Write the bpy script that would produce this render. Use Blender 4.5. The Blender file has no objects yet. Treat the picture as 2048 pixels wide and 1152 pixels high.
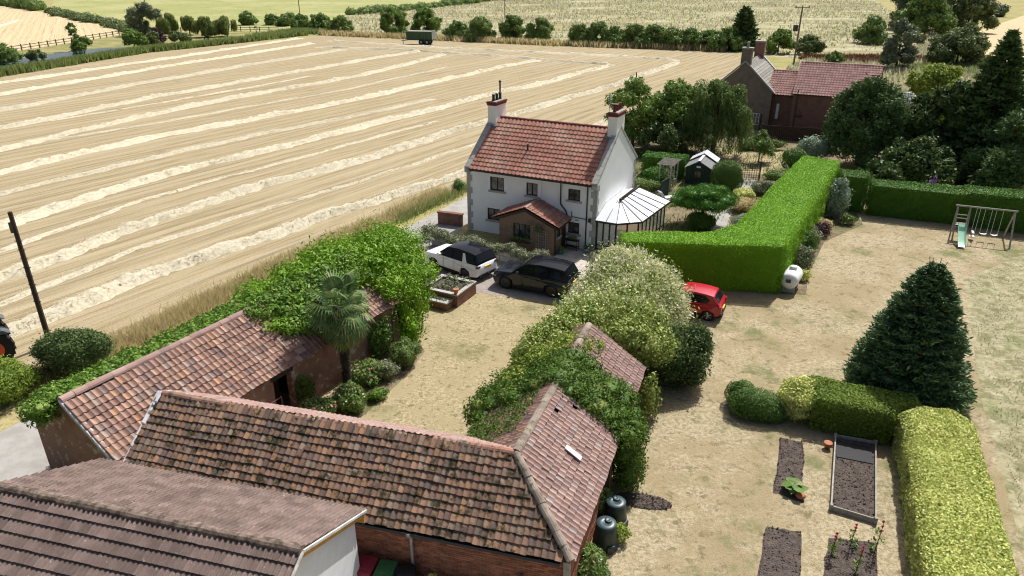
import bpy, bmesh, math, random
import numpy as np
from mathutils import Matrix, Vector
R = math.radians
rng = np.random.default_rng(7)
random.seed(7)
sc = bpy.context.scene
C = sc.collection

# ---------------------------------------------------------------- camera, sky, sun
cam = bpy.data.cameras.new('camera'); camo = bpy.data.objects.new('camera', cam); C.objects.link(camo)
cam.sensor_width = 36.0; cam.lens = 36.0*1420/2048
cam.clip_start = 0.5; cam.clip_end = 6000
camo.location = (0, 0, 17.4); camo.rotation_euler = (R(90-24.5), 0, 0)
sc.camera = camo
w = bpy.data.worlds.new('World'); sc.world = w; w.use_nodes = True
nt = w.node_tree; bg = nt.nodes['Background']
sky = nt.nodes.new('ShaderNodeTexSky'); sky.sky_type = 'NISHITA'; sky.sun_disc = False
sky.sun_elevation = R(53); sky.sun_rotation = R(34); sky.air_density = 0.8; sky.dust_density = 4.0; sky.ozone_density = 0.4
nt.links.new(sky.outputs[0], bg.inputs[0]); bg.inputs[1].default_value = 0.098
sun = bpy.data.lights.new('sun', 'SUN'); sun.energy = 5.0; sun.angle = R(0.53); sun.color = (1.0, 0.975, 0.935)
suno = bpy.data.objects.new('sun', sun); C.objects.link(suno)
suno.rotation_euler = Vector((-0.42, -0.62, -1.0)).to_track_quat('-Z', 'Y').to_euler()
suno.location = (40, 60, 95)
sc.view_settings.view_transform = 'Standard'; sc.view_settings.look = 'None'
sc.view_settings.exposure = 0.24
sc.cycles.pixel_filter_type = 'BLACKMAN_HARRIS'; sc.cycles.filter_width = 1.1; sc.view_settings.gamma = 1.0; sc.view_settings.use_curve_mapping = False

# ---------------------------------------------------------------- materials
class NT:
    def __init__(s, name):
        m = bpy.data.materials.new(name); m.use_nodes = True
        s.m = m; s.t = m.node_tree; s.b = s.t.nodes['Principled BSDF']; s.o = s.t.nodes['Material Output']
        s._pos = None
    def n(s, ty, **k):
        x = s.t.nodes.new(ty)
        for a, v in k.items(): setattr(x, a, v)
        return x
    def l(s, a, b): s.t.links.new(a, b)
    def set(s, sock, v):
        if hasattr(v, 'is_output') or isinstance(v, bpy.types.NodeSocket): s.l(v, sock)
        else: sock.default_value = (tuple(v)+(1,)) if isinstance(v, (tuple, list)) and len(v) == 3 and sock.type == 'RGBA' else v
    def geo(s):
        if s._pos is None: s._pos = s.n('ShaderNodeNewGeometry')
        return s._pos
    def mapped(s, rot=0, scl=(1, 1, 1)):
        # world position, rotated about z so that x runs along 'rot'
        mp = s.n('ShaderNodeMapping'); mp.vector_type = 'TEXTURE'
        mp.inputs['Rotation'].default_value = (0, 0, rot); mp.inputs['Scale'].default_value = scl
        s.l(s.geo().outputs['Position'], mp.inputs[0]); return mp.outputs[0]
    def noise(s, scale, vec=None, detail=4, rough=.6):
        x = s.n('ShaderNodeTexNoise'); x.inputs['Scale'].default_value = scale
        x.inputs['Detail'].default_value = detail; x.inputs['Roughness'].default_value = rough
        s.l(vec if vec is not None else s.geo().outputs['Position'], x.inputs['Vector']); return x.outputs['Fac']
    def ramp(s, f, lo, hi):
        x = s.n('ShaderNodeMapRange'); x.inputs[1].default_value = lo; x.inputs[2].default_value = hi
        x.interpolation_type = 'SMOOTHSTEP'; s.l(f, x.inputs[0]); return x.outputs[0]
    def mix(s, f, a, b, blend='MIX'):
        x = s.n('ShaderNodeMix', data_type='RGBA', blend_type=blend)
        s.set(x.inputs[0], f); s.set(x.inputs[6], a); s.set(x.inputs[7], b); return x.outputs[2]
    def math(s, op, a, b=0.0):
        x = s.n('ShaderNodeMath', operation=op); s.set(x.inputs[0], a); s.set(x.inputs[1], b); return x.outputs[0]
    def rnd(s):
        oi = s.n('ShaderNodeObjectInfo')
        return s.math('FRACT', s.math('ADD', oi.outputs['Random'], s.geo().outputs['Random Per Island']))
    def bump(s, h, strength=.5, dist=.02):
        x = s.n('ShaderNodeBump'); x.inputs['Strength'].default_value = strength; x.inputs['Distance'].default_value = dist
        s.l(h, x.inputs['Height']); s.l(x.outputs[0], s.b.inputs['Normal'])
    def fin(s, col, rough=.85, spec=.25, metal=0.0):
        s.set(s.b.inputs['Base Color'], col); s.set(s.b.inputs['Roughness'], rough)
        s.b.inputs['Specular IOR Level'].default_value = spec; s.b.inputs['Metallic'].default_value = metal
        return s.m

def mat(name, c1, c2=None, scale=4., rough=.8, spec=.25, bump=0, bscale=30., rnd=0, c3=None, s3=9., t3=(.55, .7), metal=0, bdist=.02, pal=None):
    t = NT(name)
    col = c1
    if c2: col = t.mix(t.ramp(t.noise(scale), .35, .65), c1, c2)
    if pal:
        cr = t.n('ShaderNodeValToRGB'); cr.color_ramp.interpolation = 'CONSTANT'; el = cr.color_ramp.elements
        while len(el) < len(pal): el.new(.5)
        for i, (p_, c_) in enumerate(pal): el[i].position = p_; el[i].color = tuple(c_)+(1,)
        t.l(t.math('FRACT', t.math('MULTIPLY', t.rnd(), 7.77)), cr.inputs[0]); col = t.mix(.62, col, cr.outputs[0])
    if c3: col = t.mix(t.ramp(t.noise(s3, detail=6, rough=.7), *t3), col, c3)
    if rnd:
        v = t.math('MULTIPLY_ADD', t.rnd(), 2*rnd); v.node.inputs[2].default_value = 1-rnd
        hs = t.n('ShaderNodeHueSaturation'); t.l(v, hs.inputs['Value']); t.set(hs.inputs['Color'], col); col = hs.outputs[0]
    if bump: t.bump(t.noise(bscale, detail=3), bump, bdist)
    return t.fin(col, rough, spec, metal)

def leafmat(name, c1, c2, trans=.28, c3=None, f3=.1, rough=.55):
    t = NT(name)
    r = t.rnd()
    col = t.mix(r, c1, c2)
    col = t.mix(t.math('MULTIPLY', t.ramp(t.noise(.9, detail=3), .4, .62), .5), col, c2)
    if c3:
        col = t.mix(t.math('GREATER_THAN', t.math('FRACT', t.math('MULTIPLY', r, 17.31)), 1-f3), col, c3)
    t.fin(col, rough, .2)
    tr = t.n('ShaderNodeBsdfTranslucent'); t.set(tr.inputs[0], col)
    mx = t.n('ShaderNodeMixShader'); mx.inputs[0].default_value = trans
    t.l(t.b.outputs[0], mx.inputs[1]); t.l(tr.outputs[0], mx.inputs[2]); t.l(mx.outputs[0], t.o.inputs[0])
    return t.m

def brickmat(name, c1, c2, mortar, bw=.225, bh=.075, moss=None, wear=None):
    t = NT(name)
    tc = t.n('ShaderNodeTexCoord'); sp = t.n('ShaderNodeSeparateXYZ'); t.l(tc.outputs['Object'], sp.inputs[0])
    cb = t.n('ShaderNodeCombineXYZ'); t.l(t.math('ADD', sp.outputs[0], sp.outputs[1]), cb.inputs[0]); t.l(sp.outputs[2], cb.inputs[1])
    b = t.n('ShaderNodeTexBrick'); t.l(cb.outputs[0], b.inputs['Vector'])
    b.inputs['Scale'].default_value = 1; b.inputs['Brick Width'].default_value = bw; b.inputs['Row Height'].default_value = bh
    b.inputs['Mortar Size'].default_value = .008; b.inputs['Bias'].default_value = 0
    t.set(b.inputs['Color1'], c1); t.set(b.inputs['Color2'], c2); t.set(b.inputs['Mortar'], mortar)
    col = t.mix(t.math('MULTIPLY', t.ramp(t.noise(1.7, detail=5), .45, .7), .5), b.outputs[0], moss or (c1[0]*.45, c1[1]*.5, c1[2]*.6))
    if wear: col = t.mix(t.ramp(t.noise(3.3, detail=6), .56, .64), col, wear)
    t.bump(t.math('SUBTRACT', 1.0, b.outputs['Fac']), .5, .012)
    return t.fin(col, .9, .15)

def groundmat(name, base, alt, patch=None, green=None, rows=None, fine=18., pscale=.35, gth=(.6, .75), bump=.6, dark=None, dth=(.62, .74), ds=.5):
    t = NT(name)
    if rows is not None:
        v = t.mapped(rows, (14, .55, 1))
        v2 = t.mapped(rows, (5, .10, 1))
        f = t.noise(1.6, v, 5); f2 = t.noise(1.4, v2, 3); f3 = t.noise(1.0, t.mapped(rows, (90, 1.1, 1)), 3)
        col = t.mix(t.ramp(f, .41, .6), base, alt)
        col = t.mix(t.math('MULTIPLY', t.ramp(f2, .42, .6), .6), col, patch or alt)
        col = t.mix(t.math('MULTIPLY', t.ramp(f3, .5, .66), .7), col, patch or alt)
        wv = t.n('ShaderNodeTexWave'); wv.wave_type = 'BANDS'; wv.bands_direction = 'Y'; t.l(t.mapped(rows), wv.inputs[0])
        for nm_, v_ in (('Scale', .19), ('Distortion', 2.5), ('Detail', 3), ('Detail Scale', .5)): wv.inputs[nm_].default_value = v_
        col = t.mix(t.math('MULTIPLY', t.ramp(wv.outputs['Fac'], .62, .95), .55), col, patch or alt)
        f4 = t.noise(1.0, t.mapped(rows, (45, .45, 1)), 4); col = t.mix(t.math('MULTIPLY', t.ramp(f4, .56, .68), .6), col, (base[0]*.5, base[1]*.52, base[2]*.6))
    else:
        col = t.mix(t.ramp(t.noise(fine*.5, detail=6, rough=.75), .42, .58), base, alt)
        if patch: col = t.mix(t.ramp(t.noise(pscale, detail=7, rough=.68), .44, .6), col, patch)
    if dark: col = t.mix(t.math('MULTIPLY', t.ramp(t.noise(ds, detail=8, rough=.72), *dth), .75), col, dark)
    if green: col = t.mix(t.math('MULTIPLY', t.ramp(t.noise(.22, detail=8, rough=.74), *gth), .8), col, green)
    g = t.noise(fine*1.4, detail=4, rough=.8)
    col = t.mix(t.ramp(g, .36, .52), t.mix(.5, col, (base[0]*.38, base[1]*.36, base[2]*.34)), col)
    t.bump(g, bump, .06)
    return t.fin(col, .95, .05)

M = {}
M['earth'] = groundmat('earth', (.33, .27, .13), (.42, .36, .18), (.30, .29, .11), (.15, .2, .05), gth=(.5, .68), fine=2.5, pscale=.05)
M['stubble'] = groundmat('stubble', (.35, .283, .163), (.24, .182, .096), (.43, .365, .24), None, rows=R(57), fine=7, dark=(.22, .165, .105), dth=(.6, .74), ds=.12, bump=.5)
M['stubble_far'] = groundmat('stubble_far', (.53, .42, .25), (.44, .33, .18), (.62, .52, .33), None, rows=R(120), fine=3, bump=.3)
M['straw'] = mat('straw', (.57, .52, .395), (.45, .40, .28), scale=5, rough=.9, spec=.1, bump=.4, bscale=22, bdist=.03, rnd=.12)
M['lawn'] = groundmat('lawn', (.46, .385, .24), (.29, .24, .135), (.36, .30, .175), (.15, .155, .06), fine=13, pscale=.7, gth=(.54, .68), dark=(.15, .125, .06), dth=(.53, .63), ds=2.6)
M['side_lawn'] = groundmat('side_lawn', (.46, .39, .26), (.30, .25, .15), (.31, .25, .145), (.125, .15, .055), fine=12, pscale=.2, gth=(.52, .66), dark=(.15, .125, .065), dth=(.53, .63), ds=2.0)
M['rough_grass'] = groundmat('rough_grass', (.42, .38, .255), (.25, .235, .13), (.34, .31, .19), (.13, .18, .05), fine=4.0, pscale=.7, gth=(.54, .7), dark=(.15, .15, .065), dth=(.46, .6), ds=1.1)
t = NT('meadow')
v = t.mapped(R(4), (24, 6, 1)); c_ = t.mix(t.ramp(t.noise(1.0, v, 6, .7), .42, .58), (.47, .43, .29), (.30, .285, .14))
c_ = t.mix(t.math('MULTIPLY', t.ramp(t.noise(.35, v, 5), .52, .66), .8), c_, (.24, .19, .11))
c_ = t.mix(t.math('MULTIPLY', t.ramp(t.noise(.6, t.mapped(R(-6), (30, 9, 1)), 4), .58, .68), .7), c_, (.36, .30, .06))
g_ = t.noise(1.1, detail=5, rough=.8); c_ = t.mix(t.ramp(g_, .38, .55), t.mix(.5, c_, (.15, .14, .07)), c_); t.bump(g_, .9, .3)
M['meadow'] = t.fin(c_, .95, .05)
M['crop'] = groundmat('crop', (.34, .34, .14), (.28, .30, .11), (.40, .38, .19), (.17, .25, .07), fine=1.2, pscale=.03, gth=(.5, .66), bump=.6)
M['soil'] = mat('soil', (.125, .10, .088), (.08, .064, .056), scale=6, rough=.95, spec=.05, bump=1, bscale=16, bdist=.08, c3=(.16, .125, .095), s3=3)
M['track'] = mat('track', (.36, .345, .32), (.29, .275, .25), scale=1.2, rough=.9, spec=.1, bump=.4, bscale=14)
M['water'] = mat('water', (.05, .09, .10), (.03, .06, .07), scale=.3, rough=.08, spec=.6, bump=.08, bscale=2)
t = NT('block_paving')
b = t.n('ShaderNodeTexBrick'); t.l(t.mapped(R(-27)), b.inputs['Vector'])
b.inputs['Scale'].default_value = 1; b.inputs['Brick Width'].default_value = .21; b.inputs['Row Height'].default_value = .105; b.inputs['Mortar Size'].default_value = .006
t.set(b.inputs['Color1'], (.33, .29, .26)); t.set(b.inputs['Color2'], (.26, .22, .20)); t.set(b.inputs['Mortar'], (.14, .12, .10))
t.bump(t.math('SUBTRACT', 1.0, b.outputs['Fac']), .4, .01)
M['paving'] = t.fin(t.mix(t.math('MULTIPLY', t.ramp(t.noise(1.1, detail=6), .4, .7), .4), b.outputs[0], (.38, .34, .29)), .9, .1)
M['slab'] = mat('paving_slab', (.50, .46, .40), (.40, .36, .31), scale=3, rough=.9, spec=.1, rnd=.12, bump=.2)
M['render'] = mat('render_white', (.84, .84, .82), (.79, .79, .77), scale=.9, rough=.9, spec=.1, bump=.12, bscale=60, c3=(.66, .67, .66), s3=1.6, t3=(.62, .8))
M['stone'] = mat('stone', (.42, .41, .38), (.34, .33, .30), scale=5, rough=.9, spec=.1, bump=.3, bscale=25, rnd=.08)
M['tile_house'] = mat('tile_house', (.38, .175, .12), (.31, .14, .10), scale=1.1, rough=.75, spec=.2, rnd=.16, c3=(.44, .27, .2), s3=.55, t3=(.45, .7))
M['tile_ridge'] = mat('tile_ridge', (.20, .05, .038), (.16, .04, .03), scale=3, rough=.7, rnd=.1)
M['tile_old'] = mat('tile_old', (0.326, 0.198, 0.151), (0.235, 0.144, 0.108), scale=2.2, rough=.92, spec=.08, rnd=.16, pal=[(0,(0.307, 0.198, 0.156)),(.3,(0.244, 0.153, 0.125)),(.52,(0.379, 0.246, 0.186)),(.68,(0.181, 0.128, 0.114)),(.8,(0.326, 0.267, 0.228)),(.9,(0.416, 0.237, 0.145)),(.95,(0.118, 0.108, 0.114))], bump=.5, bscale=40, c3=(0.049, 0.045, 0.036), s3=5.5, t3=(.60, .70))
M['tile_mossy'] = mat('tile_mossy', (0.249, 0.154, 0.107), (0.163, 0.107, 0.079), scale=1.4, rough=.95, spec=.05, rnd=.2, pal=[(0,(0.249, 0.159, 0.112)),(.25,(0.172, 0.117, 0.089)),(.45,(0.318, 0.195, 0.120)),(.6,(0.129, 0.098, 0.079)),(.74,(0.258, 0.200, 0.153)),(.86,(0.361, 0.205, 0.112)),(.93,(0.095, 0.088, 0.083))], bump=.6, bscale=35, c3=(0.043, 0.042, 0.023), s3=2.6, t3=(.50, .64))
M['tile_pink'] = mat('tile_pink', (0.344, 0.233, 0.200), (0.275, 0.176, 0.151), scale=2.2, rough=.92, spec=.08, rnd=.12, pal=[(0,(0.344, 0.237, 0.205)),(.35,(0.292, 0.190, 0.162)),(.6,(0.387, 0.275, 0.238)),(.78,(0.241, 0.176, 0.162)),(.92,(0.327, 0.294, 0.281))], bump=.4, bscale=40, c3=(0.065, 0.057, 0.054), s3=7, t3=(.63, .72))
M['tile_brown'] = mat('tile_brown', (.20, .15, .13), (.15, .11, .095), scale=1.5, rough=.95, spec=.06, rnd=.2, bump=.6, bscale=45, c3=(.34, .30, .27), s3=10, t3=(.60, .70))
M['ridge_old'] = mat('ridge_old', (.34, .17, .12), (.30, .22, .17), scale=2.2, rough=.95, spec=.05, rnd=.2, bump=.5, bscale=30, c3=(.10, .085, .06), s3=4, t3=(.5, .66))
M['ridge_grey'] = mat('ridge_grey', (.30, .25, .20), (.22, .18, .145), scale=3, rough=.95, spec=.05, rnd=.2, bump=.5, bscale=30, c3=(.09, .075, .05), s3=5, t3=(.52, .66))
M['ridge_brown'] = mat('ridge_brown', (.25, .19, .155), (.09, .07, .055), scale=5, rough=.95, spec=.05, rnd=.15, bump=.8, bscale=30)
M['tile_red_far'] = mat('tile_red_far', (.48, .28, .24), (.41, .235, .20), scale=1, rough=.85, rnd=.14)
M['slate'] = mat('slate', (.25, .24, .21), (.20, .19, .165), scale=1.5, rough=.8, spec=.2, rnd=.18)
M['lead'] = mat('lead', (.55, .58, .62), (.45, .48, .52), scale=3, rough=.6, spec=.3)
M['white_mortar'] = mat('white_mortar', (.72, .73, .74), (.56, .57, .59), scale=3, rough=.9, spec=.1, bump=.6, bscale=14)
M['mortar'] = mat('mortar', (.60, .59, .57), (.42, .41, .39), scale=4, rough=.9, spec=.1, bump=.6, bscale=18)
M['batten'] = mat('roof_underlay', (.06, .045, .035), rough=.95, spec=.02)
M['brick_old'] = brickmat('brick_old', (.30, .13, .075), (.22, .10, .065), (.36, .31, .25), wear=(.42, .37, .32))
M['brick_dark'] = brickmat('brick_dark', (.25, .10, .065), (.17, .075, .05), (.28, .23, .19))
M['brick_piece'] = mat('brick_piece', (.33, .14, .085), (.25, .105, .065), scale=2, rough=.92, spec=.08, rnd=.34, bump=.3, bscale=50, c3=(.12, .075, .055), s3=3.2, t3=(.56, .7))
M['mortar_bed'] = mat('mortar_bed', (.38, .31, .24), (.30, .24, .18), scale=6, rough=.95, spec=.05)
M['brick_far'] = brickmat('brick_far', (.27, .125, .095), (.21, .10, .078), (.26, .19, .16))
M['brick_farold'] = brickmat('brick_farold', (.25, .185, .15), (.20, .15, .125), (.26, .22, .19))
M['porch_wall'] = brickmat('porch_wall', (.30, .185, .125), (.25, .155, .105), (.30, .22, .17))
M['wood_dark'] = mat('wood_dark', (.055, .036, .026), (.04, .027, .02), scale=5, rough=.6)
M['wood_grey'] = mat('wood_grey', (.38, .36, .32), (.28, .26, .23), scale=6, rough=.9, rnd=.15, bump=.3)
M['wood_brown'] = mat('wood_brown', (.10, .065, .042), (.065, .043, .03), scale=6, rough=.85, rnd=.1, bump=.3)
M['wood_pole'] = mat('wood_pole', (.075, .052, .04), (.05, .036, .028), scale=4, rough=.85)
M['pole_far'] = mat('wood_pole_pale', (.20, .17, .14), (.15, .125, .10), scale=4, rough=.85)
M['barge'] = mat('barge_board', (.58, .32, .07), (.50, .26, .06), scale=5, rough=.6)
M['shed_green'] = mat('shed_green', (.022, .045, .035), (.016, .034, .027), scale=4, rough=.7, rnd=.1)
M['felt'] = mat('roof_felt', (.22, .22, .22), (.16, .16, .16), scale=4, rough=.9)
M['glass'] = mat('window_glass', (.03, .035, .04), rough=.06, spec=.6)
M['curtain_glass'] = mat('curtain_glass', (.13, .125, .12), (.03, .03, .03), scale=2.5, rough=.12, spec=.6)
M['white_paint'] = mat('white_paint', (.78, .79, .79), (.72, .73, .73), scale=3, rough=.5)
M['poly_roof'] = mat('polycarbonate', (.80, .82, .84), (.72, .74, .77), scale=1.5, rough=.35, spec=.4)
M['black_metal'] = mat('black_metal', (.018, .018, .02), rough=.4, spec=.4)
M['dark_metal'] = mat('dark_metal', (.05, .05, .055), (.035, .035, .04), scale=4, rough=.45, spec=.4)
M['grey_metal'] = mat('grey_metal', (.42, .43, .44), (.33, .34, .35), scale=4, rough=.5, spec=.4, metal=.4)
M['rust'] = mat('rust', (.22, .10, .06), (.13, .065, .045), scale=9, rough=.9)
M['terracotta'] = mat('terracotta', (.42, .17, .09), (.33, .13, .07), scale=6, rough=.8)
M['redbrown'] = mat('chimney_red', (.20, .035, .03), (.15, .03, .025), scale=5, rough=.7)
M['lead_dark'] = mat('lead_dark', (.16, .19, .24), (.12, .14, .18), scale=4, rough=.6)
M['concrete'] = mat('concrete', (.36, .36, .34), (.27, .27, .255), scale=3, rough=.9, spec=.1, bump=.4, bscale=20)
M['car_white'] = mat('car_white', (.90, .90, .90), rough=.2, spec=.5)
M['car_dark'] = mat('car_graphite', (.014, .018, .025), rough=.12, spec=.45)
M['car_red'] = mat('car_red', (.42, .012, .03), rough=.2, spec=.6)
M['car_black'] = mat('car_black', (.007, .009, .014), rough=.08, spec=.18)
M['car_glass'] = mat('car_glass', (.008, .010, .014), rough=.05, spec=.22)
M['tyre'] = mat('tyre', (.02, .02, .02), rough=.85)
M['rim_dark'] = mat('rim_dark', (.03, .03, .032), rough=.35, spec=.5)
M['rim_silver'] = mat('rim_silver', (.5, .5, .52), rough=.3, metal=.6)
M['plastic_dark'] = mat('plastic_trim', (.02, .02, .022), rough=.7)
M['plate_yellow'] = mat('plate_yellow', (.75, .52, .04), rough=.5)
M['lamp_red'] = mat('lamp_red', (.30, .01, .012), rough=.15, spec=.6)
M['lamp_smoke'] = mat('lamp_smoke', (.05, .03, .032), rough=.15, spec=.6)
M['lamp_clear'] = mat('lamp_clear', (.6, .62, .65), rough=.1, spec=.6)
M['bin_red'] = mat('bin_red', (.30, .035, .05), (.26, .03, .045), scale=5, rough=.5)
M['bin_green'] = mat('bin_green', (.045, .16, .06), (.04, .135, .05), scale=5, rough=.5)
M['bin_black'] = mat('bin_black', (.018, .02, .022), rough=.5)
M['compost'] = mat('compost_plastic', (.016, .032, .032), (.02, .038, .037), scale=4, rough=.42, spec=.4)
M['compost_lid'] = mat('compost_lid', (.035, .065, .075), (.03, .055, .065), scale=4, rough=.38, spec=.4)
M['tank'] = mat('tank_white', (.78, .79, .78), (.70, .71, .70), scale=3, rough=.45)
M['slide'] = mat('slide_green', (.30, .58, .40), (.36, .62, .46), scale=3, rough=.35)
M['seat_white'] = mat('seat_white', (.75, .75, .75), rough=.4)
M['trailer_green'] = mat('trailer_green', (.05, .10, .055), (.04, .08, .045), scale=2, rough=.55)
M['trailer_grey'] = mat('trailer_grey', (.42, .44, .45), (.36, .38, .39), scale=2, rough=.55)
M['orange'] = mat('orange_rim', (.65, .10, .03), rough=.5)
M['tractor'] = mat('tractor_grey', (.10, .11, .12), rough=.5)
M['turquoise'] = mat('glazed_pot', (.05, .16, .14), rough=.3, spec=.5)
M['cushion'] = mat('cushion', (.55, .58, .66), (.62, .65, .72), scale=3, rough=.8)
M['bark'] = mat('bark', (.10, .075, .055), (.065, .048, .036), scale=8, rough=.95, bump=.6, bscale=25)
M['palm_bark'] = mat('palm_bark', (.11, .085, .06), (.05, .04, .03), scale=14, rough=.95, bump=1, bscale=30, bdist=.05)
L_ = {}
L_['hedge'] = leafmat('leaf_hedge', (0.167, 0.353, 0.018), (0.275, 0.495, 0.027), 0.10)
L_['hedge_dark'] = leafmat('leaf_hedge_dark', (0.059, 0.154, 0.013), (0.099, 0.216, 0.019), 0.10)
L_['gold'] = leafmat('leaf_gold', (0.460, 0.506, 0.115), (0.690, 0.701, 0.253), .2, (0.253, 0.333, 0.057), .2)
L_['privet'] = leafmat('leaf_privet', (0.137, 0.215, 0.029), (0.226, 0.305, 0.046), .25)
L_['ivy'] = leafmat('leaf_ivy', (0.074, 0.159, 0.017), (0.138, 0.253, 0.028), 0.18, (0.246, 0.337, 0.075), .12)
L_['ivy_dark'] = leafmat('leaf_ivy_dark', (0.054, 0.114, 0.013), (0.097, 0.178, 0.022), .22, (0.162, 0.206, 0.038), .15)
L_['wisteria'] = leafmat('leaf_wisteria', (0.111, 0.239, 0.013), (0.188, 0.341, 0.019), 0.18, (0.287, 0.410, 0.048), .1)
L_['cream'] = leafmat('leaf_cream_climber', (.25, .33, .065), (.44, .48, .15), .15, (.13, .21, .03), .28)
L_['flower_cream'] = leafmat('flower_cream', (.84, .81, .64), (.74, .71, .48), .2)
L_['lime'] = leafmat('leaf_lime', (0.245, 0.326, 0.046), (0.367, 0.428, 0.092), .28, (0.122, 0.204, 0.031), .25)
L_['dark'] = leafmat('leaf_dark', (0.052, 0.092, 0.025), (0.098, 0.149, 0.041), .2, (0.161, 0.207, 0.069), .12)
L_['box'] = leafmat('leaf_box', (0.070, 0.147, 0.025), (0.119, 0.210, 0.042), .2)
L_['spruce'] = leafmat('leaf_spruce', (0.055, 0.117, 0.054), (0.129, 0.211, 0.086), .12, (0.224, 0.296, 0.110), .12)
L_['conifer'] = leafmat('leaf_conifer', (0.059, 0.112, 0.034), (0.112, 0.178, 0.055), .15, (0.172, 0.238, 0.079), .15)
L_['tree'] = leafmat('leaf_tree', (0.120, 0.209, 0.036), (0.199, 0.299, 0.059), .25, (0.299, 0.360, 0.101), .12)
L_['willow'] = leafmat('leaf_willow', (0.121, 0.189, 0.047), (0.189, 0.257, 0.074), .28, (0.074, 0.121, 0.027), .2)
L_['far'] = leafmat('leaf_far', (0.132, 0.219, 0.052), (0.219, 0.305, 0.083), .2)
L_['far2'] = leafmat('leaf_far_pale', (0.115, 0.162, 0.054), (0.176, 0.216, 0.081), .2)
L_['far_grey'] = leafmat('leaf_far_grey', (0.135, 0.169, 0.095), (0.189, 0.223, 0.135), .2)
L_['reed'] = leafmat('leaf_reed', (.15, .22, .06), (.26, .32, .10), .4, (.32, .3, .14), .15)
L_['pine'] = leafmat('leaf_pine', (0.054, 0.158, 0.017), (0.091, 0.216, 0.025), .2)
L_['lav'] = leafmat('leaf_lavender', (0.200, 0.225, 0.125), (0.300, 0.312, 0.200), .2, (0.125, 0.163, 0.062), .3)
L_['silver'] = leafmat('leaf_silver', (0.214, 0.302, 0.189), (0.353, 0.428, 0.302), .2)
L_['palm'] = leafmat('leaf_palm', (0.072, 0.143, 0.039), (0.143, 0.221, 0.072), .2, (0.286, 0.286, 0.117), .12)
L_['drygrass'] = leafmat('dry_grass', (.66, .55, .32), (.52, .43, .22), .45, (.17, .2, .06), .14)
L_['meadowgrass'] = leafmat('meadow_grass_leaf', (.60, .57, .43), (.46, .43, .28), .45, (.30, .32, .14), .25)
L_['dock'] = leafmat('dock_seed', (.16, .065, .035), (.22, .10, .05), .15)
L_['white'] = leafmat('flower_white', (.75, .75, .72), (.62, .63, .56), .2, (.10, .16, .04), .35)
L_['pink'] = leafmat('flower_pink', (.60, .16, .28), (.68, .34, .42), .2)
L_['red'] = leafmat('flower_red', (.45, .02, .05), (.5, .05, .10), .2)
L_['mixed'] = leafmat('leaf_mixed', (.08, .17, .025), (.17, .26, .06), .25, (.26, .27, .11), .2)
L_['purple'] = leafmat('leaf_purple', (.07, .03, .045), (.10, .05, .06), .2)
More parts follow.
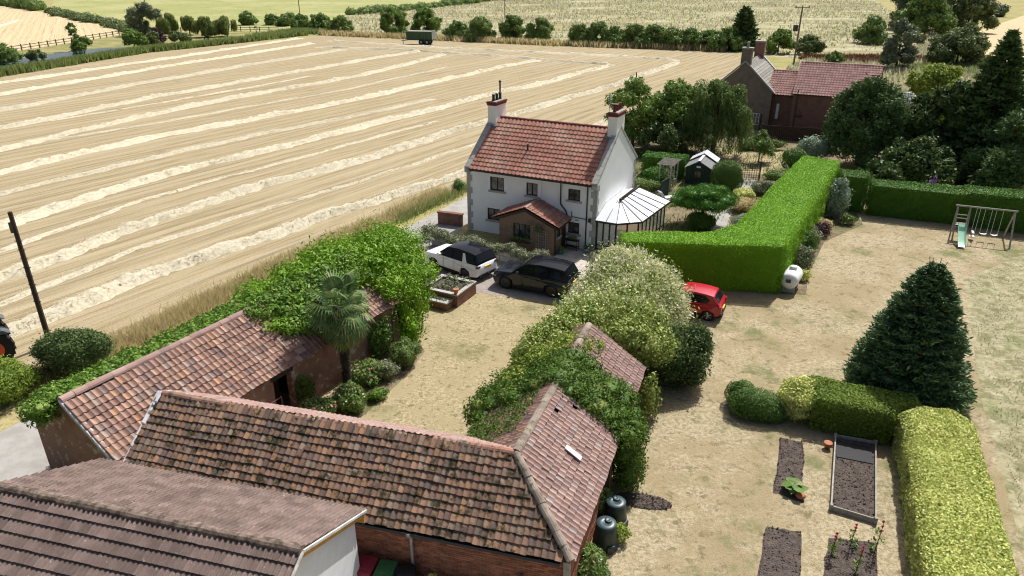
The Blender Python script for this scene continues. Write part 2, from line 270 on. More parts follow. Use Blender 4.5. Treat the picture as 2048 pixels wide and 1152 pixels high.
# ---------------------------------------------------------------- mesh helpers
class MB:
    def __init__(s): s.v = []; s.f = []
    def add(s, vs, fs):
        o = len(s.v); s.v += [tuple(p) for p in vs]; s.f += [tuple(i+o for i in f) for f in fs]; return s
    def box(s, x0, x1, y0, y1, z0, z1):
        return s.add([(x0,y0,z0),(x1,y0,z0),(x1,y1,z0),(x0,y1,z0),(x0,y0,z1),(x1,y0,z1),(x1,y1,z1),(x0,y1,z1)],
                     [(0,3,2,1),(4,5,6,7),(0,1,5,4),(1,2,6,5),(2,3,7,6),(3,0,4,7)])
    def hexa(s, bot, top):
        n = len(bot)
        return s.add(list(bot)+list(top), [tuple(range(n-1,-1,-1)), tuple(range(n,2*n))]+[(i,(i+1)%n,(i+1)%n+n,i+n) for i in range(n)])
    def prism(s, poly, z0, z1): return s.hexa([(x,y,z0) for x,y in poly], [(x,y,z1) for x,y in poly])
    def slab(s, pts, th):
        a,b,c = [Vector(p) for p in pts[:3]]; n = (b-a).cross(c-a).normalized()*th
        return s.hexa([tuple(Vector(p)-n) for p in pts], [tuple(p) for p in pts])
    def cyl(s, p0, p1, r0, r1=None, n=8, cap=True):
        r1 = r0 if r1 is None else r1
        p0, p1 = Vector(p0), Vector(p1); d = (p1-p0).normalized()
        a = d.orthogonal().normalized(); b = d.cross(a)
        ring = lambda p, r: [tuple(p+a*(r*math.cos(2*math.pi*i/n))+b*(r*math.sin(2*math.pi*i/n))) for i in range(n)]
        fs = [(i,(i+1)%n,(i+1)%n+n,i+n) for i in range(n)]
        if cap: fs += [tuple(range(n-1,-1,-1)), tuple(range(n,2*n))]
        return s.add(ring(p0,r0)+ring(p1,r1), fs)
    def tube(s, pts, r, n=6):
        for a, b in zip(pts[:-1], pts[1:]): s.cyl(a, b, r, r, n)
        return s
    def bar(s, p0, p1, wx, wz):
        p0, p1 = Vector(p0), Vector(p1); d = (p1-p0).normalized()
        up = Vector((0,0,1)) if abs(d.z) < .95 else Vector((0,1,0))
        a = d.cross(up).normalized()*(wx/2); b = a.cross(d).normalized()*(wz/2)
        q = lambda p: [tuple(p-a-b), tuple(p+a-b), tuple(p+a+b), tuple(p-a+b)]
        return s.hexa(q(p0), q(p1))
    def lathe(s, prof, n=16, o=(0,0,0)):
        vs = []; fs = []
        for r, z in prof:
            vs += [(o[0]+r*math.cos(2*math.pi*i/n), o[1]+r*math.sin(2*math.pi*i/n), o[2]+z) for i in range(n)]
        for k in range(len(prof)-1):
            fs += [(k*n+i, k*n+(i+1)%n, (k+1)*n+(i+1)%n, (k+1)*n+i) for i in range(n)]
        fs.append(tuple(range(n-1,-1,-1))); fs.append(tuple((len(prof)-1)*n+i for i in range(n)))
        return s.add(vs, fs)
    def build(s, name, m, parent=None, smooth=False, bevel=0):
        me = bpy.data.meshes.new(name); me.from_pydata(s.v, [], s.f); me.update()
        if smooth:
            me.polygons.foreach_set('use_smooth', [True]*len(me.polygons))
        o = link(name, me, m, parent)
        if bevel:
            b = o.modifiers.new('bevel', 'BEVEL'); b.width = bevel; b.segments = 1; b.limit_method = 'ANGLE'
        return o

def link(name, me, m, parent=None):
    if m is not None and not me.materials: me.materials.append(m)
    o = bpy.data.objects.new(name, me); C.objects.link(o)
    if parent is not None: o.parent = parent
    return o
def tag(o, label, cat, group=None, kind=None):
    if label: o['label'] = label
    if cat: o['category'] = cat
    if group: o['group'] = group
    if kind: o['kind'] = kind
    return o
def thing(name, label, cat, loc=(0,0,0), deg=0, group=None):
    o = bpy.data.objects.new(name, None); C.objects.link(o); o.empty_display_size = .2
    o.location = loc if len(loc) == 3 else (loc[0], loc[1], 0); o.rotation_euler = (0, 0, R(deg))
    return tag(o, label, cat, group)
def struct(name, poly, z, m, depth=0):
    mb = MB()
    if depth: mb.prism(poly, z-depth, z)
    else: mb.add([(x, y, z) for x, y in poly], [tuple(range(len(poly)))])
    o = mb.build(name, m); o['kind'] = 'structure'; return o
def arr(name, V, F, m, parent=None, kind=None):
    # V (n,3) float array, F (m,k) int array of k-gons
    me = bpy.data.meshes.new(name); k = F.shape[1]
    me.vertices.add(len(V)); me.vertices.foreach_set('co', np.ascontiguousarray(V, dtype=np.float32).ravel())
    me.loops.add(F.size); me.loops.foreach_set('vertex_index', np.ascontiguousarray(F, dtype=np.int32).ravel())
    me.polygons.add(len(F)); me.polygons.foreach_set('loop_start', np.arange(0, F.size, k, dtype=np.int32))
    me.update(calc_edges=True)
    o = link(name, me, m, parent)
    if kind: o['kind'] = kind
    return o

def copytree(root, loc, deg=None):
    r = root.copy(); C.objects.link(r); r.location = loc
    if deg is not None: r.rotation_euler = (0, 0, R(deg))
    for ch in list(root.children):
        c = ch.copy(); C.objects.link(c); c.parent = r
        for g in list(ch.children):
            d = g.copy(); C.objects.link(d); d.parent = c
    return r

def wall(mb, x0, x1, z0, z1, y, holes=(), rev=.12, ax='y', flip=1):
    """wall face in plane y (or x when ax='x'), with real openings and reveals; flip = direction of the inside"""
    xs = sorted({x0, x1, *[h[0] for h in holes], *[h[1] for h in holes]}); zs = sorted({z0, z1, *[h[2] for h in holes], *[h[3] for h in holes]})
    q = (lambda a, d, z: (a, d, z)) if ax == 'y' else (lambda a, d, z: (d, a, z))
    for a, b in zip(xs[:-1], xs[1:]):
        for c, d in zip(zs[:-1], zs[1:]):
            m_ = ((a+b)/2, (c+d)/2)
            if any(h[0] < m_[0] < h[1] and h[2] < m_[1] < h[3] for h in holes): continue
            mb.add([q(a,y,c), q(b,y,c), q(b,y,d), q(a,y,d)], [(0,1,2,3)])
    for a, b, c, d in holes:
        yy = y+rev*flip
        mb.add([q(a,y,c),q(b,y,c),q(b,y,d),q(a,y,d),q(a,yy,c),q(b,yy,c),q(b,yy,d),q(a,yy,d)], [(0,1,5,4),(1,2,6,5),(2,3,7,6),(3,0,4,7)])

def window(parent, x0, x1, z0, z1, y, ax='y', flip=1, fm=None, gm=None, sill=True, mull=1, bars=0, rev=.08, sm=None):
    fm = fm or M['wood_dark']; gm = gm or M['curtain_glass']; e = .055
    q = (lambda a, d, z: (a, d, z)) if ax == 'y' else (lambda a, d, z: (d, a, z))
    def bx(mb, a0, a1, d0, d1, c0, c1):
        d0, d1 = sorted((y+flip*d0, y+flip*d1))
        return mb.box(a0, a1, d0, d1, c0, c1) if ax == 'y' else mb.box(d0, d1, a0, a1, c0, c1)
    mb = MB(); y0, y1 = rev-.05, rev+.02
    bx(mb, x0, x1, y0, y1, z0, z0+e); bx(mb, x0, x1, y0, y1, z1-e, z1); bx(mb, x0, x0+e, y0, y1, z0+e, z1-e); bx(mb, x1-e, x1, y0, y1, z0+e, z1-e)
    cuts = [x0+e] + [x0+(x1-x0)*(k+1)/(mull+1) for k in range(mull)] + [x1-e]
    for c in cuts[1:-1]: bx(mb, c-e/2, c+e/2, y0, y1, z0+e, z1-e)
    o = mb.build('window', fm, parent)
    for a, b in zip(cuts[:-1], cuts[1:]): bx(MB(), a, b, rev, rev+.012, z0+e, z1-e).build('pane', gm, o)
    for k in range(bars):
        zz = z0+(z1-z0)*(k+1)/(bars+1); bx(MB(), x0+e, x1-e, rev-.03, rev-.002, zz-.012, zz+.012).build('glazing_bar', fm, o)
    if sill: bx(MB(), x0-.14, x1+.14, -.08, .06, z0-.13, z0-.003).build('sill', sm or M['stone'], o)
    return o

# ---- roof tiles: one S-profile tile mesh, copied tile by tile
def tile_mesh(name, cw, ln, m, prof='pan', th=.028, lift=.045):
    if prof == 'pan': px = [(0,.042),(.1,.056),(.24,.036),(.42,.008),(.64,0),(.84,.02),(1.03,.05)]
    elif prof == 'double': px = [(0,.03),(.08,.042),(.2,.03),(.28,0),(.45,0),(.53,.03),(.6,.042),(.7,.03),(.78,0),(.94,0),(1.02,.03)]
    else: px = [(0,0),(.985,0)]
    k = cw/.24 if prof == 'pan' else 1
    vs = []; fs = []; n = len(px)
    for (x, z) in px: vs.append((x*cw, 0, z*k+lift))
    for (x, z) in px: vs.append((x*cw, ln, z*k))
    for (x, z) in px: vs.append((x*cw, .0, z*k+lift-th))
    for i in range(n-1):
        fs.append((i, i+1, n+i+1, n+i)); fs.append((2*n+i, 2*n+i+1, i+1, i))
    fs.append((0, n, 2*n)); fs.append((n-1, 3*n-1, 2*n-1))
    me = bpy.data.meshes.new(name); me.from_pydata(vs, [], fs); me.update(); me.materials.append(m)
    return me, np.array(vs), fs
CAM = Vector((0, 0, 17.4))
def tile_slopes(bld, roof, tiles, slopes, cw, g, nmax=300, jit=1.0, name='roof_tile', missing=()):
    """slopes: list of (p0, ex, ey, L, S, keep) in building coordinates"""
    me, tv, tf = tiles; items = []
    Mw = Matrix.Translation(bld.location) @ bld.rotation_euler.to_matrix().to_4x4()
    for si, (p0, ex, ey, Ln, S, keep) in enumerate(slopes):
        p0 = Vector(p0); ex = Vector(ex).normalized(); ey = Vector(ey).normalized(); en = ex.cross(ey)
        if en.z < 0: en = -en
        flipx = ex.cross(ey).z < 0
        for r in range(int(S/g)+1):
            for c in range(int(Ln/cw+.5)):
                u, v = (c+.5)*cw, (r+.5)*g
                if v > S+.02 or (keep and not keep(u, v)): continue
                if (si, r, c) in missing: continue
                p = p0+ex*(c*cw+(cw if flipx else 0)+random.uniform(-1,1)*.006*jit)+ey*(r*g-.04+random.uniform(-1,1)*.010*jit)+en*(.012+random.uniform(0,1)*.006*jit)
                if jit > 1: p += en*(.024+.024*float(vnoise(np.float64(u*.55), np.float64(v*.7+si), 1.0)))+ey*(.018*math.sin(u*1.3+r*.4))
                a = -ex if flipx else ex
                rot = Matrix((a, ey, en)).transposed() @ Matrix.Rotation(random.gauss(0,.012)*jit, 3, 'Z') @ Matrix.Rotation(random.gauss(0,.012)*jit, 3, 'X')
                facing = (CAM-(Mw @ p)).normalized().dot((Mw.to_3x3() @ en))
                items.append(((Mw @ p-CAM).length/max(facing, .05), p, rot))
    items.sort(key=lambda q: q[0])
    for d, p, rot in items[:nmax]:
        o = bpy.data.objects.new(name, me); C.objects.link(o); o.parent = roof
        o.matrix_basis = Matrix.Translation(p) @ rot.to_4x4()
    rest = items[nmax:]
    if rest:
        nv = len(tv); V = np.concatenate([tv @ np.array(rot).T + np.array(p) for d, p, rot in rest])
        mb = MB(); mb.v = V.tolist(); mb.f = [tuple(i+k*nv for i in f) for k in range(len(rest)) for f in tf]
        o = mb.build('roof_tiling', me.materials[0], roof); o['kind'] = 'stuff'
def ridge_tiles(parent, p0, p1, m, r=.13, step=.42, name='ridge_tile', sag=0, jit=.01):
    p0, p1 = Vector(p0), Vector(p1); d = p1-p0; n = max(1, int(round(d.length/step))); st = d.length/n
    a = 6; vs = []; fs = []
    for xx, rr in ((0, r), (st*1.01, r*.96)):
        for i in range(a+1):
            an = math.pi*i/a; vs.append((xx, rr*math.cos(an), rr*math.sin(an)*.85))
    vs += [(0, -r*.8, 0), (0, r*.8, 0)]
    fs = [(i, i+1, a+2+i, a+1+i) for i in range(a)]+[tuple(range(a+1))]+[tuple(range(a+1, 2*a+2))]
    me = bpy.data.meshes.new(name); me.from_pydata(vs[:-2], [], fs); me.update(); me.materials.append(m)
    ex = d.normalized(); ey = Vector((0,0,1)).cross(ex).normalized(); ez = ex.cross(ey)
    rot = Matrix((ex, ey, ez)).transposed().to_4x4()
    for i in range(n):
        o = bpy.data.objects.new(name, me); C.objects.link(o); o.parent = parent
        s_ = sag*math.sin(math.pi*(i+.5)/n)
        o.matrix_basis = Matrix.Translation(p0+ex*(st*i)+Vector((0,0,random.uniform(-jit,jit)-s_))) @ rot @ Matrix.Rotation(random.gauss(0,.02),4,'Z')
def bricks(parent, origin, ex, L, z0, z1, m, out, nmax=300, bw=.225, bh=.075, name='brick', skip=None, near=None):
    """running bond of single bricks proud of a mortar bed; ex along the wall, out = outward normal"""
    o_ = Vector(origin); ex = Vector(ex); out = Vector(out); mo = .011; items = []
    for r in range(int((z1-z0)/bh)):
        off = -(bw/2) if r % 2 else 0
        for c in range(-1, int(L/bw)+2):
            a = max(0, c*bw+off); b = min(L, c*bw+off+bw)-mo
            if b-a < .04: continue
            if skip and skip((a+b)/2, z0+(r+.5)*bh): continue
            items.append((a, b, z0+r*bh, z0+(r+1)*bh-mo))
    if near: items.sort(key=near)
    me = None; rest = MB()
    for i, (a, b, c, d) in enumerate(items):
        e = .008+random.uniform(-.003, .004)
        if i < nmax and abs((b-a)-(bw-mo)) < .002:
            if me is None:
                mb = MB().box(0, bw-mo, -.012, 0, 0, bh-mo); me = bpy.data.meshes.new(name); me.from_pydata(mb.v, [], mb.f); me.update(); me.materials.append(m)
            o = bpy.data.objects.new(name, me); C.objects.link(o); o.parent = parent
            ey = -out; rot = Matrix((ex, ey, Vector((0,0,1)))).transposed().to_4x4()
            o.matrix_basis = Matrix.Translation(o_+ex*a+out*e+Vector((0,0,c))-ey*.0) @ rot
        else:
            p = [o_+ex*a-out*.005+Vector((0,0,c)), o_+ex*b-out*.005+Vector((0,0,c)), o_+ex*b+out*e+Vector((0,0,c)), o_+ex*a+out*e+Vector((0,0,c))]
            rest.hexa(p, [q+Vector((0,0,d-c)) for q in p])
    if rest.v: rest.build('brickwork', m, parent)['kind'] = 'stuff'

# ---------------------------------------------------------------- foliage helpers
def unit(a): return a/np.maximum(np.linalg.norm(a, axis=1, keepdims=True), 1e-9)
def leaves(P, N, size, asp=.55, jit=.7, out=0.0, var=.55):
    """quads: P points, N normals; out>0 makes them stick out along the normal (needles)"""
    n = len(P); r = rng.normal(size=(n,3)); s = size*(1+var*rng.uniform(-1,1,(n,1)))
    if out > 0:
        t = unit(N*out+unit(r)); b = unit(np.cross(t, rng.normal(size=(n,3))))
    else:
        nn = unit(N+jit*unit(r)); t = unit(np.cross(nn, rng.normal(size=(n,3)))); b = np.cross(nn, t)
    V = np.stack([P-t*s*.5, P+b*s*asp*.5, P+t*s*.5, P-b*s*asp*.5], 1).reshape(-1,3)
    return V, np.arange(4*n).reshape(n,4)
def cat(parts):
    V = []; F = []; o = 0
    for v, f in parts: V.append(v); F.append(f+o); o += len(v)
    return np.concatenate(V), np.concatenate(F)
def sph_core(c, k=.8, n=10, m=6):
    x, y, z, rx, ry, rz = c; V = []; F = []
    for j in range(m+1):
        th = math.pi*j/m
        for i in range(n):
            ph = 2*math.pi*i/n
            V.append((x+rx*k*math.sin(th)*math.cos(ph), y+ry*k*math.sin(th)*math.sin(ph), max(.01, z+rz*k*math.cos(th))))
    for j in range(m):
        for i in range(n): F.append((j*n+i, (j+1)*n+i, (j+1)*n+(i+1)%n, j*n+(i+1)%n))
    return np.array(V), np.array(F)
def ell_pts(cl, dens, depth=.07, inside=.86, zmin=.02, low=-1., wob=.10):
    PP = []; NN = []
    A = np.array(cl, float)
    for i, (x, y, z, rx, ry, rz) in enumerate(cl):
        area = 4*math.pi*((((rx*ry)**1.6+(rx*rz)**1.6+(ry*rz)**1.6)/3)**(1/1.6))
        n = max(12, int(area*dens)); d = unit(rng.normal(size=(n,3)))
        d = d[d[:,2] > low]; n = len(d)
        r = np.array([rx,ry,rz]); q0 = np.array([x,y,z])+d*r; rm = (rx+ry+rz)/3
        ns = vnoise(q0[:,0]*.55/rm+q0[:,2]*.8/rm, q0[:,1]*.55/rm-q0[:,2]*.5/rm, 1.7)[:,None]
        fac = np.where(rng.uniform(size=(n,1)) < .72, depth*rng.normal(size=(n,1)), -np.abs(rng.normal(size=(n,1)))*depth*2.6)
        p = np.array([x,y,z])+d*r*(1+fac+wob*ns); nn = unit(d/r)
        keep = p[:,2] > zmin
        dd = np.abs(A[:,:3]-A[i,:3])-(A[:,3:]+A[i,3:])*1.15
        for j in np.nonzero((dd < 0).all(1))[0]:
            if j != i:
                q = (p-A[j,:3])/A[j,3:]; keep &= (q*q).sum(1) > inside**2
        PP.append(p[keep]); NN.append(nn[keep])
    return np.concatenate(PP), np.concatenate(NN)
def lumps(rx, ry, rz, n, f=.38, zc=None, flat=.0, seed=None, main=.86):
    """a main ellipsoid with n smaller ones on its surface"""
    rs = np.random.default_rng(seed if seed is not None else rng.integers(1e6)); zc = rz if zc is None else zc
    cl = [(0,0,zc,rx*main,ry*main,rz*main)]
    for i in range(n):
        d = rs.normal(size=3); d /= np.linalg.norm(d)
        if d[2] < -.45: d[2] *= -.5
        k = f*rs.uniform(.65, 1.25)
        cl.append((d[0]*rx*.78, d[1]*ry*.78, zc+d[2]*rz*.78, rx*k, ry*k, rz*k*(1-flat)))
    return cl
def foliage(name, cl, dens, size, m, parent=None, core=.7, asp=.55, jit=.8, out=0., depth=.10, low=-1., wob=.10):
    P, N = ell_pts(cl, dens*1.1, depth*1.1, low=low, wob=wob*1.5)
    sp = rng.uniform(size=len(P)) < .05; P[sp] += N[sp]*(np.abs(rng.normal(size=(sp.sum(),1)))*size*.5)
    parts = [leaves(P, N, size, asp, jit, out)]
    if core: parts += [sph_core(c, core) for c in cl]
    V, F = cat(parts)
    return arr(name, V, F, m, parent)
def shift(cl, x, y, z=0): return [(a+x, b+y, c+z, d, e, f) for a,b,c,d,e,f in cl]
def bush(name, label, cat_, loc, cl, dens, size, m, group=None, flowers=None, **k):
    o = foliage(name, cl, dens, size, m, **k); o.location = (loc[0], loc[1], 0)
    tag(o, label, cat_, group)
    if flowers:
        fm, fd, fs = flowers[:3]; P, N = ell_pts(cl, fd, .04, low=flowers[3] if len(flowers) > 3 else 0.)
        V, F = leaves(P+N*fs*.5, N, fs, .8, .9); arr('blossom', V, F, fm, o, 'stuff')
    return o
def limbs(mb, base, top, cl, r, n=9):
    base, top = Vector(base), Vector(top)
    mid = base.lerp(top, .5)+Vector((random.uniform(-.1,.1), random.uniform(-.1,.1), 0))
    mb.cyl(base, mid, r, r*.8, 8); mb.cyl(mid, top, r*.8, r*.5, 8)
    for c in cl[:n]:
        s_ = mid.lerp(top, random.uniform(.1, .95)); e = Vector(c[:3])
        h = s_.lerp(e, .5)+Vector((0,0,-.08*(e-s_).length))
        mb.cyl(s_, h, r*.38, r*.25, 5, False); mb.cyl(h, e, r*.25, r*.08, 5, False)
def fractal(cl, n, seed, k=(.3,.55)):
    rs = np.random.default_rng(seed); out = []
    for c in cl:
        out.append((c[0],c[1],c[2],c[3]*.82,c[4]*.82,c[5]*.82))
        for _ in range(n):
            d = rs.normal(size=3); d /= np.linalg.norm(d); d[2] = d[2]*.8+.15; q = rs.uniform(*k)
            out.append((c[0]+d[0]*c[3]*.9, c[1]+d[1]*c[4]*.9, max(.15,c[2]+d[2]*c[5]*.9), c[3]*q, c[4]*q, c[5]*q*.8))
    return out
def tree(name, label, loc, cl, dens, size, m, trunk_h, r, group=None, cat_='tree', core=.5, top=None, nl=9, **k):
    k.setdefault('depth', .17); k.setdefault('wob', .2); core = min(core, .58)
    t = thing(name, label, cat_, (loc[0], loc[1], 0), 0, group)
    mb = MB(); zc = sum(c[2] for c in cl)/len(cl)
    limbs(mb, (0,0,-.05), (0,0,top or max(zc, trunk_h)), cl, r, nl); mb.build('trunk', M['bark'], t)
    foliage('crown', fractal(cl, 5, len(label)), dens*.8, size, m, t, core=core, **k)
    return t
def blades(P, h, wd, lean=.35, var=.4, dirn=None):
    n = len(P); hh = h*(1+var*rng.uniform(-1,1,(n,1)))
    a = rng.uniform(0, 2*math.pi, n); s = np.stack([np.cos(a), np.sin(a), np.zeros(n)], 1)
    tip = np.concatenate([rng.normal(0, lean, (n,2)), np.ones((n,1))], 1)
    if dirn is not None: tip[:,:2] += dirn
    tip = unit(tip)*hh
    V = np.stack([P-s*wd/2, P+s*wd/2, P+tip], 1).reshape(-1,3)
    return V, np.arange(3*n).reshape(n,3)
def inpoly(P, poly):
    x, y = P[:,0], P[:,1]; c = np.zeros(len(P), bool); n = len(poly)
    for i in range(n):
        (x1,y1),(x2,y2) = poly[i], poly[(i+1)%n]
        if y1 == y2: continue
        c ^= ((y1 > y) != (y2 > y)) & (x < (x2-x1)*(y-y1)/(y2-y1)+x1)
    return c
def scatter(poly, n):
    A = np.array(poly); lo, hi = A.min(0), A.max(0); out = []
    while sum(map(len, out)) < n:
        q = rng.uniform(lo, hi, (n,2)); out.append(q[inpoly(q, poly)])
    return np.concatenate(out)[:n]
def vnoise(x, y, s):
    return (np.sin(x*1.7*s+1.3)*np.cos(y*1.9*s+.4)+np.sin(x*3.1*s-y*2.3*s)*.5+np.sin(y*4.7*s+x*1.1*s)*.35)/1.85
def clipped_hedge(name, label, poly, hts, dens, size, m, cat_='hedge', asp=.35, out=1.0, rough=.05, jit=.8, rnd=.18, loc=None, parent=None, tops=1.0, pfunc=None, deep=.24):
    """clipped hedge: footprint polygon (ccw), a top height per corner, rounded shoulders"""
    n = len(poly); A = np.array(poly, float); Hh = np.array(hts, float); PP = []; NN = []
    ctr = A.mean(0)
    for i in range(n):
        p, q = A[i], A[(i+1)%n]; ln = np.linalg.norm(q-p); hm = (Hh[i]+Hh[(i+1)%n])/2
        k = int(ln*hm*dens); t = rng.uniform(0,1,(k,1)); zf = rng.uniform(0,1,(k,1))
        nm = np.array([(q-p)[1], -(q-p)[0]])/ln
        xy = p+(q-p)*t; zt = Hh[i]+(Hh[(i+1)%n]-Hh[i])*t
        z = zt*zf; ins = np.maximum(0, z-(zt-rnd)); xy = xy-nm*(ins**2/rnd)
        nv = np.concatenate([np.tile(nm,(k,1)), ins/rnd*.9+.05], 1)
        o_ = rough*vnoise(xy[:,0]+xy[:,1], z[:,0]*1.3, 1.1)[:,None]+.02*rng.normal(size=(k,1))-deep*rng.uniform(0,1,(k,1))**2
        PP.append(np.concatenate([xy+nm*o_, z], 1)); NN.append(unit(nv))
    area = .5*abs(sum(A[i,0]*A[(i+1)%n,1]-A[(i+1)%n,0]*A[i,1] for i in range(n)))
    k = int(area*dens*tops); xy = scatter(poly, k)
    d2 = ((xy[:,None,:]-A[None])**2).sum(2)+.05; wt = 1/d2**1.5; zt = (wt*Hh).sum(1)/wt.sum(1)
    ed = np.full(k, 9.)
    for i in range(n):
        p, q = A[i], A[(i+1)%n]; dd = q-p; tt = np.clip(((xy-p)@dd)/(dd@dd), 0, 1); ed = np.minimum(ed, np.linalg.norm(xy-(p+tt[:,None]*dd), axis=1))
    z = zt-np.maximum(0, rnd-ed)**2/rnd+rough*vnoise(xy[:,0], xy[:,1], .9)+.02*rng.normal(size=k)
    PP.append(np.concatenate([xy, z[:,None]], 1)); NN.append(np.tile([0,0,1.], (k,1)))
    P, N = np.concatenate(PP), np.concatenate(NN)
    if pfunc: P, N = pfunc(P, N)
    if out > 0:
        tp = rng.uniform(size=len(P)) < np.where(N[:,2] > .8, .55, .15)
        V, F = cat([leaves(P[~tp], N[~tp], size, asp, jit, out), leaves(P[tp], N[tp], size, asp*1.4, .7)])
    else: V, F = leaves(P, N, size, asp, jit, out)
    # solid heart under the leaves
    cen = A.mean(0); mb = MB()
    I = []
    for i in range(n):
        e1 = A[i]-A[i-1]; e2 = A[(i+1)%n]-A[i]; n1 = np.array([-e1[1], e1[0]])/np.linalg.norm(e1); n2 = np.array([-e2[1], e2[0]])/np.linalg.norm(e2)
        b = n1+n2; I.append(A[i]+b/max(.4, b@b/2)*(.06+deep*.75))
    tris = []
    from mathutils.geometry import tessellate_polygon
    tris = tessellate_polygon([[Vector((a[0],a[1],0)) for a in I]])
    Vc = np.array([(a[0],a[1],0.) for a in I]+[(a[0],a[1],h-.16) for a, h in zip(I, Hh)])
    Fc = [(i,(i+1)%n,(i+1)%n+n,i+n) for i in range(n)]+[(a+n,b+n,c+n,c+n) for a,b,c in tris]
    me_v = np.concatenate([V, Vc]); off = len(V)
    me = bpy.data.meshes.new(name); me.from_pydata(me_v.tolist(), [], F.tolist()+[tuple(dict.fromkeys(i+off for i in f)) for f in Fc]); me.update()
    o = link(name, me, m, parent)
    if label: tag(o, label, cat_)
    return o
# ---------------------------------------------------------------- the ground
struct('ground', [(-3000,-400),(3000,-400),(3000,4000),(-3000,4000)], 0, M['earth'])
FIELD = [(-26,18),(-19.4,31.3),(-14.8,41.7),(-8.9,51.4),(-4.6,59),(3,70),(14,88),(24,105),(38,128),(47,150),(48,163),(9,176),(-16,188),(-50,203),(-64,184),(-79,160),(-87,124),(-100,80),(-110,18)]
struct('stubble_field', FIELD, .006, M['stubble'])
struct('stubble_field', [(-260,380),(-186,302),(-110,216),(-106,204),(-110,160),(-135,110),(-300,110),(-400,300)], .006, M['stubble_far'])
struct('crop_field', [(-251,420),(-186,306),(-129,249),(-100,222),(-60,212),(-62,240),(-61,287),(-29,360),(-10,450),(-60,900),(-700,900)], .006, M['crop'])
struct('meadow', [(-52,205),(-16,190),(48,166),(58,148),(72,150),(100,180),(125,230),(150,300),(240,520),(100,1200),(-60,900),(-10,450),(-29,360),(-61,287),(-62,240),(-60,212)], .006, M['meadow'])
struct('stubble_field', [(84,119),(95,156),(136,219),(194,287),(300,420),(500,300),(260,150),(110,105)], .006, M['stubble_far'])
M['pondlawn'] = groundmat('pond_lawn', (.26, .25, .10), (.19, .2, .07), (.33, .29, .14), (.12, .16, .045), fine=2, pscale=.15, gth=(.5, .68))
struct('pond_garden', [(-88,126),(-79,159),(-67,186),(-63,200),(-61,212),(-85,217),(-104,206),(-109,160),(-104,126)], .010, M['pondlawn'])
struct('pond', [(-96,132),(-91,141),(-88,151),(-85,160),(-82,170),(-86,174),(-94,170),(-98,161),(-100,152),(-102,146),(-103,138)], .016, M['water'])
struct('track', [(-17.6,19),(-5.0,44),(-3.4,49.5),(-1.0,55.5),(5,66),(3.2,67),(-3.2,57.5),(-6.0,52),(-8.6,47),(-19.6,26.5),(-24,18)], .012, M['track'])
struct('courtyard_lawn', [(-9.6,25.6),(-11.4,22.2),(-11,20),(0,17.3),(2.6,24),(6.5,33.6),(3.5,35.9),(-1.1,37.2),(-4.2,38.6),(-6.2,39.4),(-7,36),(-5.2,32.4)], .010, M['lawn'])
struct('driveway', [(-1.1,37.2),(3.5,35.9),(8.5,34.2),(9.5,38.0),(6.3,43.4),(2.2,41.4),(-5.6,45.4),(-8.2,47.6),(-8.0,42),(-6.2,39.4),(-4.2,38.6)], .014, M['paving'])
struct('side_lawn', [(2.2,12),(2.0,15),(3.4,18.5),(5.9,25.2),(9,33),(8.5,34.2),(10,37.6),(15.6,37.6),(22.4,49),(26.5,51.6),(33,50.3),(37,47.4),(34.5,44),(27.4,39.4),(20.6,26.3),(16.2,16.5),(14,10)], .010, M['side_lawn'])
struct('rough_grass', [(14,10),(16.2,16.5),(20.6,26.3),(27.4,39.4),(34.5,44),(37,47.4),(60,52),(70,10)], .008, M['rough_grass'])
M['gsoil'] = groundmat('garden_earth', (.20, .16, .10), (.14, .115, .07), (.25, .2, .13), (.09, .12, .035), fine=6, pscale=.6, gth=(.48, .62))
struct('garden_bed', [(7,44),(9.5,40),(15,39.2),(21,49.5),(27,60),(31,66),(38,70),(40,80),(14,82),(8,68),(3,62),(6.8,53)], .008, M['gsoil'])
struct('garden_lawn', [(19.5,63.5),(27.5,63),(29.5,70),(27,73.5),(20,73)], .014, M['lawn'])
struct('garden_path', [(14.2,45.5),(15.4,46.5),(15.9,49.4),(17.2,53),(20.6,58.6),(21.8,61.5),(20.3,61.8),(18.6,58.6),(15.3,53),(14.4,50)], .014, M['track'])
struct('flower_bed', [(-9.2,24.0),(-7.7,23.9),(-6.3,25.1),(-5.0,28.1),(-4.3,30.6),(-5.0,32.2),(-6.2,31.2)], .018, M['gsoil'])
struct('hedge_bed', [(15.6,37.4),(17.0,37.2),(18.3,40.2),(21.5,45.8),(25.8,49.4),(26.5,52.2),(23.5,51)], .016, M['gsoil'])
struct('yard', [(-14,8),(1.8,8),(1.4,15.1),(-13,18.8)], .006, M['track'])
# patio of separate slabs
PAT = struct('patio', [(4.45,42.3),(8.6,39.2),(9.9,42.2),(6.0,44.2)], .012, M['mortar_bed'])
H0 = Matrix.Translation((-3.15,48.5,0)) @ Matrix.Rotation(R(-27),4,'Z')
sl = {}
for wdt in (.6, .9):
    mb = MB().box(0, wdt-.015, 0, .585, 0, .02); me = bpy.data.meshes.new('paving_slab'); me.from_pydata(mb.v, [], mb.f); me.update(); me.materials.append(M['slab']); sl[wdt] = me
for r in range(8):
    x = 7.75
    while x < 12.0:
        wdt = random.choice((.6, .6, .9)); o = bpy.data.objects.new('paving_slab', sl[wdt]); C.objects.link(o); o.parent = PAT
        o.matrix_basis = H0 @ Matrix.Translation((x, -.62-.6*r, .016+random.uniform(0,.006))); x += wdt

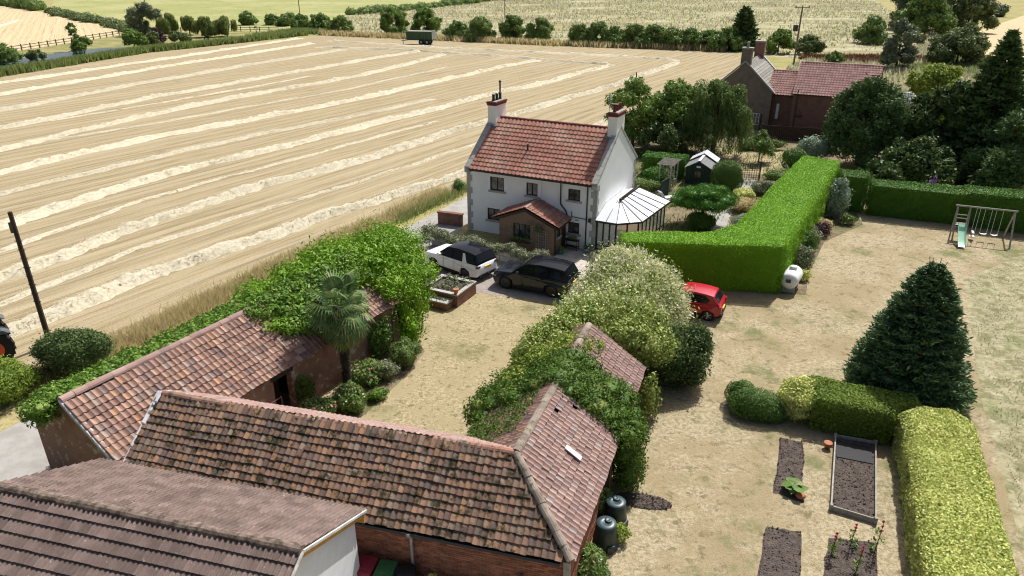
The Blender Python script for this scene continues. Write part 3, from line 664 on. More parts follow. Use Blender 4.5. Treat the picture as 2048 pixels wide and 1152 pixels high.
# ---------------------------------------------------------------- straw windrows
def windrow(pts, label, wd=1.7, ht=.42, dens=26, group='straw rows lying on the stubble field'):
    P = [np.array(p, float) for p in pts]; S = []
    for a, b in zip(P[:-1], P[1:]):
        n = max(2, int(np.linalg.norm(b-a)/.45)); S += [a+(b-a)*i/n for i in range(n)]
    S.append(P[-1]); S = np.array(S); n = len(S)
    k = np.arange(n); ph = rng.uniform(0, 9)
    T = np.gradient(S, axis=0); T = unit(T); Nn = np.stack([-T[:,1], T[:,0]], 1)
    S = S+Nn*(.18*np.sin(k*.11+ph)+.10*np.sin(k*.37+2*ph)+.03*rng.normal(size=n))[:,None]
    cs = np.array([-.62,-.42,-.25,-.08,.1,.27,.44,.62]); cz = np.array([0,.35,.75,1,.95,.7,.35,0]); m_ = len(cs)
    env = np.minimum(1, np.minimum(k+1, n-k)/5.)
    W = wd*np.clip(1+.15*np.sin(k*.23+ph)+.16*np.sin(k*.071+3*ph)+.12*rng.normal(size=n),.45,1.5); Hh = ht*.8*(1+.18*np.sin(k*.31+1.7*ph)+.13*rng.normal(size=n))*env
    V = np.zeros((n,m_,3))
    V[:,:,:2] = S[:,None,:]+Nn[:,None,:]*(cs[None,:,None]*W[:,None,None])+.04*rng.normal(size=(n,m_,2))
    V[:,:,2] = np.maximum(.0, cz[None]*Hh[:,None]*(1+.12*rng.normal(size=(n,m_))))+.004
    V[:,0,2] = V[:,-1,2] = .002
    F = [(i*m_+j, i*m_+j+1, (i+1)*m_+j+1, (i+1)*m_+j) for i in range(n-1) for j in range(m_-1)]
    ln = n*.45; q = int(ln*dens*3); ii = rng.integers(0, n, q); u = rng.normal(0, .38, q)*wd*.8
    pz = np.interp(u/wd, cs, cz)*Hh[ii]*.9
    pos = np.concatenate([S[ii]+Nn[ii]*u[:,None]+rng.normal(0,.2,(q,2)), pz[:,None]+.02], 1)
    LV, LF = leaves(pos, np.tile([0,0,1.],(q,1)), .27, .09, .8)
    V, F = cat([(V.reshape(-1,3), np.array(F)), (LV, LF)])
    return tag(arr('straw_windrow', V, F, M['straw']), label, 'straw row', group)
windrow([(-33,22),(-29.6,27),(-26.2,32),(-22.5,40.5),(-16.6,47.9),(-4.3,63.8),(3.5,73.5),(14,92)], 'pale straw row nearest the cottage, running past the left telegraph pole', 1.4, .5, 40)
windrow([(-36,32),(-31,39.4),(-27.9,48.2),(-22.8,57.5),(-14.9,68.4),(-3.3,86.5),(16.3,115.8),(32.6,145)], 'second straw row out from the cottage across the stubble', 1.4, .46, 34)
windrow([(-43,41),(-37.6,49.3),(-31.5,62.9),(-22.8,75.9),(-3.2,106.3),(4.4,117),(19,140.5)], 'third straw row out, passing behind the left chimney', 1.4, .44, 28)
windrow([(-47.5,50),(-42.4,57),(-34.5,71.5),(-26.5,82),(-18,93),(-11,103)], 'thin broken straw row fading out in mid field', 1.0, .22, 14)
windrow([(-52,57),(-47,63.8),(-38.9,79.5),(-25.7,96.4),(-2.2,136.8),(5,147.5)], 'fifth straw row, ending at the headland row near the lone stub post', 1.4, .42, 22)
windrow([(-57,65),(-52.8,72.5),(-43.2,98),(-26,126),(-14,158)], 'sixth straw row, ending right of the green trailer', 1.4, .40, 20)
windrow([(-64,75),(-59.5,82.7),(-51.5,104.2),(-40.1,127),(-28.7,149.8),(-20,165)], 'seventh straw row, ending just below the green trailer', 1.4, .40, 18)
windrow([(-71,86),(-66.8,93.9),(-59,118.4),(-46.4,148.2),(-37.3,167)], 'eighth straw row from the cottage, left of the trailer', 1.4, .40, 16)
windrow([(-80,98),(-75,106.3),(-66.5,133.4),(-56.2,159.6),(-47.9,181)], 'ninth straw row, second from the reed bank', 1.4, .40, 14)
windrow([(-86,110),(-80.5,122.3),(-69.2,152.4),(-54.6,194)], 'outermost straw row beside the green reed bank', 1.6, .36, 14)
windrow([(-45,172),(-25,166.4),(-2.5,154.1),(9.4,146.5),(19.5,140)], 'inner headland straw row crossing the ends of the others', 1.4, .40, 16)
windrow([(-46,187),(-14,169.5),(18.4,156),(33.5,147.5)], 'outer headland straw row in front of the far hedge and trailer', 1.6, .36, 14)
windrow([(13.5,84),(23,100.5),(33,117),(41,131)], 'straw row at the right edge of the field behind the garden trees', 1.6, .36, 18)
for pts, l in [([(-32.2,31),(-28.6,36.5),(-25.2,44.3),(-19.7,52.7),(-9.6,66.1),(-3,77)], 'thin straw line between the first and second straw rows'), ([(-39.6,36.8),(-34.3,44.4),(-29.7,55.5),(-22.8,66.7),(-9,87.4)], 'thin straw line between the second and third straw rows'), ([(-58,68),(-49.9,77),(-41,88.8),(-25.2,111.7),(-12,138)], 'thin straw line between the fifth and sixth straw rows'), ([(-66,79),(-56.2,88),(-47.6,101.2),(-34,126)], 'thin straw line between the sixth and seventh straw rows')]:
    windrow(pts, l, .55, .12, 10, 'thin straw lines between the rows')
for a, b, l in [((-130,150),(-170,260),'long straw row in the far left field, nearest the fence'), ((-150,150),(-205,270),'middle straw row in the far left field'), ((-175,150),(-250,290),'straw row at the left frame edge in the far left field')]:
    windrow([a, ((a[0]+b[0])/2+3,(a[1]+b[1])/2), b], l, 2.6, .4, 4, 'straw rows in the far left field')

# ---------------------------------------------------------------- cottage
h = thing('cottage', 'white rendered two storey cottage with red pantile roof and two chimneys', 'house', (-3.15,48.5,0), -27)
LX, DY, EZ, RZ = 9.7, 7.8, 4.6, 7.35; RY = DY/2
mb = MB()
wins = [(1.84,2.92,3.17,4.13),(4.62,5.46,3.2,4.07),(7.68,8.53,3.28,4.05),(1.6,2.6,1.0,1.85),(7.75,8.55,1.0,1.78)]
wall(mb, 0, LX, 0, EZ, 0, wins, .12)
for x in (0, LX): mb.add([(x,0,0),(x,DY,0),(x,DY,EZ),(x,RY,RZ+.1),(x,0,EZ)], [(0,1,2,3,4)])
mb.add([(0,DY,0),(LX,DY,0),(LX,DY,EZ),(0,DY,EZ)], [(0,1,2,3)])
mb.build('wall', M['render'], h)
for a, b, c, d in wins: window(h, a, b, c, d, 0, mull=1)
# roof
sl_ = math.hypot(RY+.12, RZ-EZ); pit = math.atan2(RZ-EZ, RY)
rf = MB()
rf.hexa([(.3,-.12,EZ-.10),(LX-.3,-.12,EZ-.10),(LX-.3,RY,RZ-.09),(.3,RY,RZ-.09)],[(.3,-.12,EZ-.03),(LX-.3,-.12,EZ-.03),(LX-.3,RY,RZ-.02),(.3,RY,RZ-.02)])
rf.hexa([(.3,RY,RZ-.09),(LX-.3,RY,RZ-.09),(LX-.3,DY+.12,EZ-.10),(.3,DY+.12,EZ-.10)],[(.3,RY,RZ-.02),(LX-.3,RY,RZ-.02),(LX-.3,DY+.12,EZ-.03),(.3,DY+.12,EZ-.03)])
roof = rf.build('roof', M['batten'], h)
ey = (0, math.cos(pit), math.sin(pit)); ey2 = (0, -math.cos(pit), math.sin(pit))
th_ = tile_mesh('roof_tile', .30, .44, M['tile_house'], th=.03, lift=.045)
tile_slopes(h, roof, th_, [((.33,-.2,EZ-.06), (1,0,0), ey, LX-.66, sl_-.02, None), ((LX-.33,DY+.2,EZ-.06), (-1,0,0), ey2, LX-.66, sl_-.02, None)], .30, .37, 300, .35)
ridge_tiles(roof, (.32,RY,RZ+.03), (LX-.32,RY,RZ+.03), M['tile_ridge'], .14, .45)
MB().box(.3, LX-.3, -.30, -.19, EZ-.17, EZ-.05).build('gutter', M['black_metal'], h)
MB().box(.3, LX-.3, -.18, -.005, EZ-.22, EZ-.11).build('fascia', M['black_metal'], h)
# stone copings along the gables, stone by stone
for gx in (0, LX):
    x0, x1 = (gx-.05, gx+.36) if gx == 0 else (gx-.36, gx+.05)
    for y0, z0, y1, z1 in ((-.25,EZ-.12,RY,RZ+.12),(DY+.25,EZ-.12,RY,RZ+.12)):
        n = 7
        for i in range(n):
            a, b = i/n, (i+.985)/n; p = lambda t: (y0+(y1-y0)*t, z0+(z1-z0)*t)
            (ya,za),(yb,zb) = p(a), p(b)
            MB().hexa([(x0,ya,za),(x1,ya,za),(x1,yb,zb),(x0,yb,zb)],[(x0,ya,za+.19),(x1,ya,za+.19),(x1,yb,zb+.19),(x0,yb,zb+.19)]).build('coping_stone', M['stone'], h, bevel=.01)
    MB().box(x0+.01, x1-.01, -.28, .0, EZ-.34, EZ-.06).build('kneeler', M['stone'], h, bevel=.01)
# quoins
for k in range(10):
    z0 = .06+k*.445; lg = (k % 2 == 0)
    a = .42 if lg else .26; b = .26 if lg else .42
    MB().box(-.025, a, -.028, b-.05, z0, z0+.43).build('quoin', M['stone'], h, bevel=.008)
    MB().box(LX-a, LX+.025, -.026, b-.05, z0, z0+.43).build('quoin', M['stone'], h, bevel=.008)
    MB().box(LX-.3, LX+.025, DY-b, DY+.026, z0, z0+.43).build('quoin', M['stone'], h, bevel=.008)
# chimneys
for cx, hh in ((0.02, 8.3), (LX-.64, 8.3)):
    ch = MB().box(cx, cx+.62, RY-.78, RY+.78, 5.9, hh).build('chimney', M['render'], h)
    MB().box(cx-.05, cx+.67, RY-.83, RY+.83, hh, hh+.13).build('chimney_band', M['redbrown'], ch)
    MB().box(cx-.09, cx+.71, RY-.87, RY+.87, hh+.13, hh+.24).build('chimney_cap', M['redbrown'], ch)
    MB().box(cx-.03, cx+.65, RY-.8, RY+.8, hh+.24, hh+.29).build('flaunching', M['concrete'], ch)
    for i, yy in enumerate((-.5, 0, .5)):
        tall = (cx < 1 and i == 2)
        MB().lathe([(.13,0),(.12,.05),(.1,.1),(.1,.36),(.125,.38),(.125,.44),(.09,.45)], 10, (cx+.31, RY+yy, hh+.29)).build('chimney_pot', M['black_metal'] if cx < 1 else M['redbrown'], ch, True)
        if tall: MB().lathe([(.06,.3),(.06,1.15),(.1,1.16),(.1,1.24),(.02,1.3)], 8, (cx+.31, RY+yy, hh+.29)).build('flue', M['black_metal'], ch, True)
    if cx > 1:
        MB().box(cx+.05, cx+.57, RY-.7, RY-.32, hh+.75, hh+.8).build('cowl', M['dark_metal'], ch)
    MB().box(cx-.10 if cx > 1 else cx-.02, cx+.64 if cx > 1 else cx+.74, RY-1.02, RY-.775, RZ-.78, RZ-.40).build('flashing', M['lead_dark'], ch)
ae = MB().tube([(LX-.7,RY-.4,7.2),(LX-.72,RY-.4,9.7)], .018); [ae.cyl((LX-.72,RY-.75,9.0+.14*i),(LX-.72,RY-.05,9.0+.14*i),.01,n=4) for i in range(5)]
ae.build('aerial', M['grey_metal'], h)
vp = MB().cyl((3.95,1.55,5.55),(3.95,1.55,6.2),.06,n=10).cyl((3.95,1.55,6.2),(3.95,1.55,6.26),.085,n=10).build('vent_pipe', M['black_metal'], h)
MB().slab([(3.72,1.28,5.59),(4.18,1.28,5.59),(4.18,1.8,5.96),(3.72,1.8,5.96)], .02).build('flashing', M['lead'], vp)
MB().tube([(7.18,-.1,4.45),(7.18,-.06,2.95),(7.62,-.06,2.45),(7.66,-.06,2.2)], .045).build('downpipe', M['black_metal'], h)
MB().tube([(9.05,-.1,4.45),(9.05,-.06,4.3),(9.05,-.06,.05)], .045).build('downpipe', M['black_metal'], h)
MB().tube([(5.75,-.06,4.4),(5.75,-.03,2.9)], .035).build('downpipe', M['white_paint'], h)
MB().tube([(8.0,-.05,2.55),(8.0,-.05,2.18),(9.0,-.05,2.13)], .025).build('waste_pipe', M['black_metal'], h)
MB().box(8.25,8.5,-.02,.02,1.92,2.02).build('air_vent', M['stone'], h)
MB().box(9.22,9.36,-.20,-.03,2.0,2.22).lathe([(.02,-.1),(.07,0),(.02,.04)],8,(9.29,-.15,2.25)).build('wall_lantern', M['black_metal'], h)
# porch
P0, P1, PY, PE, PR = 3.6, 7.6, -2.0, 2.12, 2.95; PM = (P0+P1)/2
mb = MB(); pw = (4.65,5.9,.85,1.85)
wall(mb, P0, P1, 0, PE, PY, [pw], .12)
mb.add([(P0,PY,PE),(P1,PY,PE),(PM,PY,PR)], [(0,1,2)])
mb.add([(P0,PY,0),(P0,0,0),(P0,0,PE),(P0,PY,PE)], [(0,1,2,3)])
wall(mb, PY, 0, 0, PE, P1, [(-1.45,-.95,1.1,1.75),(-.75,-.02,.05,2.0)], .1, 'x', -1)
po = mb.build('porch', M['porch_wall'], h)
window(h, *pw, PY, mull=2); window(h, -1.45, -.95, 1.1, 1.75, P1, 'x', -1, mull=0)
MB().box(P1-.09, P1-.04, -.74, -.03, .06, 1.99).build('door', M['wood_dark'], h)
pp = math.atan2(PR-PE, (P1-P0)/2); PS = math.hypot((P1-P0)/2+.3, (PR-PE)*1.15)
pr = MB(); dz = math.tan(pp)*.3
for s_ in (-1, 1):
    xe = PM+s_*((P1-P0)/2+.3)
    a = [(PM,PY-.25,PR+.05),(xe,PY-.25,PE-dz+.05),(xe,.0,PE-dz+.05),(PM,.0,PR+.05)]
    pr.hexa([(x,y,z-.07) for x,y,z in a], a)
prf = pr.build('porch_roof', M['batten'], h)
tp = tile_mesh('roof_tile', .30, .44, M['tile_house'], th=.03, lift=.045)
tile_slopes(h, prf, tp, [((PM+2.38,PY-.27,PE-dz+.04),(0,1,0),(-math.cos(pp),0,math.sin(pp)),2.28,PS+.02,None), ((PM-2.38,-.0,PE-dz+.04),(0,-1,0),(math.cos(pp),0,math.sin(pp)),2.28,PS+.02,None)], .285, .36, 300, .3)
ridge_tiles(prf, (PM,PY-.25,PR+.09), (PM,-.02,PR+.09), M['tile_pink'], .12, .42)
for s_ in (-1, 1):
    xe = PM+s_*((P1-P0)/2+.32)
    MB().bar((PM,PY-.27,PR-.04),(xe,PY-.27,PE-dz-.04),.04,.16).build('barge_board', M['wood_dark'], h)
    MB().box(xe-.05 if s_ > 0 else xe-.06, xe+.06 if s_ > 0 else xe+.05, PY-.2, -.02, PE-dz-.10, PE-dz).build('gutter', M['black_metal'], h)
MB().tube([(P1+.12,PY+.1,PE-.25),(P1+.07,PY+.1,PE-.5),(P1+.07,PY+.1,.05)], .04).build('downpipe', M['black_metal'], h)
tr = thing('wall_trellis', 'square lattice trellis panel fixed on the porch front', 'trellis', tuple(H0 @ Vector((6.35,PY-.06,.1))), -27)
for i in range(6): MB().box(i*.17, i*.17+.03, -.02, 0, 0, 1.55).build('slat', M['wood_grey'], tr)
for i in range(9): MB().box(0, .88, -.042, -.022, .06+i*.18, .09+i*.18).build('slat', M['wood_grey'], tr)
fb = thing('window_box', 'flower filled trough under the porch window', 'planter', tuple(H0 @ Vector((4.6,PY-.2,.62))), -27)
MB().box(0,1.35,-.1,.1,0,.2).build('trough', M['wood_brown'], fb, bevel=.01)
foliage('plants', [(x,0,.25,.2,.14,.14) for x in (.15,.45,.75,1.05,1.25)], 220, .07, L_['mixed'], fb, core=.7)
hb = bush('hanging_basket', 'hanging basket of trailing flowers on the porch gable', 'basket', (0,0), lumps(.26,.22,.24,6,.5), 260, .07, L_['mixed'], flowers=(L_['pink'],40,.06)); hb.location = H0 @ Vector((6.5,PY-.26,1.5))
# conservatory
cv = thing('conservatory', 'lean-to conservatory with pale polycarbonate roof on the cottage gable', 'conservatory', (-3.15,48.5,0), -27)
X0 = LX+.03; pl = [(X0,-.05),(11.15,-.05),(12.35,.95),(12.75,5.9),(X0,5.9)]; ze, zr = 2.25, 3.2
ra, rb = (10.72,1.75,zr), (10.82,5.2,zr)
MB().prism([(X0,0),(11.1,0),(12.28,1.0),(12.66,5.85),(X0,5.85)], 0, .12).build('plinth', M['brick_dark'], cv)
ov = [(X0,-.2),(11.2,-.2),(12.52,.9),(12.95,6.05),(X0,6.05)]
E_ = [(x,y,ze) for x,y in ov]; wl = (X0,1.75,zr-.35); wl2 = (X0,5.2,zr-.35)
facets = [[E_[0],E_[1],ra,wl],[E_[1],E_[2],ra],[E_[2],E_[3],rb,ra],[E_[3],E_[4],wl2,rb],[wl,ra,rb,wl2]]
for f in facets: MB().slab(f, .03).build('roof_panel', M['poly_roof'], cv)
gb = MB()
lerp = lambda a, b, t: tuple(a[i]+(b[i]-a[i])*t for i in range(3))
up = lambda p: (p[0], p[1], p[2]+.02)
for a, b in [(E_[1],ra),(E_[2],ra),(lerp(E_[0],E_[1],.5),lerp(wl,ra,.8)),(E_[3],rb),(lerp(E_[1],E_[2],.5),ra)]+[(lerp(E_[2],E_[3],t),lerp(ra,rb,max(0,t-.1))) for t in (.2,.4,.6,.8)]:
    MB().bar(up(a), up(b), .032, .04).build('glazing_bar', M['dark_metal'], cv)
MB().bar((ra[0],ra[1]-.1,zr+.05),(rb[0],rb[1]+.1,zr+.05),.16,.14).build('ridge', M['wood_dark'], cv)
cr = MB(); [cr.box(rb[0]-.02,rb[0]+.02,ra[1]+.2*i,ra[1]+.2*i+.03,zr+.12,zr+.22) for i in range(16)]; cr.build('cresting', M['wood_dark'], cv)
for i in range(3):
    a, b = E_[i], E_[i+1]; MB().bar((a[0],a[1],ze-.06),(b[0],b[1],ze-.06),.1,.12).build('gutter', M['wood_dark'], cv)
def glaz(a, b, n):
    a, b = Vector((a[0],a[1],0)), Vector((b[0],b[1],0)); d = (b-a)/n
    for i in range(n+1):
        p = a+d*i; MB().box(p.x-.045,p.x+.045,p.y-.045,p.y+.045,.12,ze-.05).build('post', M['wood_dark'], cv)
    for i in range(n):
        p, q = a+d*i, a+d*(i+1); u = d.normalized()*.05
        MB().bar((p.x+u.x,p.y+u.y,1.2),(q.x-u.x,q.y-u.y,1.2),.012,1.9).build('pane', M['cglass'], cv)
        MB().bar((p.x+u.x,p.y+u.y,.5),(q.x-u.x,q.y-u.y,.5),.05,.07).build('rail', M['wood_dark'], cv)
t = NT('clear_glass'); t.fin((.8,.85,.85), .03, .5); tr_ = t.n('ShaderNodeBsdfTransparent'); mx = t.n('ShaderNodeMixShader'); mx.inputs[0].default_value = .35
t.l(tr_.outputs[0], mx.inputs[1]); t.l(t.b.outputs[0], mx.inputs[2]); t.l(mx.outputs[0], t.o.inputs[0]); M['cglass'] = t.m
glaz((X0+.08,0),(11.1,0),3); glaz((11.1,0),(12.28,1.0),2); glaz((12.28,1.0),(12.66,5.85),7)

# ---------------------------------------------------------------- old brick ranges round the courtyard
def pent(mb, x, y0, ym, y1, ez, rz): mb.add([(x,y0,0),(x,y1,0),(x,y1,ez),(x,ym,rz),(x,y0,ez)], [(0,1,2,3,4)])
# left range (A)
A = thing('left_barn', 'long low brick barn with red pantiles and ivy on its ridge, left of courtyard', 'barn', (-13.0,18.9,0), 60)
AL, AW, AE, AR = 14.2, 4.9, 2.45, 4.1; AM = AW/2
mb = MB(); wall(mb, 0, AL, 0, AE, 0, [(6.6,7.6,0,2.0)], .35)
pent(mb, 0, 0, AM, AW, AE, AR); pent(mb, AL, 0, AM, AW, AE, AR); mb.add([(0,AW,0),(AL,AW,0),(AL,AW,AE),(0,AW,AE)], [(0,1,2,3)])
aw = mb.build('wall', M['brick_old'], A)
MB().box(6.5,7.7,-.03,.06,2.0,2.16).build('lintel', M['wood_dark'], A)
MB().box(6.62,7.58,.9,.94,.02,1.98).build('door', M['batten'], A)
sl2 = math.hypot(AM+.15, AR-AE); pa = math.atan2(AR-AE, AM)
for s_ in (0, 1):
    y0 = -.15 if s_ == 0 else AW+.15
    a = [(-.05,y0,AE-.1),(AL+.05,y0,AE-.1),(AL+.05,AM,AR-.02),(-.05,AM,AR-.02)]
    o = MB().hexa([(x,y,z-.07) for x,y,z in a], a).build('roof', M['batten'], A)
    if s_ == 0: ar = o
ta = tile_mesh('roof_tile', .225, .36, M['tile_old'])
miss = set()
tile_slopes(A, ar, ta, [((-.05,-.2,AE-.12),(1,0,0),(0,math.cos(pa),math.sin(pa)),AL+.1,sl2-.03,None)], .225, .30, 300, 1.3, missing=miss)
ridge_tiles(ar, (-.05,AM,AR), (AL+.05,AM,AR), M['tile_pink'], .17, .46, sag=.05)
for i in range(9):
    t0, t1 = i/9, (i+.96)/9; p = lambda t: (-.2+(AM+.2)*t, AE-.12+(AR-AE+.12)*t)
    (ya,za),(yb,zb) = p(t0), p(t1); MB().hexa([(-.12,ya,za-.08),(.10,ya,za-.08),(.10,yb,zb-.08),(-.12,yb,zb-.08)],[(-.12,ya,za+.07),(.10,ya,za+.07),(.10,yb,zb+.07),(-.12,yb,zb+.07)]).build('verge_stone', M['mortar'], A, bevel=.015)
gt = thing('rusty_gate', 'rusty tubular field gate leaning outside the dark barn doorway', 'gate', (-9.97,23.15,0), 60)
for z in (.35,.75,1.15,1.5): MB().cyl((0,0,z),(1.3,0,z),.022,n=6).build('rail', M['rust'], gt)
for x in (0,1.3): MB().cyl((x,0,.1),(x,0,1.55),.026,n=6).build('upright', M['rust'], gt)
# front range (B)
Bn = thing('front_barn', 'mossy pantiled brick range with long sagging ridge across the foreground', 'barn', (-12.66,18.73,0), -15)
BL, BE, BR, BM = 14.65, 2.5, 3.98, 2.1; XR = 12.62
mb = MB(); wall(mb, 0, BL, 0, BE, 0, [], .2)
mb.add([(0,0,0),(0,2*BM,0),(0,2*BM,BE),(0,BM,BR-.05),(0,0,BE)], [(0,1,2,3,4)]); mb.add([(0,2*BM,0),(10.8,2*BM,0),(10.8,2*BM,BE),(0,2*BM,BE)], [(0,1,2,3)])
bw_ = mb.build('wall', M['mortar_bed'], Bn)
bricks(bw_, (0,-.0,0), (1,0,0), BL, .0, BE-.08, M['brick_piece'], (0,-1,0), 300, skip=lambda x, z: x < 6.6, near=lambda q: -q[2] if q[2] < 2.0 else -2.0-random.random()*.01)
pb = math.atan2(BR-BE, BM); sb = math.hypot(BM+.15, (BR-BE)*1.07)
a = [(0,-.15,BE-.1),(BL+.1,-.15,BE-.1),(XR,BM,BR-.02),(0,BM,BR-.02)]
br = MB().hexa([(x,y,z-.07) for x,y,z in a], a).build('roof', M['batten'], Bn)
a = [(10.9,2*BM+.15,BE-.1),(0,2*BM+.15,BE-.1),(0,BM,BR-.02),(XR,BM,BR-.02)]
br2 = MB().hexa([(x,y,z-.07) for x,y,z in a], a).build('roof', M['batten'], Bn)
tb = tile_mesh('roof_tile', .20, .32, M['tile_mossy'])
hipB = lambda u, v: u < BL+.05-(BL+.1-XR)*min(1, v/sb)
tile_slopes(Bn, br, tb, [((0,-.2,BE-.13),(1,0,0),(0,math.cos(pb),math.sin(pb)),BL+.1,sb-.03,hipB)], .20, .255, 300, 1.6, missing=())
tb2 = tile_mesh('roof_tile', .20, .32, M['tile_pink'])
tile_slopes(Bn, br2, tb2, [((XR,2*BM+.2,BE-.13),(-1,0,0),(0,-math.cos(pb),math.sin(pb)),XR,sb-.03,lambda u, v: u > 1.75*(1-v/sb))], .20, .255, 0, 1.2)
ridge_tiles(br, (0,BM,BR-.01), (XR,BM,BR-.01), M['ridge_old'], .15, .44, sag=.07, jit=.02)
MB().box(0,BL-.1,-.32,-.21,BE-.25,BE-.15).build('gutter', M['black_metal'], Bn)
MB().box(5.5,BL-.05,-.16,-.02,BE-.3,BE-.16).build('eaves_board', M['wood_dark'], Bn)
mb = MB(); mb.lathe([(.13,0),(.12,-.1),(.06,-.22)],8,(10.05,-.22,BE-.16)).tube([(10.05,-.2,BE-.3),(10.05,-.12,BE-.5),(10.05,-.12,0)],.05,8); mb.build('downpipe', M['grey_metal'], Bn)
for i in range(7):
    p = lambda t: (-.25+(BM+.2)*t, BE-.1+(BR-BE+.14)*t); (ya,za),(yb,zb) = p(i/7), p((i+1)/7); k = random.uniform(-.05,.1); yb += .02; za += random.uniform(-.03,.03)
    MB().hexa([(-.10-k*.5,ya,za-.3),(.06+k,ya,za-.05),(.06+k,yb,zb-.05),(-.10-k*.5,yb,zb-.3)],[(-.06,ya,za+.09),(.05+k,ya,za+.075),(.05+k,yb,zb+.075),(-.06,yb,zb+.09)]).build('verge_mortar', M['white_mortar'], Bn, bevel=.03)
MB().bar((.1,BM+.18,BR-.06),(4.2,BM+.22,BR-.12),.16,.05).build('lead_flashing', M['lead'], Bn)
# right range (C)
Cn = thing('right_barn', 'pantiled brick barn range hipped into the front barn, overgrown with climbers', 'barn', (1.5,14.85,0), 70)
CL, CE, CR, CM = 10.9, 2.5, 3.98, 2.2; S0 = 1.98
mb = MB(); wall(mb, 0, 5.0, 0, CE, 0, [], .2); wall(mb, 8.2, CL, 0, CE, 0, [], .2); wall(mb, 4.0, CL, 0, CE, 2*CM, [], .2, flip=-1)
mb.add([(CL,0,0),(CL,2*CM,0),(CL,2*CM,CE),(CL,CM,CR),(CL,0,CE)], [(0,1,2,3,4)])
cw_ = mb.build('wall', M['mortar_bed'], Cn)
bricks(cw_, (0,0,0), (1,0,0), 5.0, 0, CE-.06, M['brick_piece'], (0,-1,0), 300, near=lambda q: -q[3])
pc = math.atan2(CR-CE, CM); s_c = math.hypot(CM+.15, (CR-CE)*1.07)
a = [(-.1,-.15,CE-.1),(CL,-.15,CE-.1),(CL,CM,CR-.02),(S0,CM,CR-.02)]
crf = MB().hexa([(x,y,z-.07) for x,y,z in a], a).build('roof', M['batten'], Cn)
a = [(CL,2*CM+.15,CE-.1),(4.1,2*CM+.15,CE-.1),(S0,CM,CR-.02),(CL,CM,CR-.02)]
crl = MB().hexa([(x,y,z-.07) for x,y,z in a], a).build('roof', M['batten'], Cn)
tc_ = tile_mesh('roof_tile', .20, .32, M['tile_pink'])
tile_slopes(Cn, crf, tc_, [((-.1,-.2,CE-.13),(1,0,0),(0,math.cos(pc),math.sin(pc)),CL+.1,s_c-.03,lambda u, v: u > (S0+.1)*min(1, v/s_c)-.02)], .20, .255, 300, 1.5, missing={(0,7,28),(0,9,24)})
tc2 = tile_mesh('roof_tile', .20, .32, M['tile_old'])
tile_slopes(Cn, crl, tc2, [((CL,2*CM+.2,CE-.13),(-1,0,0),(0,-math.cos(pc),math.sin(pc)),CL-S0,s_c-.03,lambda u, v: u < 6.9+2.1*(v/s_c))], .20, .255, 0, 1.2)
ridge_tiles(crf, (S0,CM,CR), (CL,CM,CR), M['ridge_grey'], .16, .46, sag=.04, jit=.02)
ridge_tiles(crf, (-.12,-.18,CE-.06), (S0,CM,CR), M['ridge_grey'], .14, .44, jit=.02)
for i, (u, v) in enumerate(((3.5,.95),)):
    p = Vector((u, -.26+v*math.cos(pc), CE+.045+v*math.sin(pc)))
    MB().bar(p, p+Vector((0,math.cos(pc),math.sin(pc)))*.62,.2,.03).build('roof_light', M['poly_roof'], Cn)
mb = MB(); [mb.box(5.1+k*.16,5.24+k*.16,-.10,-.06,0,2.1) for k in range(4)]; mb.build('plank_door', M['wood_brown'], Cn)
MB().box(5.02,5.16,-.16,-.02,0,2.45).build('post', M['wood_brown'], Cn); MB().box(-.05,.12,-.12,.05,0,CE-.25).build('corner_post', M['wood_grey'], Cn)
# garage in the foreground
Gn = thing('garage', 'white walled garage with brown concrete tile roof in the lower left corner', 'garage', (-4.3,16.0,0), -14.5)
GX, GE, GR, GY = -9.3, 2.95, 4.5, -3.1
mb = MB(); gx0 = -.18; xl = GX+.2
mb.add([(gx0,-.25,0),(gx0,-5.95,0),(gx0,-5.95,GE),(gx0,GY,GR-.12),(gx0,-.25,GE)], [(0,1,2,3,4)])
mb.add([(xl,-.25,0),(xl,-5.95,0),(xl,-5.95,GE),(xl,GY,GR-.12),(xl,-.25,GE)], [(4,3,2,1,0)])
mb.add([(xl,-.25,0),(gx0,-.25,0),(gx0,-.25,GE),(xl,-.25,GE)], [(0,1,2,3)]); mb.add([(xl,-5.95,0),(gx0,-5.95,0),(gx0,-5.95,GE),(xl,-5.95,GE)], [(0,1,2,3)])
mb.build('wall', M['white_paint'], Gn)
pg = math.atan2(GR-GE, -GY); sg = math.hypot(-GY+.1, (GR-GE)*1.04)
a = [(0,.1,GE-.06),(GX,.1,GE-.06),(GX,GY,GR-.03),(0,GY,GR-.03)]; gr1 = MB().hexa([(x,y,z-.06) for x,y,z in a], a).build('roof', M['batten'], Gn)
a = [(GX,-6.3,GE-.06),(0,-6.3,GE-.06),(0,GY,GR-.03),(GX,GY,GR-.03)]; gr2 = MB().hexa([(x,y,z-.06) for x,y,z in a], a).build('roof', M['batten'], Gn)
tg = tile_mesh('roof_tile', .30, .42, M['tile_brown'], 'double', th=.045, lift=.06)
tile_slopes(Gn, gr1, tg, [((0,.14,GE-.07),(-1,0,0),(0,-math.cos(pg),math.sin(pg)),-GX,sg-.03,None)], .30, .33, 150, .5)
tile_slopes(Gn, gr2, tg, [((GX,-6.36,GE-.07),(1,0,0),(0,math.cos(pg),math.sin(pg)),-GX,sg,None)], .30, .33, 150, .5)
ridge_tiles(gr2, (GX,GY,GR), (0,GY,GR), M['ridge_brown'], .16, .45, jit=.008)
for y0, y1 in ((.14,GY),(-6.34,GY)):
    MB().bar((.02,y0,GE-.03),(.02,y1,GR-.03),.06,.07).build('verge', M['mortar'], Gn); MB().bar((-.04,y0,GE-.15),(-.04,y1,GR-.15),.05,.17).build('barge_board', M['barge'], Gn)
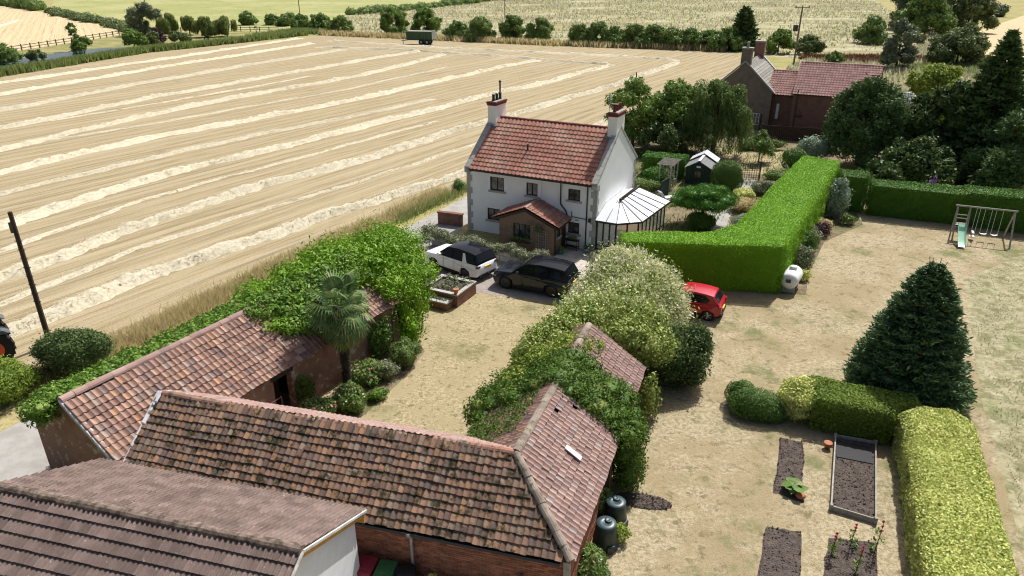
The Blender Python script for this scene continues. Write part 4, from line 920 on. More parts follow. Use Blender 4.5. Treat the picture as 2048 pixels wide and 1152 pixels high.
MB().box(-.3,-.02,.02,.10,GE-.42,GE-.18).build('soffit_block', M['barge'], Gn)

# ---------------------------------------------------------------- neighbouring house
Fh = thing('neighbour_house', 'dark brick cottage with slate roof and red tiled extension beyond the garden', 'house', (29.2,81.6,0), -27)
fx, fr_, fe, fy = -6.6, 7.35, 4.3, 9.5; fm_ = fx/2
mb = MB(); mb.add([(fx,0,0),(0,0,0),(0,0,fe),(fm_,0,fr_),(fx,0,fe)], [(0,1,2,3,4)]); mb.add([(fx,fy,0),(0,fy,0),(0,fy,fe),(fm_,fy,fr_),(fx,fy,fe)], [(4,3,2,1,0)])
wall(mb, 0, fy, 0, fe, 0, [], .1, 'x', -1); wall(mb, 0, fy, 0, fe, fx, [], .1, 'x', 1); mb.build('wall', M['brick_farold'], Fh)
pf = math.atan2(fr_-fe, -fm_); sf = math.hypot(fm_, fr_-fe)+.25
for s_ in (1, -1):
    xe = fm_+s_*(-fm_+.2); a = [(xe,.2,fe-.12),(xe,fy-.2,fe-.12),(fm_,fy-.2,fr_+.03),(fm_,.2,fr_+.03)]
    if s_ < 0: a = a[::-1]
    o = MB().hexa([(x,y,z-.06) for x,y,z in a], a).build('roof', M['slate'], Fh)
    if s_ > 0:
        for r in range(11):
            q = r*.33; c = lambda d: (xe-d*math.cos(pf), fe-.1+d*math.sin(pf))
            (xa,za),(xb,zb) = c(q), c(q+.36); MB().hexa([(xa,.22,za+.0),(xa,fy-.22,za+.0),(xb,fy-.22,zb-.03),(xb,.22,zb-.03)][::-1],[(xa,.22,za+.06),(xa,fy-.22,za+.06),(xb,fy-.22,zb),(xb,.22,zb)][::-1]).build('slate_course', M['slate'], o)
for yy in (.02, fy-.02):
    for s_ in (1,-1): MB().bar((fm_+s_*(-fm_+.25),yy,fe-.05),(fm_,yy,fr_+.18),.34,.16).build('coping', M['stone'] if yy < 1 else M['lead'], Fh)
for yy in (.35, fy-.55):
    c_ = MB().box(fm_-.55,fm_+.55,yy-.42,yy+.42,fr_-.5,fr_+1.45).build('chimney', M['brick_farold'] if yy < 1 else M['brick_far'], Fh)
    MB().box(fm_-.6,fm_+.6,yy-.47,yy+.47,fr_+1.45,fr_+1.62).build('chimney_cap', M['concrete'], c_)
    if yy < 1: MB().lathe([(.15,0),(.13,.45),(.2,.46),(.2,.55),(.03,.62)],8,(fm_,yy,fr_+1.62)).build('chimney_pot', M['concrete'], c_, True)
window(Fh, -1.7, -1.0, .6, 1.9, -.01, fm=M['white_paint'], mull=1, bars=2, rev=-.03, sill=False)
MB().tube([(.1,-.08,4.1),(.1,-.08,.05)],.06).build('downpipe', M['black_metal'], Fh); MB().tube([(-.8,-.08,1.9),(-.8,-.08,.05)],.05).build('downpipe', M['black_metal'], Fh)
def gabled(x0, x1, y0, y1, e, r, tm, nm):
    m_ = (y0+y1)/2; mb = MB(); wall(mb, x0, x1, 0, e, y0, [], .1); wall(mb, x0, x1, 0, e, y1, [], .1, flip=-1)
    for x in (x0, x1): mb.add([(x,y0,0),(x,y1,0),(x,y1,e),(x,m_,r),(x,y0,e)], [(0,1,2,3,4)])
    mb.build(nm, M['brick_far'], Fh)
    p_ = math.atan2(r-e, m_-y0); s_ = math.hypot(m_-y0+.2, (r-e)*1.06)
    a = [(x0-.1,y0-.2,e-.14),(x1+.1,y0-.2,e-.14),(x1+.1,m_,r),(x0-.1,m_,r)]; o = MB().hexa([(x,y,z-.06) for x,y,z in a], a).build('roof', M['batten'], Fh)
    a2 = [(x1+.1,y1+.2,e-.14),(x0-.1,y1+.2,e-.14),(x0-.1,m_,r),(x1+.1,m_,r)]; MB().hexa([(x,y,z-.06) for x,y,z in a2], a2).build('roof', tm, Fh)
    tt = tile_mesh('roof_tile', .30, .42, tm, th=.03, lift=.045); tile_slopes(Fh, o, tt, [((x0-.1,y0-.22,e-.14),(1,0,0),(0,math.cos(p_),math.sin(p_)),x1-x0+.2,s_,None)], .30, .34, 0, .3)
    ridge_tiles(o, (x0-.1,m_,r+.03),(x1+.1,m_,r+.03), tm, .14, .5)
    MB().box(x0,x1,y0-.3,y0-.2,e-.24,e-.14).build('gutter', M['black_metal'], Fh)
gabled(-.6, 2.9, 1.0, 6.4, 4.15, 6.25, M['tile_red_far'], 'link_wall')
gabled(2.3, 10.6, -.2, 6.8, 4.55, 7.35, M['tile_red_far'], 'extension_wall')
MB().tube([(2.75,-.32,4.9),(2.75,-.32,.05)],.06).build('downpipe', M['black_metal'], Fh); MB().tube([(2.75,-.3,2.0),(3.5,-.3,2.0),(3.5,-.3,2.2)],.05).build('waste_pipe', M['black_metal'], Fh)
MB().box(.55,.85,.92,1.0,1.3,3.0).build('meter_box', M['white_paint'], Fh)
# ---------------------------------------------------------------- hedges and clipped plants
clipped_hedge('clipped_hedge', 'tall bright green L-shaped clipped hedge between cottage and side lawn',
    [(6.4,38.6),(15.46,37.3),(25.6,54.4),(23.3,56.2),(18.9,49.4),(15.4,43.8),(13.7,41.2),(11.9,40.0),(6.5,40.2)], [2.85,3.0,3.45,3.5,3.35,3.15,3.0,2.9,2.85], 700, .115, L_['hedge'], asp=.22, out=1.3, rough=.07)
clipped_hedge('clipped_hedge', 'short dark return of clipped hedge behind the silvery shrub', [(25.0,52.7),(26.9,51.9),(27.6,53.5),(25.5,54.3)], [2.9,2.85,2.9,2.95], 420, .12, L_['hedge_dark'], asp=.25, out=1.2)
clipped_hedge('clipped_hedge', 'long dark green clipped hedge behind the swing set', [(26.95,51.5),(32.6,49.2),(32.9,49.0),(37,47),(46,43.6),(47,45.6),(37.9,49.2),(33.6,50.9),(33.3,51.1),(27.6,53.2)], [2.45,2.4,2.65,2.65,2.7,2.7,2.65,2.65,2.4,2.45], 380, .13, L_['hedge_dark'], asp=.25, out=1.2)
clipped_hedge('golden_hedge', 'broad golden yellow hedge running down the right side by the vegetable beds', [(10.9,12.9),(13.6,12.9),(17.5,22.2),(17.3,23.3),(16.2,23.7),(15.1,23.2),(14.75,22.0)], [1.7,1.7,1.75,1.7,1.65,1.65,1.7], 900, .085, L_['gold'], asp=.6, out=0, jit=.9, rough=.10, rnd=.35)
clipped_hedge('privet_hedge', 'dark leafy clipped hedge between spruce and vegetable beds', [(12.2,24.15),(14.9,23.0),(15.3,23.4),(16.4,23.9),(16.6,24.6),(12.7,26.1)], [1.5,1.45,1.5,1.5,1.45,1.5], 800, .085, L_['privet'], asp=.6, out=0, jit=.9, rough=.07, rnd=.25)
bush('golden_shrub', 'rounded golden shrub at the left end of the dark clipped hedge', 'shrub', (12.05,25.05), lumps(.85,.85,.82,14,.4,.78), 620, .085, L_['gold'])
bush('topiary', 'dark rounded topiary mound on the lawn left of the golden shrub', 'topiary', (10.3,25.25), [(0,0,.5,1.1,.72,.68),(.35,-.2,.45,.8,.7,.6),(-.35,.2,.5,.7,.6,.6),(.75,-.3,.35,.55,.5,.5)], 900, .06, L_['box'], jit=.7, depth=.035)
bush('topiary', 'small boxy topiary bush behind the rounded topiary mound', 'topiary', (9.85,26.0), [(0,0,.45,.5,.45,.68),(.15,.1,.6,.5,.42,.5),(-.2,.05,.55,.42,.42,.5)], 900, .06, L_['box'], jit=.7, depth=.035)
MB().box(10.6,12.2,26.0,26.06,0,.22).build('low_board', M['wood_brown']).rotation_euler = (0,0,0)
tag(bpy.data.objects['low_board'], 'low dark plank edging behind the topiary mound', 'plank')
bush('dark_shrub', 'large dark rounded shrub at the end of the right barn', 'shrub', (7.55,27.95), lumps(1.45,1.5,1.5,18,.34,1.35), 480, .11, L_['dark'], jit=.9)
bush('dark_shrub', 'dark shrub at the foot of the left telegraph pole', 'shrub', (-20.4,28.6), lumps(1.5,1.3,1.15,16,.38,1.1), 480, .10, L_['dark'], jit=.9)
bush('dark_shrub', 'dark bush cut by the left frame edge', 'shrub', (-22.3,26.3), lumps(1.5,1.3,1.0,12,.38,.95), 480, .10, L_['privet'], jit=.9)
bush('low_shrub', 'low green bush at the foot of the left barn gable', 'shrub', (-17.0,19.3), lumps(1.0,.9,.6,10,.4,.5), 480, .10, L_['privet'])

# ---------------------------------------------------------------- climbers on the barns
A0 = Matrix.Translation((-13.0,18.9,0)) @ Matrix.Rotation(R(60),4,'Z')
C0 = Matrix.Translation((1.5,14.85,0)) @ Matrix.Rotation(R(70),4,'Z')
def creeper(name, label, frame, cl, dens, size, m, flowers=None, **k):
    o = foliage(name, cl, dens, size, m, **k); o.matrix_basis = frame
    tag(o, label, 'climber')
    if flowers:
        fm, fd, fs, sel = flowers; P, N = ell_pts(cl, fd, .05, low=-.1); kp = sel(P); V, F = leaves(P[kp]+N[kp]*fs*.4, N[kp], fs, .45, 1.2); arr('blossom', V, F, fm, o, 'stuff')
    return o
cl = []
for i in range(64):
    x = -.5+i*.2
    cl.append((x, 3.45+random.uniform(-.15,.2), 3.62+random.uniform(-.12,.1), .42, .62+random.uniform(-.1,.2), .42))
    if x > .3: cl.append((x, 4.45+random.uniform(-.1,.2), 2.9+random.uniform(-.2,.15), .45, .6, .5))
    if i % 2 and x > 2: cl.append((x, 5.1, 1.6+random.uniform(-.4,.3), .5, .35, .9))
    if i % 3 == 0: cl.append((x, 2.95+random.uniform(-.1,.15), 3.92, .4, .32, .22))
creeper('ivy', 'bright ivy smothering the back slope and ridge of the left barn', A0, cl, 170, .115, L_['ivy'], core=.75)
wc = [(-11.9,31.0,2.5,1.2,1.4,.9),(-11.0,33.1,2.4,1.3,1.5,1.0),(-10.0,34.8,2.5,1.4,1.5,1.0),(-8.8,35.6,3.0,1.4,1.5,1.0),(-7.3,36.6,3.3,1.3,1.3,1.2),(-6.1,36.4,3.1,1.2,1.2,1.1),(-5.2,33.7,2.7,1.1,1.3,1.1),(-5.9,31.9,3.0,1.0,1.0,.8),(-7.3,33.0,3.5,1.4,1.3,1.0),(-8.6,31.4,3.5,1.4,1.3,.9),(-9.6,29.3,3.4,1.0,1.2,.7),(-6.5,34.8,3.5,1.4,1.3,1.1),(-10.3,31.2,3.6,1.3,1.4,.9),(-9.2,33.4,3.7,1.5,1.4,1.0),(-10.6,28.2,3.6,.8,1.0,.5),(-5.0,31.0,1.0,.55,.55,.8),(-11.6,29.4,3.5,1.0,1.2,.7),(-10.2,26.9,3.45,.7,.7,.3),(-4.9,33.6,1.5,.6,.7,.9),(-4.85,32.6,1.7,.55,.6,.9),(-5.4,31.6,1.7,.55,.5,.9),(-5.0,34.6,1.4,.6,.7,1.0)]
rs = np.random.default_rng(5); extra = []
for c in wc[:15]:
    for _ in range(9):
        d = rs.normal(size=3); d /= np.linalg.norm(d); d[2] = abs(d[2])*.9-.25
        k_ = rs.uniform(.28,.5); extra.append((c[0]+d[0]*c[3]*.9, c[1]+d[1]*c[4]*.9, c[2]+d[2]*c[5]*.95, c[3]*k_, c[4]*k_, c[5]*k_*.7))
o = foliage('wisteria', wc+extra, 150, .17, L_['wisteria'], core=.6, asp=.38, jit=.9, depth=.17, wob=.18); tag(o, 'big billowing bright green wisteria over the far end of the left barn', 'climber')
for p in ((-4.9,31.4),(-4.7,32.6),(-5.6,31.2),(-5.2,33.4)): MB().tube([(p[0],p[1],0),(p[0]+.1,p[1]+.1,.9),(p[0]-.1,p[1]+.2,2.2)], .045).build('stem', M['bark'], o)
# cream climber: dome over the far end of the right barn
cc = [(6.2,33.0,2.0,2.1,2.0,2.3),(7.0,31.3,2.0,2.0,2.0,2.2),(5.2,32.0,1.9,1.8,1.8,2.2),(5.6,29.9,2.1,2.0,1.9,2.0),(6.7,30.1,1.9,1.3,1.3,1.8),(4.2,30.6,1.6,1.5,1.6,1.8),(4.2,28.5,2.4,1.6,1.5,1.6),(5.7,28.0,2.6,1.5,1.3,1.4),(3.0,27.3,2.6,1.3,1.3,1.4),(2.3,26.2,2.8,1.2,1.1,1.2),(6.4,26.6,2.6,.9,.9,.8),(5.2,26.5,3.1,.9,.8,.7),(1.5,25.2,2.8,1.0,1.0,1.0),(2.7,28.6,1.4,1.2,1.3,1.3),(6.1,25.0,1.0,.4,.5,1.0)]
rs = np.random.default_rng(9); extra = []
for c in cc[:14]:
    for _ in range(10):
        d = rs.normal(size=3); d /= np.linalg.norm(d); d[2] = abs(d[2])*1.1-.35
        k_ = rs.uniform(.2,.42); extra.append((c[0]+d[0]*c[3]*.98, c[1]+d[1]*c[4]*.98, c[2]+d[2]*c[5]*.98, c[3]*k_, c[4]*k_, c[5]*k_*.85))
cc = [(a-.35,b,c,d*.95,e*.95,f_) for a,b,c,d,e,f_ in cc]; extra = [(a-.35,b,c,d,e,f_) for a,b,c,d,e,f_ in extra]
o = foliage('flowering_climber', cc+extra, 190, .125, L_['cream'], core=.62, asp=.55, jit=1.0, depth=.14, wob=.16); tag(o, 'huge cream flowered climber billowing over the far end of the right barn', 'climber')
P, N = ell_pts(cc+extra, 320, .08, low=-.1); ok = (P[:,2] > 1.2) & (rng.uniform(size=len(P)) < np.clip((P[:,1]-27.4)/4.6, 0, 1)*np.clip(.32+.65*(vnoise(P[:,0],P[:,1],1.4)+.5),0,1)) & (N[:,2] > -.1)
V, F = leaves(P[ok]+N[ok]*.06, N[ok], .15, .4, 1.2, out=1.1); arr('blossom', V, F, L_['flower_cream'], o, 'stuff')
lc = []
for x, y, z, a, b_, c_ in [(1.1,24.4,2.9,1.0,.9,.7),(.4,23.4,2.6,.8,.8,.7),(1.9,23.5,3.5,.8,.8,.5),(2.6,24.6,3.55,.9,.9,.5),(0.0,22.4,2.0,.7,.7,.8),(-.5,24.0,1.2,.6,.7,.9),(.6,25.2,1.6,.8,.9,1.3)]:
    lc.append((x,y,z,a,b_,c_))
    for _ in range(7):
        d = rs.normal(size=3); d /= np.linalg.norm(d); d[2] = abs(d[2])-.3; k_ = rs.uniform(.3,.45); lc.append((x+d[0]*a*.9,y+d[1]*b_*.9,z+d[2]*c_*.9,a*k_,b_*k_,c_*k_))
o = foliage('lime_climber', lc, 260, .11, L_['lime'], core=.74, jit=1.0, depth=.09); tag(o, 'yellow green climber between the dark ivy and the cream climber', 'climber')
# dark ivy tongue across the right barn, spilling over both eaves
dv = []
def roofz(y): return 2.45+1.5*(1-abs(y-2.2)/2.35)
for i in range(150):
    y = rs.uniform(-.45,4.9); f = (y+.4)/5.2
    x0 = 6.2-.5*abs(f-.5); x1 = 8.6-.5*f
    if f > .62: x0 = 6.1-.9*(f-.62)*2; x1 = 8.6
    x = rs.uniform(x0, x1); k_ = rs.uniform(.3,.62)
    z = roofz(y)+.05+rs.uniform(0,.12)
    dv.append((x, y, z, k_, k_, k_*.42))
for i in range(36):
    dv.append((rs.uniform(5.9,7.3), -.5+rs.uniform(-.22,.12), rs.uniform(.5,2.5), .45, .42, .5))
for i in range(26): dv.append((rs.uniform(5.4,7.8), 5.0+rs.uniform(-.2,.25), rs.uniform(.4,2.4), .5, .4, .5))
creeper('dark_ivy', 'dark green ivy draped across the right barn roof beside the ridge', C0, dv, 190, .095, L_['ivy_dark'], core=.7, depth=.12, jit=1.0)
dv = []
for k_ in range(10):
    x, y = 3.6+.26*k_, 2.5
    for j in range(11):
        y += .2; x += rs.normal()*.07-.10*(k_ > 2); dv.append((x, y, roofz(y)+.05, .17+.1*rs.uniform(), .17, .09))
creeper('trailing_ivy', 'sparse olive ivy runners trailing down the shaded barn roof', C0, dv, 260, .085, L_['ivy_dark'], core=.5, depth=.2, jit=1.0)
dv = []
for i in range(210):
    y = rs.uniform(.1,2.7); x = rs.uniform(7.7+.72*(2.45-y)*(.7+.3*math.sin(y*5)), 14.2)
    if x > 12.2 and y < 1.25: continue
    if x < 9.3 and rs.uniform() < .3: continue
    k_ = rs.uniform(.25,.5); dv.append((x, y, 2.45+1.65*(1-abs(y-2.45)/2.6)+.05+.06*max(0,x-8.5)*rs.uniform(.4,1), k_, k_, k_*.5))
creeper('creeping_vine', 'dense green creeper covering the far tiles of the left barn', A0, dv, 150, .15, L_['ivy'], core=.6, depth=.16)
bush('box_ball', 'dark box ball against the courtyard wall under the ivy', 'shrub', (-.75,21.2), lumps(.65,.6,.6,8,.35,.55), 700, .06, L_['box'], depth=.04)
bush('box_ball', 'smaller box ball at the end of the yellow green climber', 'shrub', (-.55,22.7), lumps(.5,.5,.5,8,.35,.45), 700, .06, L_['box'], depth=.04)

# ---------------------------------------------------------------- courtyard planting
pt = thing('palm_tree', 'fan palm with shaggy trunk standing in the courtyard flower bed', 'palm', (-7.33,27.05,0))
mb = MB(); pz = [(0,0,0),(.04,.02,1.0),(.03,.06,2.0),(.0,.05,3.0),(0,.02,4.1)]
for (a, b), (r0, r1) in zip(zip(pz[:-1],pz[1:]), ((.2,.17),(.17,.17),(.17,.21),(.21,.25))): mb.cyl(a, b, r0, r1, 10)
tk = mb.build('trunk', M['palm_bark'], pt)
n = 2600; zz = rng.uniform(.2,4.0,n); an = rng.uniform(0,6.28,n); rr = .17+.05*(zz > 2.6)
Pp = np.stack([rr*np.cos(an), rr*np.sin(an), zz], 1); Nn_ = np.stack([np.cos(an),np.sin(an),-.9*np.ones(n)],1); V, F = leaves(Pp, Nn_, .2, .12, .5, out=1.6); arr('fibre', V, F, M['palm_bark'], pt, 'stuff')
vs, fs = [], []
mb = MB().cyl((0,0,0),(.62,0,.02),.016,.010,5,False)
for i in range(24):
    a = R(-118+236*i/23); l = .78*(1-.16*abs(a)/2); dx, dy = math.cos(a), math.sin(a); wv = .034
    b0 = Vector((.6,0,.02)); m1 = b0+Vector((dx*l*.55, dy*l*.55, .05)); tp = b0+Vector((dx*l, dy*l, -.16-.08*random.random())); nn_ = Vector((-dy,dx,0))*wv
    mb.add([b0, m1-nn_+Vector((0,0,-.012)), tp, m1+nn_+Vector((0,0,.012))], [(0,1,2,3)])
fm = bpy.data.meshes.new('frond'); fm.from_pydata(mb.v, [], mb.f); fm.update(); fm.materials.append(L_['palm'])
for i in range(58):
    o = bpy.data.objects.new('frond', fm); C.objects.link(o); o.parent = pt
    el = R(66-162*(i/57)**.72+random.uniform(-9,9)); az = i*2.39996+random.uniform(-.2,.2); s_ = random.uniform(.92,1.25)
    o.matrix_basis = Matrix.Translation((.08*math.cos(az),.08*math.sin(az),4.35-.75*(i/57))) @ Matrix.Rotation(az,4,'Z') @ Matrix.Rotation(-el,4,'Y') @ Matrix.Rotation(random.uniform(-.5,.5),4,'X') @ Matrix.Scale(s_,4)
bush('hydrangea', 'pink hydrangea in the courtyard bed beside the barn doorway', 'shrub', (-8.1,24.6), lumps(.8,.7,.6,14,.4,.5), 420, .11, L_['mixed'], flowers=(L_['pink'],14,.12))
bush('leafy_shrub', 'leafy lime flowering shrub just right of the palm trunk', 'shrub', (-7.0,25.6), lumps(.7,.6,.6,10,.45,.5), 330, .12, L_['mixed'], flowers=(L_['flower_cream'],10,.09))
bush('round_shrub', 'round olive green shrub at the bend of the courtyard bed', 'shrub', (-5.15,29.3), lumps(.75,.75,.68,12,.35,.62), 560, .07, L_['willow'], depth=.05)
bush('grey_shrub', 'grey green low shrub beside the round shrub in the courtyard bed', 'shrub', (-5.75,28.2), lumps(.65,.6,.45,10,.4,.35), 420, .08, L_['lav'])
bush('pale_perennial', 'pale leafy perennials behind the palm in the courtyard bed', 'plant', (-6.7,27.9), lumps(.8,.7,.55,14,.4,.45), 240, .13, L_['mixed'], flowers=(L_['pink'],5,.09), core=.4, depth=.2)
bush('wall_shrub', 'twiggy shrub trained up the left barn wall beyond the palm', 'shrub', (-6.3,29.9), lumps(.55,.55,1.1,14,.4,1.05), 220, .11, L_['box'], core=.4, depth=.2)
bush('wall_shrub', 'small green climber on the barn wall left of the palm', 'shrub', (-8.75,25.6), lumps(.35,.35,.7,8,.5,.9), 240, .10, L_['ivy_dark'], core=.4, depth=.2)
bush('edge_shrub', 'low bright green plant on the lawn edge below the round shrub', 'plant', (-5.9,26.4), lumps(.45,.4,.3,8,.45,.22), 420, .08, L_['ivy'])
bush('red_flowers', 'small clump of red flowers behind the front barn ridge', 'plant', (-7.0,22.9), lumps(.35,.25,.22,6,.5,.7), 160, .09, L_['mixed'], core=.4, flowers=(L_['red'],26,.09))
bush('white_flowers', 'small pale flowered clump behind the front barn ridge', 'plant', (-5.1,22.9), lumps(.45,.35,.3,8,.5,.8), 260, .09, L_['mixed'], core=.5, flowers=(L_['white'],20,.07))
# stepped brick planter
pl_ = thing('brick_planter', 'stepped brick planter with bedding plants between lawn and drive', 'planter', (-4.9,36.35,0), -27)
def brickbox(nm, x0, x1, y0, y1, z, t_=.2):
    o = MB().box(x0,x1,y0,y0+t_,0,z).box(x0,x1,y1-t_,y1,0,z).box(x0,x0+t_,y0+t_,y1-t_,0,z).box(x1-t_,x1,y0+t_,y1-t_,0,z).build(nm, M['brick_dark'], pl_)
    MB().box(x0-.03,x1+.03,y0-.03,y0+t_+.02,z,z+.07).box(x0-.03,x1+.03,y1-t_-.02,y1+.03,z,z+.07).box(x0-.03,x0+t_+.02,y0+t_+.025,y1-t_-.025,z,z+.07).box(x1-t_-.02,x1+.03,y0+t_+.025,y1-t_-.025,z,z+.07).build('coping', M['stone'], o)
    MB().box(x0+t_,x1-t_,y0+t_,y1-t_,.02,z-.06).build('soil', M['soil'], pl_)
brickbox('lower_wall', -.1, 1.75, -.55, .05, .42); brickbox('upper_wall', -.25, 2.05, .1, 2.2, .72)
MB().box(-.55,-.2,.0,.4,0,1.25).build('pier', M['brick_dark'], pl_)
foliage('bedding', [(random.uniform(.1,1.9),random.uniform(.5,2.3),.78,.22,.22,.16) for _ in range(14)]+[(random.uniform(.3,1.5),-.25,.42,.16,.14,.14) for _ in range(5)], 200, .09, L_['lav'], pl_, core=.4, depth=.25)
pot = MB().lathe([(.1,0),(.15,.2),(.17,.22),(.17,.26),(.13,.26)],12).build('plant_pot', M['terracotta'], None, True); pot.location = tuple(Vector((-4.9,36.35,.82)) + Matrix.Rotation(R(-27),3,'Z') @ Vector((1.9,.22,0))); tag(pot, 'terracotta pot on the corner of the brick planter', 'pot')
# low hedge and wall in front of the cottage
gw = thing('garden_wall', 'low stone wall topped by grey green lavender hedge before the cottage', 'wall', (-5.2,45.3,0), -31)
for k in range(11):
    for r in range(2): MB().box(k*.78+(.0 if r else -.2),k*.78+.76+(.0 if r else -.2),-.2+random.uniform(0,.02),.2,r*.36,r*.36+.345).build('stone', M['stone'], gw, bevel=.02)
lv = []
for i in range(52): lv.append((i*.165+random.uniform(-.1,.1), -.05+random.uniform(-.28,.2), .80+random.uniform(-.12,.12)+.12*math.sin(i*.4), .34, .34, .27))
o = foliage('lavender_hedge', lv, 330, .085, L_['lav'], core=.75, jit=1.0, depth=.12); o.location = gw.location; o.rotation_euler = gw.rotation_euler; tag(o, 'clipped grey green hedge growing along the low wall by the cars', 'hedge')
lb = MB().box(0,1.9,-.14,.14,0,.85).box(-.05,1.95,-.18,.18,.85,.95).build('brick_wall', M['brick_dark']); lb.location = (-5.4,49.7,0); lb.rotation_euler = (0,0,R(-20)); tag(lb, 'short brick garden wall beside the left corner of the cottage', 'wall')
bush('valerian', 'pink valerian growing at the left end of the low wall', 'plant', (-5.7,46.6), lumps(.6,.6,.6,10,.45,.5), 170, .11, L_['lav'], core=.4, depth=.25, flowers=(L_['pink'],12,.09))
bush('field_bush', 'small round green bush on the field verge behind the cottage', 'shrub', (-4.5,57.6), lumps(.55,.5,.5,8,.4,.5), 380, .10, L_['box'])
# things at the front door
tb_ = thing('garden_table', 'dark potting table with plants against the cottage front', 'table', tuple(H0 @ Vector((7.75,-.65,0))), -27)
MB().box(0,.95,0,.42,.68,.72).build('tabletop', M['wood_dark'], tb_); MB().box(.05,.9,.04,.38,.25,.28).build('shelf', M['wood_dark'], tb_)
for x in (.03,.9):
    for y in (.02,.36): MB().box(x,x+.04,y,y+.04,0,.68).build('leg', M['wood_dark'], tb_)
bush('potted_flowers', 'potted pink flowers standing on the dark potting table', 'plant', tuple((H0 @ Vector((8.2,-.45,0)))[:2]), lumps(.3,.16,.15,8,.5,.85), 320, .06, L_['mixed'], core=.5, flowers=(L_['pink'],60,.05))
def pot_(x, y, m, label, fl):
    t = thing('flower_pot', label, 'pot', tuple(H0 @ Vector((x,y,0)))); MB().lathe([(.12,0),(.2,.18),(.2,.3),(.16,.33),(.14,.3)],14).build('pot', m, t, True)
    foliage('plant', shift(lumps(.2,.2,.16,6,.5,.1),0,0,.32), 300, .07, L_['mixed'], t, core=.5)
pot_(7.95,-1.55,M['turquoise'],'turquoise glazed pot by the porch door',0); pot_(9.35,-.5,M['concrete'],'grey pot of purple plants at the cottage corner',0)

# ---------------------------------------------------------------- conifers and trees
def conifer(name, label, loc, Hh, Rr, nb, m, size, per=46, power=.85, base=.3, droop=.12, group=None, tipup=.10):
    t = thing(name, label, 'tree', (loc[0],loc[1],0), 0, group)
    MB().cyl((0,0,0),(0,0,Hh*.97),Hh*.026,.015,8).build('trunk', M['bark'], t)
    PP = []; NN = []; br_ = MB()
    for i in range(nb):
        f = (i+.5)/nb; z = base+(Hh-base)*(1-(1-f)**.72) if False else base+(Hh-base)*f**1.25
        r = Rr*max(.02,(1-(z-base*.3)/Hh))**power*random.uniform(.8,1.08)*(1 if f > .06 else .9); az = i*2.39996+random.uniform(-.3,.3)
        d = np.array([math.cos(az), math.sin(az), 0]); side = np.array([-d[1], d[0], 0])
        k = max(14, int(per*(r/Rr+.12))); tt = rng.uniform(.12,1,k)**.7
        lat = rng.normal(0,.20,k)*r*(1-.55*tt)*1.0
        zz = z+(-droop*tt+tipup*tt**3)*r+rng.normal(0,.035,k)*1.2
        PP.append(d*(tt*r)[:,None]+side*lat[:,None]+np.array([0,0,1.])*zz[:,None]); NN.append(np.tile(unit((d+[0,0,.35])[None]),(k,1))+side*np.sign(lat)[:,None]*.5)
        if i % 3 == 0: br_.cyl((0,0,z),tuple(d*r*.8+np.array([0,0,z-droop*r*.7])),.02+.01*r,.008,4,False)
    br_.build('branch', M['bark'], t)
    V, F = leaves(np.concatenate(PP), unit(np.concatenate(NN)), size, .3, .6, out=1.4)
    arr('crown', V, F, m, t); return t
conifer('spruce', 'dense blue green spruce standing on the dry lawn at right', (17.25,26.6), 6.3, 2.65, 620, L_['spruce'], .21, 190, .60, .30, .05)
for q in range(9):
    a = q*.7; sh = MB().cyl((.12*math.cos(a),.12*math.sin(a),5.5+.04*q),(.34*math.cos(a)*(1 if q else 0),.34*math.sin(a)*(1 if q else 0),6.35+random.uniform(-.15,.35)),.022,.012,5).build('leader_shoot', M['bark'], bpy.data.objects['spruce'])
conifer('tall_conifer', 'tall ragged dark conifer at the right frame edge', (41.6,62.4), 12.4, 5.0, 330, L_['conifer'], .60, 90, .75, .4, .18)
conifer('far_cypress', 'pointed dark evergreen in the far hedge left of the chimneys', (51.5,167.5), 9.0, 4.2, 150, L_['conifer'], .9, 60, .5, .2, .05)
def cone_lumps(n, R_, H_, seed, z0=0., k0=.42, squash=1.):
    rs = np.random.default_rng(seed); out = []
    for i in range(n):
        a = rs.uniform(0,6.283); f = rs.uniform(0,1)**.8; rr = R_*math.sqrt(max(.04,1-f**2.4))*rs.uniform(.35,.9); k = k0*R_*rs.uniform(.5,1.15)*(1-.3*f)
        out.append((rr*math.cos(a), rr*math.sin(a), z0+f*(H_-z0)*.9+k*.3, k, k, k*squash))
    return out
tree('dark_yew', 'broad dark rounded evergreen in front of the neighbour extension', (33.0,66.6), cone_lumps(70,4.0,8.2,3,.3,.27,1.3), 62, .28, L_['conifer'], 2, .3, jit=1.0, out=.9, asp=.4)
tree('dark_evergreen', 'dark evergreen mass between the rounded evergreen and tall conifer', (39.6,64.8), cone_lumps(56,4.4,7.6,4,.0,.32), 52, .34, L_['dark'], 2, .3, jit=1.0)
tree('dark_evergreen', 'lower shaded evergreen filling behind the long clipped hedge', (34.8,59.5), cone_lumps(36,3.2,3.8,14,.0,.32), 60, .28, L_['dark'], 1, .2, jit=1.0)
tree('dark_evergreen', 'shaded conifer under the tall ragged conifer above the swings', (41.2,56.5), cone_lumps(44,4.4,6.4,15,.0,.30), 52, .32, L_['conifer'], 1, .2, out=.9, asp=.4)
tree('blossom_tree', 'white flowering shrub between the dark evergreens', (38.0,70.5), cone_lumps(22,2.5,5.9,6,2.4,.34), 60, .26, L_['white'], 2, .15, cat_='tree', core=.4)
tree('lime_tree', 'lime green rounded tree behind the dark evergreens', (55.5,96.0), cone_lumps(30,3.6,5.0,7,.8,.36), 60, .32, L_['lime'], 2, .2)
tree('garden_tree', 'olive green tree at the left of the garden trees behind the chimney', (12.6,74.0), cone_lumps(50,3.6,6.9,8,.4,.30), 62, .24, L_['tree'], 2.5, .2)
tree('garden_tree', 'darker tree between the olive tree and the weeping willow', (16.8,73.2), cone_lumps(50,3.6,6.6,9,.3,.30), 62, .24, L_['tree'], 2.5, .2)
